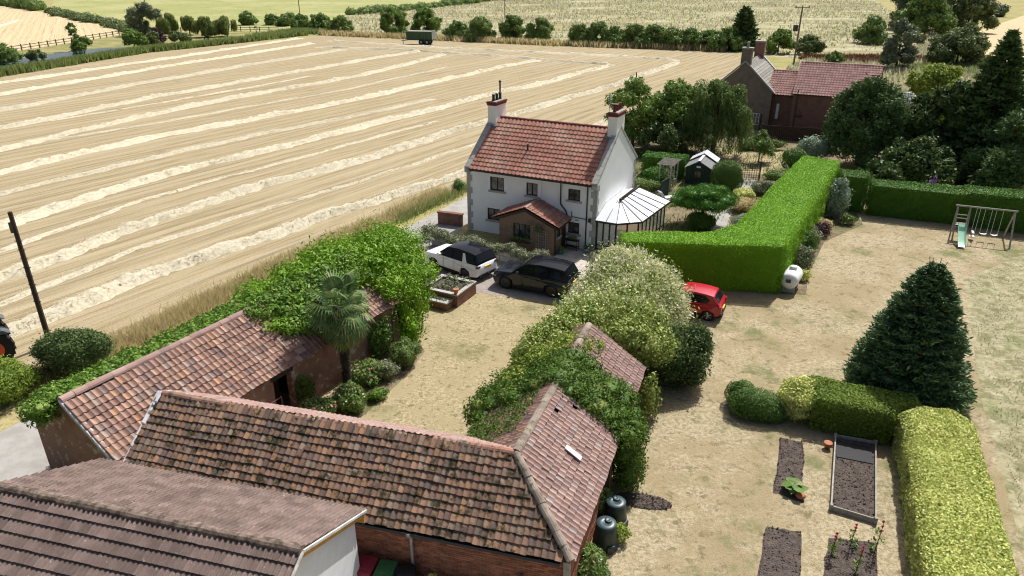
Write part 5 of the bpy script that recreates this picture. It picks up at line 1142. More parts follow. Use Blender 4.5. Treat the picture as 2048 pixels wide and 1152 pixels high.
tree('understory_shrub', 'shaded shrubs under the garden trees behind the shed', (14.8,69.5), cone_lumps(26,2.8,3.0,19,.2,.34), 62, .24, L_['dark'], 1, .12, cat_='shrub')
wt = thing('weeping_tree', 'weeping willow with hanging strands behind the garden shed', 'tree', (20.3,71.0,0))
wcl = cone_lumps(46,3.8,7.2,10,1.6,.27); mb = MB(); limbs(mb,(0,0,0),(0,0,5.2),wcl,.25,12); mb.build('trunk', M['bark'], wt)
PP = []; NN = []
for i in range(1500):
    c = wcl[rng.integers(len(wcl))]; d = unit(rng.normal(size=(1,3)))[0]; s0 = np.array(c[:3])+d*np.array(c[3:])*.95; ln = rng.uniform(.8,2.8); k = int(ln*12); tt = np.linspace(0,1,k)
    PP.append(s0+np.stack([d[0]*.3*tt,d[1]*.3*tt,-ln*tt],1)+rng.normal(0,.04,(k,3))); NN.append(np.tile([d[0]*.4,d[1]*.4,-1.],(k,1)))
P = np.concatenate(PP); kp = P[:,2] > .3; V, F = leaves(P[kp], np.concatenate(NN)[kp], .24, .3, .5, out=1.6); V2, F2 = leaves(*ell_pts(wcl, 40), .22, .4, .9); V, F = cat([(V,F),(V2,F2)]+[sph_core(c,.5) for c in wcl]); arr('crown', V, F, L_['willow'], wt)
ct = thing('cloud_pine', 'flat topped clipped pine in the garden beside the conservatory', 'tree', (14.0,49.6,0))
cpl = [(0,0,2.1,1.5,1.3,.62)]+[(1.75*math.cos(a)*random.uniform(.7,1.05),1.5*math.sin(a)*random.uniform(.7,1.05),1.95+random.uniform(-.15,.2),.75,.7,.42) for a in np.linspace(0,6,13)]+[(random.uniform(-1.2,1.2),random.uniform(-1,1),2.5,.6,.6,.3) for _ in range(10)]
mb = MB(); limbs(mb,(.1,0,0),(0,0,1.9),cpl,.13,10); mb.build('trunk', M['bark'], ct); foliage('crown', cpl, 260, .13, L_['pine'], ct, core=.8, out=.8, asp=.35)
bush('under_shrub', 'dark rounded shrubs in shade beneath the clipped pine', 'shrub', (13.5,48.3), lumps(1.1,.8,.75,10,.4,.6), 320, .11, L_['box'])
bush('variegated_bush', 'round variegated bush inside the corner of the bright hedge', 'shrub', (16.7,48.4), lumps(.95,.85,.6,10,.35,.52), 420, .09, L_['silver'])
at = tree('apple_tree', 'small fruit tree on the dry garden lawn by the lattice panel', (23.8,67.4), cone_lumps(24,1.45,2.9,11,.8,.34), 110, .16, L_['mixed'], 1.2, .07)
bush('clipped_dome', 'dark clipped dome shrub at the far end of the bright hedge', 'shrub', (25.6,63.2), lumps(1.2,1.2,1.25,8,.3,1.25), 360, .11, L_['box'], depth=.04)
bush('clipped_drum', 'dark clipped shrub standing beside the garden shed', 'shrub', (18.2,58.6), [(0,0,1.0,1.25,1.0,1.15),(.1,0,1.6,1.05,.9,.85),(-.3,.1,1.2,1.0,.9,1.1),(.4,-.1,.7,.95,.9,.8)], 380, .10, L_['box'], depth=.04)
bush('grey_lavender', 'grey lavender mound by the garden path near the lattice panel', 'shrub', (21.3,57.3), lumps(1.3,.9,.6,12,.4,.45), 260, .10, L_['lav'])
bush('yellow_perennial', 'yellow green perennials beside the garden path', 'plant', (18.9,55.8), lumps(.9,.8,.5,12,.4,.35), 260, .11, L_['gold'], core=.6)
bush('bronze_perennial', 'bronze grasses and perennials next to the bright hedge in the garden', 'plant', (18.2,52.6), lumps(1.2,1.3,.6,14,.4,.4), 220, .12, L_['drygrass'], core=.6, out=.8)
bush('silver_shrub', 'silvery variegated shrub in front of the short hedge return', 'shrub', (24.3,51.2), lumps(1.0,.9,1.45,20,.33,1.4), 220, .16, L_['silver'], core=.6, depth=.15)
for (x, y, r_, hh, m_, l) in [(22.2,48.0,.7,.5,'drygrass','dry pale tuft at the foot of the silvery shrub'),(20.4,45.7,.8,.6,'lav','greyish shrub in the bed halfway along the tall hedge'),(19.0,43.1,.8,.95,'box','dark green shrub against the tall hedge side'),(18.0,41.2,.75,.8,'lav','feathery shrub in the bed nearer the gas tank'),(17.6,39.4,.5,.35,'gold','small yellow tuft near the gas tank'),(24.6,49.4,.5,.45,'mixed','small leafy plant at the lawn corner of the hedge bed'),(21.7,46.9,.6,.5,'purple','purple tinged low shrub in the hedge bed')]:
    bush('bed_shrub', l, 'shrub', (x,y), lumps(r_,r_,hh,10,.42,hh*.8), 260, .11, L_[m_], core=.55, depth=.15)
clipped_hedge('box_hedge', 'dark clipped hedge block behind the cottage gable', [(11.6,62.6),(15.2,61.2),(15.9,62.8),(12.3,64.2)], [1.9,1.9,1.95,1.95], 260, .13, L_['pine'], asp=.4, out=1.)
bush('dome_shrub', 'bright clipped dome shrub by the garden arch', 'shrub', (12.6,59.5), lumps(1.2,1.1,.85,10,.32,.85), 300, .11, L_['pine'])
bush('low_garden_shrub', 'low mixed shrubs between gable and green panel', 'shrub', (11.0,57.6), lumps(1.2,.9,.6,12,.4,.5), 260, .11, L_['mixed'])
bush('feathery_shrub', 'pale feathery shrub near the neighbour fence', 'shrub', (29.0,67.5), lumps(1.6,1.1,1.3,16,.34,1.2), 160, .17, L_['silver'], core=.6, depth=.15)
bush('border_shrub', 'mixed border shrubs along the back of the dry garden lawn', 'shrub', (25.5,72.5), lumps(2.4,.8,.7,16,.3,.5), 160, .16, L_['mixed'], core=.6, depth=.15)
bush('border_shrub', 'leafy border right of the lattice panel', 'shrub', (24.0,61.2), lumps(1.6,1.0,.55,14,.36,.4), 200, .13, L_['mixed'], core=.6, depth=.15)
bush('rose_shrub', 'pale leafed shrub below the rounded evergreen', 'shrub', (33.6,62.0), lumps(1.2,.9,.9,12,.38,.8), 160, .16, L_['silver'], core=.6)

# ---------------------------------------------------------------- distant vegetation
FT = [(-83.5,239,3.0,3.6,'far','dark bush at the left end of the distant hedge line'),(-76,239,2.6,2.8,'far','second bush from the left in the distant hedge line'),(-70,236,3.2,3.2,'far','bulky bush left of centre in the distant hedge'),(-62,224,3.2,3.2,'far','bush before the pale track gap in the far hedge'),(-55,216.5,3.2,4.2,'far','bush on the field corner by the reed bank end'),(-47.5,211,3.0,4.0,'far','rounded bush just right of the reed bank end'),
 (-32,203,3.8,6.6,'tree','taller tree left of the green trailer'),(-23.4,206,3.6,6.4,'tree','tree standing directly behind the green trailer'),(-13.6,190.5,3.0,4.0,'far','low hedge bush right of the trailer'),(-8.2,188,3.6,5.0,'far','rounded hedge bush under the distant pole'),(.4,189.5,3.4,5.8,'far','upright hedge bush in the middle of the far hedge'),(7.0,187,3.4,5.2,'far','hedge bush right of the middle of the far hedge'),(63,158,2.6,3.6,'far2','pale bush right of the pointed evergreen'),(57.2,160,3.0,4.4,'tree','olive bush beside the pointed evergreen')]
for i, (x, y, r_, hh, m_, l) in enumerate(FT):
    tree('hedge_tree', l, (x,y), cone_lumps(34,r_*1.15,hh,40+i,.0,.34), 34, .42, L_[m_], 1, .15, group='trees along the far hedge', core=.7, nl=5)
for i, x in enumerate(np.linspace(16,48,9)):
    y = 178-(x-16)*.40; tree('hedgerow_bush', ['leafy hedgerow bush at the left end of the long far hedge','second hedgerow bush from the left in the long far hedge','third hedgerow bush from the left in the long far hedge','hedgerow bush just left of the middle of the long far hedge','middle hedgerow bush of the long far hedge','hedgerow bush just right of the middle of the long far hedge','third hedgerow bush left of the pointed evergreen','second hedgerow bush left of the pointed evergreen','hedgerow bush touching the pointed evergreen'][i], (x,y), cone_lumps(30,3.5,4.3+random.uniform(-.7,.7),70+i,.0,.36), 36, .40, L_['far'], 1, .12, group='bushes of the long far hedge', core=.72, nl=4)
RT = [(119,222,9,15,'far_grey','big grey green willow at the top right'),(113,206,7,11,'far','dark tree in front of the big grey willow'),(128,212,6,12,'far2','lighter tree right of the big grey willow'),(86.6,181,4.2,6.0,'far','dark round bush left of the big willow'),(69.5,133.5,3.4,8.5,'far_grey','slim pale tree beyond the neighbour extension'),(83.5,139,5.5,6.0,'far2','pale feathery tree by the far right field'),(160,268,8,9,'far2','distant tree at the top right corner'),(172,282,8,8,'far_grey','furthest tree at the right end of the skyline row'),(61,140,1.8,2.4,'far','small lone bush on the rough meadow'),(93,176,3.5,4,'far2','olive bush beside the dark round bush')]
for i, (x, y, r_, hh, m_, l) in enumerate(RT):
    tree('field_tree', l, (x,y), cone_lumps(30,r_,hh,90+i,.3,.36), 30 if r_ < 6 else 20, .42 if r_ < 6 else .6, L_[m_], 1.5, .2, group='trees of the rough meadow', core=.7, nl=6)
tree('dark_evergreen', 'low shaded shrubbery directly behind the long hedge, right of the silvery shrub', (30.2,57.0), cone_lumps(26,2.2,2.6,24,.0,.34), 60, .26, L_['dark'], .6, .1, jit=1.0, cat_='shrub')
bush('purple_flowers', 'purple flower spikes showing over the long hedge', 'plant', (32.6,53.4), lumps(.45,.3,1.25,9,.3,1.3), 90, .12, leafmat('flower_purple',(.22,.09,.30),(.30,.14,.38),.2), core=.3)
bush('shaded_shrub', 'shaded shrub at the foot of the lime green tree', 'shrub', (50.5,97.5), lumps(2.2,1.6,1.3,12,.4,1.1), 90, .3, L_['far'])
bush('olive_shrub', 'olive shrub behind the white flowering shrub', 'shrub', (52.5,84.5), lumps(3.2,2.2,1.8,14,.4,1.5), 80, .32, L_['tree'])
LT = [(-98.4,143,3.6,2.6,'far','dark bush by the pond at the left frame edge'),(-94.5,147.5,1.8,1.8,'far2','low willowy bush on the near pond bank'),(-92.5,161,2.4,2.8,'tree','green bush at the near end of the pond'),(-96,164,1.5,6.6,'far','slender leaning tree on the pond bank'),(-86.5,171,3.0,3.4,'tree','leafy bush in the middle of the pond bank'),(-84.2,175,2.2,2.8,'far2','pale bush right of the pond water'),(-86.2,182,1.8,3.0,'purple','purple leaved small tree by the pond seat'),(-80.5,181.5,2.8,2.2,'far2','low pale shrubs right of the purple tree'),(-99,203,4.6,7.4,'far_grey','taller grey tree at the far end of the pond fence')]
for i, (x, y, r_, hh, m_, l) in enumerate(LT):
    tree('pond_tree', l, (x,y), cone_lumps(20,r_,hh,120+i,.3,.4), 36, .36, L_[m_], 1, .12, group='trees round the pond', core=.65, nl=4)
for i, (x, y, r_, hh, l) in enumerate([(-91.5,201,3.0,5.0,'left weeping willow of the pond lawn'),(-87,203,2.6,4.6,'second weeping willow from the left on the pond lawn'),(-80.5,197,2.8,4.6,'third weeping willow from the left on the pond lawn'),(-75.5,199,2.8,4.4,'right weeping willow of the pond lawn')]):
    t = thing('pond_willow', l, 'tree', (x,y,0), 0, 'weeping willows on the pond lawn'); cl = cone_lumps(14,r_,hh,140+i,1.8,.4); mb = MB(); limbs(mb,(0,0,0),(0,0,hh*.7),cl,.18,6); mb.build('trunk', M['bark'], t)
    P, N = ell_pts(cl, 20); k = 4; P = np.concatenate([P+np.array([0,0,-.45*j]) for j in range(k)]); kp = P[:,2] > .5; V, F = leaves(P[kp], np.tile([0,0,-1.],(kp.sum(),1)), .6, .3, .5, out=1.8); arr('crown', V, F, L_['reed'], t)
# hedge bank along the far crop and dark hedges at the very top
for pts, m_, l, hh, wd in [([(-185,304),(-150,264),(-128,240),(-108,214)],'far2','rough green hedge bank between far left field and crop',1.8,5),([(-250,372),(-215,336),(-196,315)],'far','dark hedge at the top left corner',4,6),([(-60,288),(-45,315),(-30,352),(-10,400)],'far','dark leafy hedge between green crop and pale meadow',2.6,5),([(-10,405),(60,440),(140,470)],'far2','distant green hedge along the top of the meadow',2.5,6)]:
    P0 = np.array(pts, float); cl = []
    for a, b in zip(P0[:-1],P0[1:]):
        n = int(np.linalg.norm(b-a)/2.2)
        for i in range(n):
            q = a+(b-a)*i/n+rng.normal(0,wd*.28,2); k = rng.uniform(.6,1.2); cl.append((q[0],q[1],hh*.35*k,2.2*k,2.2*k,hh*.6*k))
    tag(foliage('hedge_bank', cl, 9, .6, L_[m_], core=.8), l, 'hedge')
# reeds, verge grass, meadow grass: uncountable
def grass(name, polyline, halfw, n, hgt, wd, m, label, lean=.3):
    P0 = np.array(polyline, float); seg = np.linalg.norm(np.diff(P0,axis=0),axis=1); ii = rng.choice(len(seg), n, p=seg/seg.sum()); t_ = rng.uniform(0,1,(n,1))
    p = P0[ii]+(P0[ii+1]-P0[ii])*t_; d = unit(P0[ii+1]-P0[ii]); hw = halfw if np.isscalar(halfw) else np.interp(p[:,1], halfw[0], halfw[1])[:,None]
    p = p+np.stack([-d[:,1],d[:,0]],1)*rng.normal(0,.5,(n,1))*hw
    msk = (vnoise(p[:,0],p[:,1],.35)+rng.normal(0,.5,n)) > -.55; p = p[msk]
    V, F = blades(np.concatenate([p, np.zeros((len(p),1))],1), hgt, wd, lean); o = arr(name, V, F, m); o['kind'] = 'stuff'; o['label'] = label; o['category'] = 'grass'
grass('reeds', [(-95,106),(-88,124),(-80,161),(-66,184),(-56,203)], 1.1, 20000, 1.3, .34, L_['reed'], 'tall green reeds on the bank beside the stubble field', .25)
grass('reeds', [(-66,192),(-60,212),(-52,207)], 3.0, 5000, 1.2, .34, L_['reed'], 'green bank vegetation at the far end of the reeds', .3)
grass('verge_grass', [(-22,27),(-18.6,33),(-14.0,42.2),(-9.3,50.6),(-5.4,57.6)], 1.0, 34000, .62, .045, L_['drygrass'], 'tall dry grass on the verge between stubble and barn', .6)
grass('verge_grass', [(-8.7,50),(-5.2,56),(-1.5,62)], .7, 4000, .6, .045, L_['reed'], 'greener weeds on the verge beside the cottage track', .35)
grass('hedge_bottom_grass', [(-52,204),(-16,188.4),(9,177),(47,164)], 1.6, 12000, 1.2, .3, L_['drygrass'], 'dry tall grass at the foot of the far hedge', .3)
def grassarea(name, poly, n, hgt, wd, m, label, thr=-.3, fs=.05, lean=.35):
    p = scatter(poly, n); kp = (vnoise(p[:,0],p[:,1],fs)+rng.normal(0,.35,n)) > thr; p = p[kp]
    V, F = blades(np.concatenate([p, np.zeros((len(p),1))],1), hgt, wd, lean); o = arr(name, V, F, m); o['kind'] = 'stuff'; o['label'] = label; o['category'] = 'grass'
MEAD = [(-50,208),(-16,192),(48,168),(58,150),(72,150),(100,185),(125,232),(150,300),(190,400),(60,420),(-10,420),(-28,360),(-58,287),(-60,240)]
grassarea('meadow_grass', MEAD, 30000, .75, .5, L_['meadowgrass'], 'pale seeding grass of the rough meadow', -.2)
grassarea('meadow_grass', [(50,104),(60,100),(84,120),(95,157),(120,215),(100,182),(72,148),(58,146),(50,135)], 22000, .9, .32, L_['meadowgrass'], 'rough seeding grass beyond the neighbour house', -.2, .12)
grassarea('dock_patch', [(58,150),(80,152),(84,145),(72,139),(60,144)], 5000, 1.1, .25, L_['dock'], 'patch of red brown dock stems in the meadow', -.6)
grassarea('weed_patch', [(72,122),(90,128),(95,150),(82,152),(70,140)], 9000, .9, .35, L_['reed'], 'green weeds around the pale trees', -.2, .1)
grassarea('rough_grass_tufts', [(14.4,12),(17.2,18),(21,26.6),(27.6,39.2),(34.5,43.6),(46,43),(46,12)], 60000, .13, .05, L_['meadowgrass'], 'tufts of uncut pale grass on the right', .05, .9, .9)
grassarea('garden_weeds', [(9.5,45),(13,43),(22,56),(29,66),(34,72),(18,76),(9,66)], 16000, .3, .08, L_['mixed'], 'mixed low garden planting behind the tall hedge', .1, .5, .5)
# ---------------------------------------------------------------- vehicles
def arc(cx, cz, r, a0, a1, n=9): return [(cx+r*math.cos(R(a0+(a1-a0)*i/(n-1))), cz+r*math.sin(R(a0+(a1-a0)*i/(n-1)))) for i in range(n)]
def loft(prof, hwf, slices, crown=0, zc=None):
    """side profile (x,z) swept across the car; hwf(x,z) = half width there; slices = list of (fraction, inset)"""
    n = len(prof); cx = sum(p[0] for p in prof)/n; cz = sum(p[1] for p in prof)/n; V = []; F = []
    for fr, ins in slices:
        for x, z in prof:
            x2 = x-(math.copysign(1, x-cx))*ins*min(1, abs(x-cx)/.8); z2 = z-(ins if z > cz else -ins*.3)
            y = fr*hwf(x2, z2); V.append((x2, y, z2+(crown*(1-fr*fr) if z > (zc or cz) else 0)))
    m_ = len(slices)
    for j in range(m_-1):
        for i in range(n): F.append((j*n+i, (j+1)*n+i, (j+1)*n+(i+1)%n, j*n+(i+1)%n))
    F.append(tuple(range(n))); F.append(tuple((m_-1)*n+i for i in range(n-1,-1,-1)))
    mb = MB(); mb.v = V; mb.f = F; return mb
SL = [(-1,.05),(-.985,.02),(-.93,0),(-.6,0),(0,0),(.6,0),(.93,0),(.985,.02),(1,.05)]
def wheel(t, x, y, r, m_rim, spokes=5):
    s_ = 1 if y > 0 else -1
    w_ = MB().cyl((x,y-s_*.22,r),(x,y,r),r,r,24).build('wheel', M['tyre'], t)
    MB().cyl((x,y+s_*.001,r),(x,y+s_*.006,r),r*.72,r*.72,20).build('rim', M['rim_dark'], w_)
    for k in range(spokes):
        a = 2*math.pi*k/spokes; e = Vector((x+math.cos(a)*r*.66, y+s_*.014, r+math.sin(a)*r*.66)); MB().bar((x,y+s_*.014,r), e, .075 if spokes < 8 else .05, .02).build('spoke', m_rim, w_)
    MB().cyl((x,y+s_*.006,r),(x,y+s_*.028,r),.06,.05,10).build('hub', m_rim, w_)
def car(label, loc, deg, L, W, Hh, wb, fo, r, belt, body, gh, paint, roofm, rim, wins, tail, plate=True, spokes=5, cabm=None, pillar=None):
    """x forward; origin at the middle of the car on the ground"""
    t = thing('car', label, 'car', (loc[0],loc[1],0), deg); xf = L/2; fx = xf-fo; rx = fx-wb; hw = W/2
    def hwf(x, z):
        e = abs(x)/(L/2); return hw*(1-.16*max(0,(e-.72)/.28)**2)*(1-.05*max(0,z-belt+.15)/.3)
    R_ = r+.06; sill = .26
    low = [(xf-.12,.30)]+[(xf-.02,.45),(xf,.62)]+body+[(-xf+.0,.62),(-xf+.02,.42),(-xf+.12,.34)]
    bottom = [(rx-R_,sill+.03)]+arc(rx,r,R_,180-18,18)+[(rx+R_,sill),(fx-R_,sill)]+arc(fx,r,R_,180-18,18)+[(fx+R_,sill+.03)]
    mb = loft(low+bottom, hwf, SL, .03, belt*.75); b = mb.build('body', paint, t)
    for p in b.data.polygons: p.use_smooth = len(p.vertices) == 4
    MB().box(rx-.6,fx+.6,-hw*.86,hw*.86,.24,.60).build('underbody', M['plastic_dark'], t)
    # cabin
    hr = hw*.74
    def hwg(x, z): k = min(1, max(0,(z-belt)/(Hh-belt))); return (hw*.955*(1-k)+hr*k)*(1-.05*max(0,(abs(x)-1.0)))
    cab = loft(gh, hwg, [(-1,.02),(-.97,0),(-.5,0),(0,0),(.5,0),(.97,0),(1,.02)], .035, (belt+Hh)/2).build('cabin', cabm or paint, t)
    for p in cab.data.polygons: p.use_smooth = False
    top = [p for p in gh if p[1] > belt+.25]; xs = [p[0] for p in top]
    tops = sorted(top)
    V = []; k = len(tops)
    for fr in (-.98,-.6,0,.6,.98):
        for x, z in tops: V.append((x, fr*hwg(x,z), z+.008+.035*(1-fr*fr)))
    mb = MB(); mb.v = V; mb.f = [(j*k+i,j*k+i+1,(j+1)*k+i+1,(j+1)*k+i) for j in range(4) for i in range(k-1)]; mb.build('roof', roofm, t, True)
    for s_ in (-1,1):
        for wpoly in wins:
            MB().add([(x, s_*(hwg(x,z)+.012), z) for x,z in wpoly], [tuple(range(len(wpoly)))]).build('side_window', M['car_glass'], t)
    if pillar:
        for s_ in (-1,1): MB().add([(x, s_*(hwg(x,z)+.016), z) for x,z in pillar], [tuple(range(len(pillar)))]).build('rear_pillar', paint, t)
    def screen(nm, a, b_, m=M['car_glass']):
        (x0,z0),(x1,z1) = a, b_; n_ = Vector((z1-z0,0,-(x1-x0))).normalized(); n_ = n_ if n_.x*(x0+x1) > 0 else -n_; n_ = n_*.014+Vector((0,0,.012))
        V = []; fs = (-.86,-.45,0,.45,.86)
        for fr in fs:
            for x,z in ((x0,z0),(x1,z1)): V.append(tuple(Vector((x,fr*hwg(x,z),z+.035*(1-fr*fr)))+n_))
        mb = MB(); mb.v = V; mb.f = [(2*i,2*i+1,2*i+3,2*i+2) for i in range(4)]; mb.build(nm, m, t)
    g0, g1 = gh[0], gh[1]; sc_ = lambda a, b_, t0, t1: ((a[0]+(b_[0]-a[0])*t0, a[1]+(b_[1]-a[1])*t0), (a[0]+(b_[0]-a[0])*t1, a[1]+(b_[1]-a[1])*t1))
    screen('windscreen', *sc_(g0,g1,.1,.94)); r0, r1 = gh[-1], gh[-2]; screen('rear_window', *sc_(r0,r1,.15,.88))
    for x in (fx, rx):
        for s_ in (-1,1): wheel(t, x, s_*(hw-.03), r, rim, spokes)
    for s_ in (-1,1):
        MB().box(-xf-.012,-xf+.14,s_*hw*.80-.17,s_*hw*.80+.17,tail[0],tail[1]).build('tail_light', tail[2], t, bevel=.03)
        MB().box(xf-.26,xf-.05,s_*hw*.72-.18,s_*hw*.72+.18,.68,.80).build('headlight', M['lamp_clear'], t, bevel=.03)
        MB().box(.62,.80,s_*(hw+.09)-.10,s_*(hw+.09)+.10,belt+.02,belt+.19).build('wing_mirror', paint, t, bevel=.03)
        for x in (.25,-.75): MB().box(x-.1,x+.1,s_*(hw+.012)-.014,s_*(hw+.012)+.014,belt-.16,belt-.12).build('door_handle', paint, t)
        MB().box(rx+R_+.02,fx-R_-.02,s_*(hw-.01)-.02,s_*(hw-.01)+.02,.25,.40).build('sill_trim', M['plastic_dark'], t)
        for x in (.48,-.42,-1.05): MB().box(x-.006,x+.006,s_*(hw+.001)-.004,s_*(hw+.001)+.004,.45,belt-.06).build('door_gap', M['plastic_dark'], t)
    MB().box(-xf-.035,-xf+.10,-hw*.80,hw*.80,.30,.46).build('rear_bumper', M['plastic_dark'], t, bevel=.03)
    MB().box(xf-.12,xf+.02,-hw*.7,hw*.7,.36,.60).build('grille', M['plastic_dark'], t, bevel=.03)
    if plate: MB().box(-xf-.03,-xf+.03,-.26,.26,plate,plate+.11).build('number_plate', M['plate_yellow'], t)
    return t
# white SUV with black roof
car('white off-road estate car with black roof parked on the block paved drive', (-3.22,40.98), 140, 4.6, 2.0, 1.75, 2.74, .88, .38, 1.08,
    [(2.22,.88),(2.05,.97),(1.25,1.06),(.9,1.1),(-2.1,1.12),(-2.26,1.06),(-2.28,.8)],
    [(1.12,1.08),(.38,1.62),(.1,1.70),(-.6,1.75),(-1.5,1.72),(-1.98,1.66),(-2.22,1.10)], M['car_white'], M['car_black'], M['rim_dark'],
    [[(.85,1.12),(.30,1.56),(-.22,1.62),(-.25,1.12)],[(-.31,1.12),(-.28,1.62),(-1.02,1.64),(-1.12,1.12)],[(-1.46,1.14),(-1.3,1.40),(-1.3,1.62),(-1.88,1.58),(-2.08,1.16)]], (.92,1.06,M['lamp_smoke']), .82, cabm=M['car_black'], pillar=[(-1.1,1.08),(-1.04,1.5),(-1.02,1.62),(-1.2,1.62),(-1.34,1.3),(-1.48,1.08)])
car('dark graphite luxury off-road car parked in front of the low wall', (1.42,38.32), 155.2, 4.85, 2.06, 1.78, 2.92, .88, .40, 1.10,
    [(2.34,.92),(2.15,1.02),(1.4,1.10),(1.0,1.13),(-2.2,1.13),(-2.38,1.04),(-2.4,.8)],
    [(1.2,1.10),(.42,1.62),(.15,1.72),(-.6,1.77),(-1.5,1.73),(-2.05,1.66),(-2.32,1.12)], M['car_dark'], M['car_black'], M['rim_dark'],
    [[(.92,1.14),(.34,1.57),(-.2,1.63),(-.22,1.14)],[(-.28,1.14),(-.26,1.63),(-1.05,1.64),(-1.15,1.14)],[(-1.22,1.14),(-1.14,1.63),(-1.75,1.58),(-1.98,1.2)]], (.92,1.03,M['lamp_smoke']), .78, spokes=10, cabm=M['car_black'])
car('red hatchback half hidden behind the cream flowered climber', (9.62,35.25), 154, 3.97, 1.74, 1.46, 2.54, .80, .31, .92,
    [(1.9,.70),(1.75,.80),(1.05,.90),(.8,.94),(-1.72,.98),(-1.9,.92),(-1.95,.72)],
    [(1.0,.92),(.25,1.36),(.0,1.43),(-.5,1.46),(-1.1,1.43),(-1.5,1.37),(-1.86,.98)], M['car_red'], M['car_red'], M['rim_silver'],
    [[(.72,.96),(.2,1.32),(-.2,1.37),(-.2,.96)],[(-.26,.96),(-.26,1.37),(-1.05,1.36),(-1.35,1.15),(-1.2,1.0)]], (.74,.92,M['lamp_red']), .56)
# grain trailer
tr = thing('grain_trailer', 'green high sided tandem axle grain trailer at the far side of the field', 'trailer', (-21.6,178.6,0), -12)
MB().hexa([(-3.3,-1.15,1.2),(3.0,-1.15,1.2),(3.0,1.15,1.2),(-3.3,1.15,1.2)],[(-3.4,-1.25,3.0),(3.1,-1.25,3.0),(3.1,1.25,3.0),(-3.4,1.25,3.0)]).build('body', M['trailer_green'], tr)
MB().hexa([(-3.2,-1.1,2.96),(2.9,-1.1,2.96),(2.9,1.1,2.96),(-3.2,1.1,2.96)],[(-3.2,-1.1,3.02),(2.9,-1.1,3.02),(2.9,1.1,3.02),(-3.2,1.1,3.02)]).build('grain', M['straw'], tr)
MB().box(3.04,3.16,-1.26,1.26,1.25,3.25).build('tailgate', M['trailer_grey'], tr)
for y in (-.8,0,.8): MB().box(3.16,3.22,y-.06,y+.06,1.3,3.2).build('tailgate_rib', M['trailer_green'], tr)
for y in (-1.28,1.28): MB().box(-3.4,3.1,y-.05,y+.05,2.95,3.1).build('top_rail', M['trailer_grey'], tr)
for x in np.linspace(-2.8,2.6,7): MB().box(x-.05,x+.05,-1.30,-1.2,1.25,2.95).build('side_rib', M['trailer_green'], tr)
MB().box(-3.5,3,-.5,.5,.95,1.2).bar((-3.4,0,.95),(-5.0,0,.75),.16,.16).bar((-4.6,0,.7),(-4.6,0,.02),.1,.1).build('chassis', M['dark_metal'], tr)
for x in (.3,1.75):
    for y in (-1.1,1.1):
        wl_ = MB().cyl((x,y-.2,.62),(x,y+.2,.62),.62,n=20).build('wheel', M['tyre'], tr); MB().cyl((x,y-.21,.62),(x,y+.21,.62),.28,n=12).build('rim', M['trailer_grey'], wl_)
# tractor rear at the left edge
tt = thing('tractor', 'grey tractor with orange wheel rim cut off by the left frame edge', 'tractor', (-25.15,30.05,0), 220)
for y in (-.95,.95):
    wl_ = MB().cyl((0,y-.28,.85),(0,y+.28,.85),.85,n=28).build('wheel', M['tyre'], tt); MB().cyl((0,y-.29,.85),(0,y+.29,.85),.45,n=18).build('rim', M['orange'], wl_); MB().cyl((0,y-.31,.85),(0,y+.31,.85),.14,n=10).build('hub', M['grey_metal'], wl_)
    for k in range(20):
        a = 2*math.pi*k/20; MB().bar((.82*math.cos(a),y-.28,.85+.82*math.sin(a)),(.86*math.cos(a+.14),y+.28,.85+.86*math.sin(a+.14)),.10,.08).build('lug', M['tyre'], wl_)
    w2 = MB().cyl((2.3,y-.2,.55),(2.3,y+.2,.55),.55,n=20).build('wheel', M['tyre'], tt); MB().cyl((2.3,y-.21,.55),(2.3,y+.21,.55),.3,n=12).build('rim', M['orange'], w2)
    MB().hexa([(-.9,y-.3,1.55),(.9,y-.3,1.55),(.9,y+.3,1.55),(-.9,y+.3,1.55)],[(-.6,y-.28,1.8),(.6,y-.28,1.8),(.6,y+.28,1.8),(-.6,y+.28,1.8)]).build('mudguard', M['tractor'], tt, bevel=.05)
MB().hexa([(.7,-.35,.7),(3.0,-.3,.7),(3.0,.3,.7),(.7,.35,.7)],[(.7,-.35,1.55),(2.9,-.25,1.35),(2.9,.25,1.35),(.7,.35,1.55)]).build('bonnet', M['tractor'], tt, bevel=.05)
MB().box(-.5,.7,-.6,.6,.6,1.5).build('chassis', M['tractor'], tt); MB().hexa([(.1,-.6,1.5),(1.2,-.6,1.5),(1.2,.5,1.5),(.1,.5,1.5)],[(.2,-.5,2.4),(1.1,-.5,2.4),(1.1,.4,2.4),(.2,.4,2.4)]).build('cab', M['car_glass'], tt); MB().box(.1,1.2,-.55,.45,2.4,2.5).build('cab_roof', M['tractor'], tt, bevel=.04)

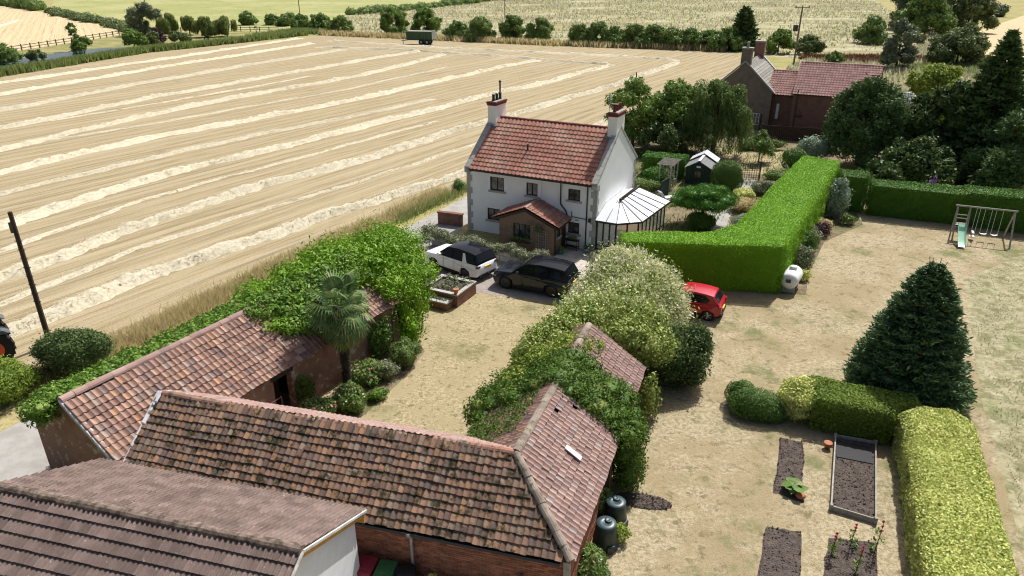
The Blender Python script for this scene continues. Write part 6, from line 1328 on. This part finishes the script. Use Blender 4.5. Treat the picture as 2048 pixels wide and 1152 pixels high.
# ---------------------------------------------------------------- poles
def pole(label, loc, hh, r, m, extra=None, lean=0.0):
    t = thing('telegraph_pole', label, 'pole', (loc[0],loc[1],0)); MB().cyl((0,0,0),(lean*hh,0,hh),r,r*.75,10).build('pole', m, t)
    if extra: extra(t)
    return t
def ex1(t):
    MB().box(-.16,.0,-.12,.12,6.0,6.5).build('junction_box', M['dark_metal'], t)
    for z in np.arange(2.4,6,.45): MB().box(-.18,.18,-.02,.02,z,z+.03).build('step_iron', M['dark_metal'], t)
pole('dark wooden telegraph pole in the stubble at the left', (-23.2,31.3), 7.0, .13, M['wood_pole'], ex1)
def ex2(t):
    MB().bar((-1.3,0,10.3),(1.3,0,10.3),.12,.14).build('crossarm', M['pole_far'], t)
    for x in (-1.2,0,1.2): MB().lathe([(.05,0),(.1,.1),(.1,.2),(.04,.3)],8,(x,0,10.38)).build('insulator', M['dark_metal'], t)
    MB().box(-1.05,-.35,-.4,.3,6.3,7.4).build('transformer', M['dark_metal'], t, bevel=.05)
    MB().bar((-.9,0,6.3),(-.1,0,5.4),.08,.08).build('bracket', M['grey_metal'], t)
pole('power pole with transformer and crossarm behind the neighbour house', (52.4,137.5), 10.4, .17, M['pole_far'], ex2)
pole('thin distant pole standing behind the far hedge at centre', (-2.5,265), 12, .16, M['pole_far']); pole('distant pole in the green crop at the upper left', (-81.8,293), 12, .17, M['pole_far']); pole('furthest pole at the top left in the crop', (-157,327), 12, .18, M['pole_far'])
pole('short stub post on the field edge behind the right chimney', (18.4,108.6), 2.9, .11, M['wood_pole'])

# ---------------------------------------------------------------- garden things at right
sw = thing('swing_set', 'wooden swing set with slide and three swings in front of the long hedge', 'swing set', (0,0,0))
a_, b_ = Vector((30.75,46.85,2.3)), Vector((33.85,45.55,2.3)); dv_ = (b_-a_).normalized(); pn = Vector((dv_.y,-dv_.x,0))
MB().cyl(a_-dv_*.15, b_+dv_*.15, .06, n=10).build('top_beam', M['wood_grey'], sw)
for q, nm in ((b_,0),):
    for s_ in (-1,1): MB().cyl(q, (q.x+pn.x*s_*1.15,q.y+pn.y*s_*1.15,0), .055, n=8).build('leg', M['wood_grey'], sw)
for q in (a_, a_+dv_*.75):
    for s_ in (-.25,1.0): MB().cyl(q if s_ > 0 else q, (q.x+pn.x*s_*.9,q.y+pn.y*s_*.9,0), .05, n=8).build('leg', M['wood_grey'], sw)
pf0 = a_+pn*.35; pf0.z = 1.1
for k in range(6): p = pf0+dv_*.75*(0)+pn*(k*.105-.3); MB().bar(p, p+dv_*.75, .095, .03).build('platform_board', M['wood_grey'], sw)
for z in (1.4,1.65): p = a_+pn*-.05; MB().bar((p.x,p.y,z),(p.x+dv_.x*.75,p.y+dv_.y*.75,z),.04,.06).build('rail', M['wood_grey'], sw)
s0 = a_+dv_*.14+pn*.65; V = []
for t_ in np.linspace(0,1,9):
    z = 1.12*(1-t_)**1.25+.12*(1-(1-t_))*.6+.06; p = s0+pn*(t_*1.75)
    for off, dz_ in ((0,.15),(.02,0),(.46,0),(.48,.15)): q = p+dv_*off; V.append((q.x,q.y,z+dz_))
mb = MB(); mb.v = V; mb.f = [(i*4+j,i*4+j+1,(i+1)*4+j+1,(i+1)*4+j) for i in range(8) for j in range(3)]; so = mb.build('slide', M['slide'], sw); sm = so.modifiers.new('thick','SOLIDIFY'); sm.thickness = .025
for k in range(3): p = a_+dv_*(.05)-pn*.55; q = a_+dv_*.7-pn*.55; z = .3+k*.3; MB().cyl((p.x,p.y,z),(q.x,q.y,z),.02,n=6).build('ladder_rung', M['wood_grey'], sw)
for i, f in enumerate((1.25,1.85,2.5)):
    p = a_+dv_*f; w2 = .2 if i else .1
    for s_ in (-1,1): q = p+dv_*w2*s_; MB().cyl((q.x,q.y,2.28),(q.x+pn.x*.1,q.y+pn.y*.1,.55),.012,n=5).build('rope', M['white_paint'], sw)
    q = p+pn*.1
    if i: V = [tuple(q+dv_*x+pn*y+Vector((0,0,-2.3+.5+abs(x)**2*1.4))) for x in (-.22,-.1,.1,.22) for y in (-.1,.1)]; mb = MB(); mb.v = V; mb.f = [(0,2,3,1),(2,4,5,3),(4,6,7,5)]; mb.build('swing_seat', M['seat_white'], sw)
    else: MB().bar((q.x-pn.x*.3,q.y-pn.y*.3,.52),(q.x+pn.x*.3,q.y+pn.y*.3,.52),.12,.12).bar((q.x-pn.x*.2,q.y-pn.y*.2,.25),(q.x+pn.x*.2,q.y+pn.y*.2,.25),.3,.05).build('glider_seat', M['seat_white'], sw)
gtk = thing('gas_tank', 'white horizontal gas tank at the corner of the tall hedge', 'tank', (16.35,38.05,0), 59)
pr = [(.02,-.95),(.25,-.93),(.42,-.84),(.5,-.68),(.5,.68),(.42,.84),(.25,.93),(.02,.95)]
o = MB().lathe(pr, 24).build('tank_body', M['tank'], gtk, True); o.matrix_basis = Matrix.Translation((0,0,.78)) @ Matrix.Rotation(R(90),4,'Y')
MB().lathe([(.22,0),(.22,.12),(.16,.18),(.02,.19)],14,(.1,0,1.26)).build('valve_cover', M['tank'], gtk, True); MB().box(-1.02,-.9,-.14,.14,.78,.98).build('gauge_box', M['dark_metal'], gtk)
for x in (-.55,.55): MB().box(x-.08,x+.08,-.35,.35,0,.36).build('leg', M['concrete'], gtk)
def composter(loc, label):
    t = thing('compost_bin', label, 'compost bin', (loc[0],loc[1],0), random.uniform(0,90))
    MB().lathe([(.42,0),(.43,.04),(.40,.3),(.405,.32),(.36,.62),(.365,.64),(.31,.92),(.30,.93)],28).build('body', M['compost'], t, True)
    l = MB().lathe([(.33,.90),(.34,.95),(.31,.985),(.12,1.0),(.10,.985),(.02,.98)],28).build('lid', M['compost_lid'], t, True); MB().lathe([(.12,.99),(.125,1.02),(.08,1.03),(.02,1.01)],16,(.1,.05,0)).build('lid_knob', M['compost_lid'], l, True)
    MB().box(-.14,.14,-.46,-.36,.05,.32).build('hatch', M['compost'], t, bevel=.02)
composter((3.05,17.75), 'nearer dark green plastic compost bin by the right barn wall'); composter((3.5,18.75), 'farther dark green plastic compost bin beside the oval soil bed')
def soilbed(poly, label, hgt=.05, name='soil_bed'):
    A = np.array(poly); c = A.mean(0); n = 40; P = scatter(poly, 260); mb = MB()
    # lumpy heap: ring + inner ring + centre
    m_ = len(poly); V = [(x,y,.012) for x,y in poly]+[tuple(c+(p-c)*.86)+(hgt*random.uniform(.7,1.2),) for p in A]+[tuple(c+(p-c)*.45)+(hgt*random.uniform(.8,1.5),) for p in A]+[(c[0],c[1],hgt)]
    F = [(i,(i+1)%m_,m_+(i+1)%m_,m_+i) for i in range(m_)]+[(m_+i,m_+(i+1)%m_,2*m_+(i+1)%m_,2*m_+i) for i in range(m_)]+[(2*m_+i,2*m_+(i+1)%m_,3*m_) for i in range(m_)]
    mb.v = V; mb.f = F; o = mb.build(name, M['soil']); tag(o, label, 'soil bed'); k = 420; q = scatter(poly, k); V, F = leaves(np.concatenate([q,np.full((k,1),hgt+.005)],1), np.tile([0,0,1.],(k,1)), .07, .8, 1.2); arr('clod', V, F, M['soil'], o, 'stuff'); return o
def dense(poly, n=6):
    out = []
    for (a, b), (c, d) in zip(poly, poly[1:]+poly[:1]): out += [(a+(c-a)*i/n+random.uniform(-.04,.04), b+(d-b)*i/n+random.uniform(-.04,.04)) for i in range(n)]
    return out
soilbed(dense([(9.43,20.3),(10.35,19.75),(11.65,23.25),(10.85,23.6)]), 'bare soil bed with a rhubarb plant, beside the timber framed bed')
soilbed(dense([(7.0,15.0),(8.4,15.0),(9.75,18.35),(8.65,18.6)]), 'bare rectangular soil bed at the bottom of the side lawn')
soilbed(dense([(9.1,15.2),(10.8,15.0),(12.05,17.85),(10.55,18.1)]), 'soil bed with hollyhocks below the timber framed bed')
soilbed([(4.65+1.05*math.cos(a)*.96-.12*math.sin(a)*.3,19.85+.42*math.sin(a)-.45*math.cos(a)*.42) for a in np.linspace(0,6.28,29)[:-1]], 'oval patch of bare soil beside the compost bins')
rb_ = thing('raised_bed', 'long timber framed raised bed of bare soil', 'raised bed', (0,0,0)); q_ = [(11.15,19.4),(12.4,18.75),(14.4,23.05),(13.0,23.5)]
for i in range(4):
    a, b = q_[i], q_[(i+1)%4]
    for k in range(2): MB().bar((a[0],a[1],.06+.001*i+.11*k),(b[0],b[1],.06+.001*i+.11*k),.05,.105).build('board', M['wood_grey'], rb_)
for a in q_: MB().box(a[0]-.05,a[0]+.05,a[1]-.05,a[1]+.05,0,.27).build('corner_post', M['wood_grey'], rb_)
sq = np.array(q_); c = sq.mean(0); MB().prism([tuple(c+(p-c)*.97) for p in sq], .01, .12).build('soil', M['soil'], rb_)
k = 700; q = scatter(q_, k); V, F = leaves(np.concatenate([q,np.full((k,1),.125)],1), np.tile([0,0,1.],(k,1)), .07, .8, 1.2); arr('clod', V, F, M['soil'], rb_, 'stuff')
sh_ = MB().box(-.65,.65,-.55,.55,.13,.15).build('weed_sheet', M['plastic_dark']); sh_.location = (13.3,22.5,0); sh_.rotation_euler = (0,0,R(-20)); tag(sh_, 'black plastic sheet at the shaded end of the timber framed bed', 'sheet')
rh = thing('rhubarb', 'large leaved rhubarb growing at the end of the bare soil bed', 'plant', (10.15,20.35,0)); lf = MB().add([(0,0,0),(.09,-.11,.02),(.28,-.13,.0),(.40,0,-.04),(.28,.13,0),(.09,.11,.02)],[(0,1,2,3,4,5)]); lm_ = bpy.data.meshes.new('leaf'); lm_.from_pydata(lf.v,[],lf.f); lm_.materials.append(L_['mixed'])
for i in range(18):
    o = bpy.data.objects.new('leaf', lm_); C.objects.link(o); o.parent = rh; o.matrix_basis = Matrix.Translation((random.uniform(-.1,.1),random.uniform(-.1,.1),.16+.012*i)) @ Matrix.Rotation(i*2.4,4,'Z') @ Matrix.Rotation(random.uniform(-.6,.2),4,'Y') @ Matrix.Scale(random.uniform(.8,1.2),4)
pk = MB().lathe([(.02,0),(.14,.03),(.18,.1),(.14,.17),(.02,.18)],12).build('squash', M['terracotta'],None,True); pk.location = (10.3,20.0,.05); tag(pk,'orange squash lying beside the rhubarb','squash')
pk = MB().lathe([(.1,0),(.15,.22),(.17,.22),(.17,.27),(.12,.27)],12).build('plant_pot', M['terracotta'],None,True); pk.location = (12.45,22.9,.01); tag(pk,'terracotta pot at the head of the timber framed bed','pot')
for i, (x, y, l) in enumerate([(10.3,17.3,'left hollyhock stem with crimson flowers in the lower bed'),(11.1,17.7,'middle hollyhock with pale leaves in the lower bed'),(11.75,17.4,'tallest hollyhock with crimson flowers near the golden hedge'),(10.8,16.6,'hollyhock at the front of the lower bed')]):
    t = thing('hollyhock', l, 'plant', (x,y,0), 0, 'hollyhocks in the lower bed'); hh = random.uniform(.9,1.4); MB().cyl((0,0,0),(.05,0,hh),.018,.008,5).build('stem', L_['mixed'], t)
    foliage('leaves', [(random.uniform(-.12,.12),random.uniform(-.12,.12),z,.10,.10,.07) for z in np.linspace(.1,hh*.75,7)], 120, .09, L_['mixed'], t, core=.2, depth=.3); foliage('flower', [(.03,0,z,.04,.04,.04) for z in np.linspace(hh*.72,hh,3)], 900, .05, L_['red'], t, core=.8)
bush('barn_shrub', 'leafy white flowered shrub at the foot of the right barn corner', 'shrub', (2.45,16.3), lumps(.55,.8,.5,12,.42,.42), 420, .085, L_['mixed'], flowers=(L_['white'],26,.06))
bush('barn_shrub', 'green shrub behind the farther compost bin', 'shrub', (3.0,19.3), lumps(.4,.6,.6,10,.42,.5), 360, .085, L_['mixed'])
bush('barn_shrub', 'yellow green plant between the two compost bins', 'shrub', (3.55,17.95), lumps(.28,.28,.35,8,.45,.3), 360, .08, L_['lime'], core=.5)

# ---------------------------------------------------------------- yard at the bottom
def wbin(x, m, label):
    t = thing('wheelie_bin', label, 'bin', tuple(Matrix.Translation((-12.66,18.73,0)) @ Matrix.Rotation(R(-15),4,'Z') @ Vector((x,-.58,0))), -15+random.uniform(-3,3))
    MB().hexa([(-.22,-.26,.05),(.22,-.26,.05),(.22,.24,.05),(-.22,.24,.05)],[(-.28,-.34,.98),(.28,-.34,.98),(.28,.32,.98),(-.28,.32,.98)]).build('body', m, t, bevel=.02)
    l = MB().hexa([(-.3,-.38,.98),(.3,-.38,.98),(.3,.34,1.0),(-.3,.34,1.0)],[(-.27,-.34,1.04),(.27,-.34,1.04),(.27,.32,1.09),(-.27,.32,1.09)]).build('lid', m, t, bevel=.02); MB().hexa([(-.16,-.2,1.045),(.16,-.2,1.045),(.16,.16,1.07),(-.16,.16,1.07)],[(-.14,-.18,1.075),(.14,-.18,1.075),(.14,.14,1.10),(-.14,.14,1.10)]).build('lid_panel', m, l, bevel=.01)
    MB().cyl((-.27,.38,1.0),(.27,.38,1.0),.02,n=8).build('handle', m, t)
    for s_ in (-.24,.24): MB().cyl((s_-.03,.26,.1),(s_+.03,.26,.1),.1,n=12).build('wheel', M['tyre'], t)
wbin(8.72, M['bin_red'], 'red wheelie bin beside the white garage wall'); wbin(9.36, M['bin_green'], 'green wheelie bin next to the red one')
t = thing('water_butt', 'black round water butt next to the green wheelie bin', 'water butt', tuple(Matrix.Translation((-12.66,18.73,0)) @ Matrix.Rotation(R(-15),4,'Z') @ Vector((9.98,-.48,0))))
MB().lathe([(.26,0),(.3,.35),(.31,.55),(.30,.9),(.29,1.0)],24).build('barrel', M['bin_black'], t, True); MB().lathe([(.31,1.0),(.31,1.05),(.2,1.09),(.02,1.1)],24).build('lid', M['bin_black'], t, True)
B0 = Matrix.Translation((-12.66,18.73,0)) @ Matrix.Rotation(R(-15),4,'Z')
t = thing('stone_bench', 'grey concrete slab bench against the brick wall', 'bench', tuple(B0 @ Vector((10.45,-.95,0))), -15)
MB().box(0,2.2,0,.72,.62,.74).build('slab', M['concrete'], t, bevel=.015)
for x in (.2,1.8): MB().box(x,x+.2,.1,.6,0,.62).build('support', M['brick_dark'], t)
foliage('moss', [(.55+.16*i,.5+random.uniform(-.08,.08),.745,.12,.06,.02) for i in range(8)], 500, .045, L_['ivy'], t, core=.5)
t = thing('potted_daffodil', 'orange pot of yellow flowers on the concrete slab bench', 'pot', tuple(B0 @ Vector((10.85,-.5,.74)))); MB().lathe([(.07,0),(.1,.15),(.11,.16),(.11,.18),(.08,.18)],12).build('pot', M['terracotta'], t, True); foliage('flowers', shift(lumps(.13,.12,.1,6,.5,.1),0,0,.2), 600, .05, L_['gold'], t, core=.5)
o = MB().bar((0,0,0),(.35,.42,1.5),.1,.03).build('leaning_plank', M['wood_dark']); o.location = tuple(B0 @ Vector((13.2,-.62,0))); tag(o, 'dark plank leaning against the brick wall near its right corner', 'plank')
o = MB().lathe([(.28,0),(.33,.3),(.30,.3),(.26,.05)],18).build('bucket', M['tractor'],None,True); o.location = tuple(B0 @ Vector((13.0,-.8,0))); tag(o, 'grey tub by the leaning plank at the wall', 'tub')
o = MB().bar((-2.35,19.75,.75),(-1.05,20.55,1.0),.06,.06).bar((-2.35,19.75,.75),(-2.35,19.75,0),.05,.05).bar((-1.05,20.55,1.0),(-1.05,20.55,0),.05,.05).build('rail', M['grey_metal']); tag(o, 'short grey handrail on the courtyard lawn behind the barn ridge', 'rail')

# ---------------------------------------------------------------- back garden
s_ = thing('garden_shed', 'dark green wooden shed with felt roof in the back garden', 'shed', (15.1,60.2,0), -24)
for k in range(14): MB().box(k*.15,k*.15+.143,-.02,.0,0,1.5+.55*(1-abs(k-6.5)/7)).build('board', M['shed_green'], s_)
MB().box(.01,2.09,.005,3.0,0,1.5).build('wall', M['shed_green'], s_)
for sg_ in (-1,1): MB().slab([(1.05,-.15,2.12),(1.05+sg_*1.22,-.15,1.45),(1.05+sg_*1.22,2.1,1.45),(1.05,2.1,2.12)][::sg_], .04).build('roof', M['felt'], s_)
for sg_ in (-1,1): MB().slab([(1.05,2.12,2.3),(1.05+sg_*1.22,2.12,1.6),(1.05+sg_*1.22,3.6,1.6),(1.05,3.6,2.3)][::sg_], .03).build('roof_sheet', M['lead'], s_)
MB().bar((1.05,-.17,2.15),(1.05,2.1,2.15),.24,.03).build('ridge_cap', M['lead'], s_); window(s_, .7, 1.3, .65, 1.25, -.03, mull=1, fm=M['wood_brown'], sill=False, rev=-.02); MB().box(.85,1.2,-.06,-.025,1.5,1.66).build('name_board', M['white_paint'], s_)
lt = thing('garden_trellis', 'dark square lattice fence panel beside the garden shed', 'trellis', (19.7,61.2,0), -6)
for k in range(11): MB().box(k*.2,k*.2+.035,0,.02,.05,1.55).build('slat', M['wood_brown'], lt)
for k in range(8): MB().box(0,2.05,-.022,-.002,.1+k*.2,.135+k*.2).build('slat', M['wood_brown'], lt)
for x in (-.08,2.06): MB().box(x,x+.09,-.04,.05,0,1.75).build('post', M['wood_brown'], lt)
lt = thing('lattice_arch', 'tall dark diamond lattice panel under the weeping willow', 'trellis', (17.6,67.5,0), -10)
for k in range(-4,6):
    for sg_ in (-1,1):
        pts = [(k*.25+sg_*z*.6, z) for z in np.linspace(0,2.2,23)]; pts = [(x,z) for x,z in pts if 0 <= x <= 1.2]
        if len(pts) > 1: MB().bar((pts[0][0],.01*sg_,pts[0][1]),(pts[-1][0],.01*sg_,pts[-1][1]),.016,.04).build('slat', M['wood_brown'], lt)
for x in (-.06,1.2): MB().box(x,x+.07,-.04,.04,0,2.35).build('post', M['wood_brown'], lt)
pg_ = thing('garden_arch', 'weathered timber pergola arch left of the garden shed', 'pergola', (13.3,58.0,0), 63)
for x in (0,1.1,2.2):
    for y in (0,.95): MB().box(x,x+.08,y,y+.08,0,2.0).build('post', M['wood_grey'], pg_)
for y in (0,.95): MB().box(-.15,2.45,y+.015,y+.065,2.0,2.12).build('beam', M['wood_grey'], pg_)
for k in range(8): MB().box(k*.31,k*.31+.05,-.2,1.25,2.12,2.2).build('rafter', M['wood_grey'], pg_)
bush('arch_climber', 'sparse climber growing over the timber pergola arch', 'climber', (13.3,58.7), lumps(.5,.7,.8,14,.4,.9), 120, .11, L_['lav'], core=.2, depth=.3)
o = MB().box(0,1.5,0,.06,0,1.6).build('green_panel', M['shed_green']); o.location = (12.0,55.2,0); o.rotation_euler = (0,0,R(55)); tag(o, 'dark green garden panel behind the conservatory', 'panel')
for i, (x, y, d) in enumerate([(12.3,54.6,20),(13.3,54.0,-10)]):
    t = thing('sun_lounger', ['garden lounger with raised back nearest the cottage gable','flat garden lounger right of the raised one'][i], 'lounger', (x,y,0), d, 'garden loungers'); MB().box(0,1.5,0,.6,.3,.4).build('seat', M['cushion'], t, bevel=.03); MB().hexa([(-.08,0,.42),(.02,0,.38),(.02,.6,.38),(-.08,.6,.42)],[(-.5,0,.9),(-.4,0,.95),(-.4,.6,.95),(-.5,.6,.9)]).build('backrest', M['cushion'], t, bevel=.02)
    for xx in (.1,1.35):
        for yy in (.05,.5): MB().box(xx,xx+.05,yy,yy+.05,0,.3).build('leg', M['dark_metal'], t)
fn = thing('board_fence', 'dark board fence in front of the neighbour extension', 'fence', (27.2,77.6,0), -20)
for k in range(46): MB().box(k*.2,k*.2+.19,0,.02,0,1.55).build('board', M['wood_dark'], fn)
for k in range(6): MB().box(k*1.8,k*1.8+.1,.022,.12,0,1.65).build('post', M['wood_dark'], fn)
pfn = thing('pond_fence', 'post and rail fence along the back of the pond garden', 'fence', (0,0,0)); pts = [(-112,150),(-109.5,160),(-107,182),(-105.5,205),(-86,216.5),(-66,213)]
for a, b in zip(pts[:-1],pts[1:]):
    a, b = Vector((*a,0)), Vector((*b,0)); n = max(2,int((b-a).length/2.6))
    for i in range(n): p = a.lerp(b,i/n); MB().box(p.x-.09,p.x+.09,p.y-.09,p.y+.09,0,1.35).build('post', M['wood_brown'], pfn)
    for z in (.55,1.1): MB().bar((a.x,a.y,z),(b.x,b.y,z),.07,.12).build('rail', M['wood_brown'], pfn)
t = thing('garden_bench', 'dark garden bench on the pond lawn', 'bench', (-77.5,190,0), -30); MB().box(-.8,.8,-.25,.25,.42,.5).build('seat', M['wood_dark'], t); MB().box(-.8,.8,.22,.3,.55,1.0).build('backrest', M['wood_dark'], t)
for x in (-.7,.6): MB().box(x,x+.1,-.2,.2,0,.42).build('leg', M['wood_dark'], t)
t = thing('bird_table', 'dark bird table on the pond lawn near the fence corner', 'bird table', (-69,203,0)); MB().box(-.08,.08,-.08,.08,0,1.4).build('post', M['wood_dark'], t); MB().box(-.4,.4,-.4,.4,1.4,1.46).build('tray', M['wood_dark'], t); MB().hexa([(-.5,-.5,1.9),(.5,-.5,1.9),(.5,.5,1.9),(-.5,.5,1.9)],[(-.05,-.5,2.3),(.05,-.5,2.3),(.05,.5,2.3),(-.05,.5,2.3)]).build('roof', M['wood_dark'], t)
for x in (-.38,.32):
    for y in (-.38,.32): MB().box(x,x+.06,y,y+.06,1.46,1.9).build('corner_post', M['wood_dark'], t)
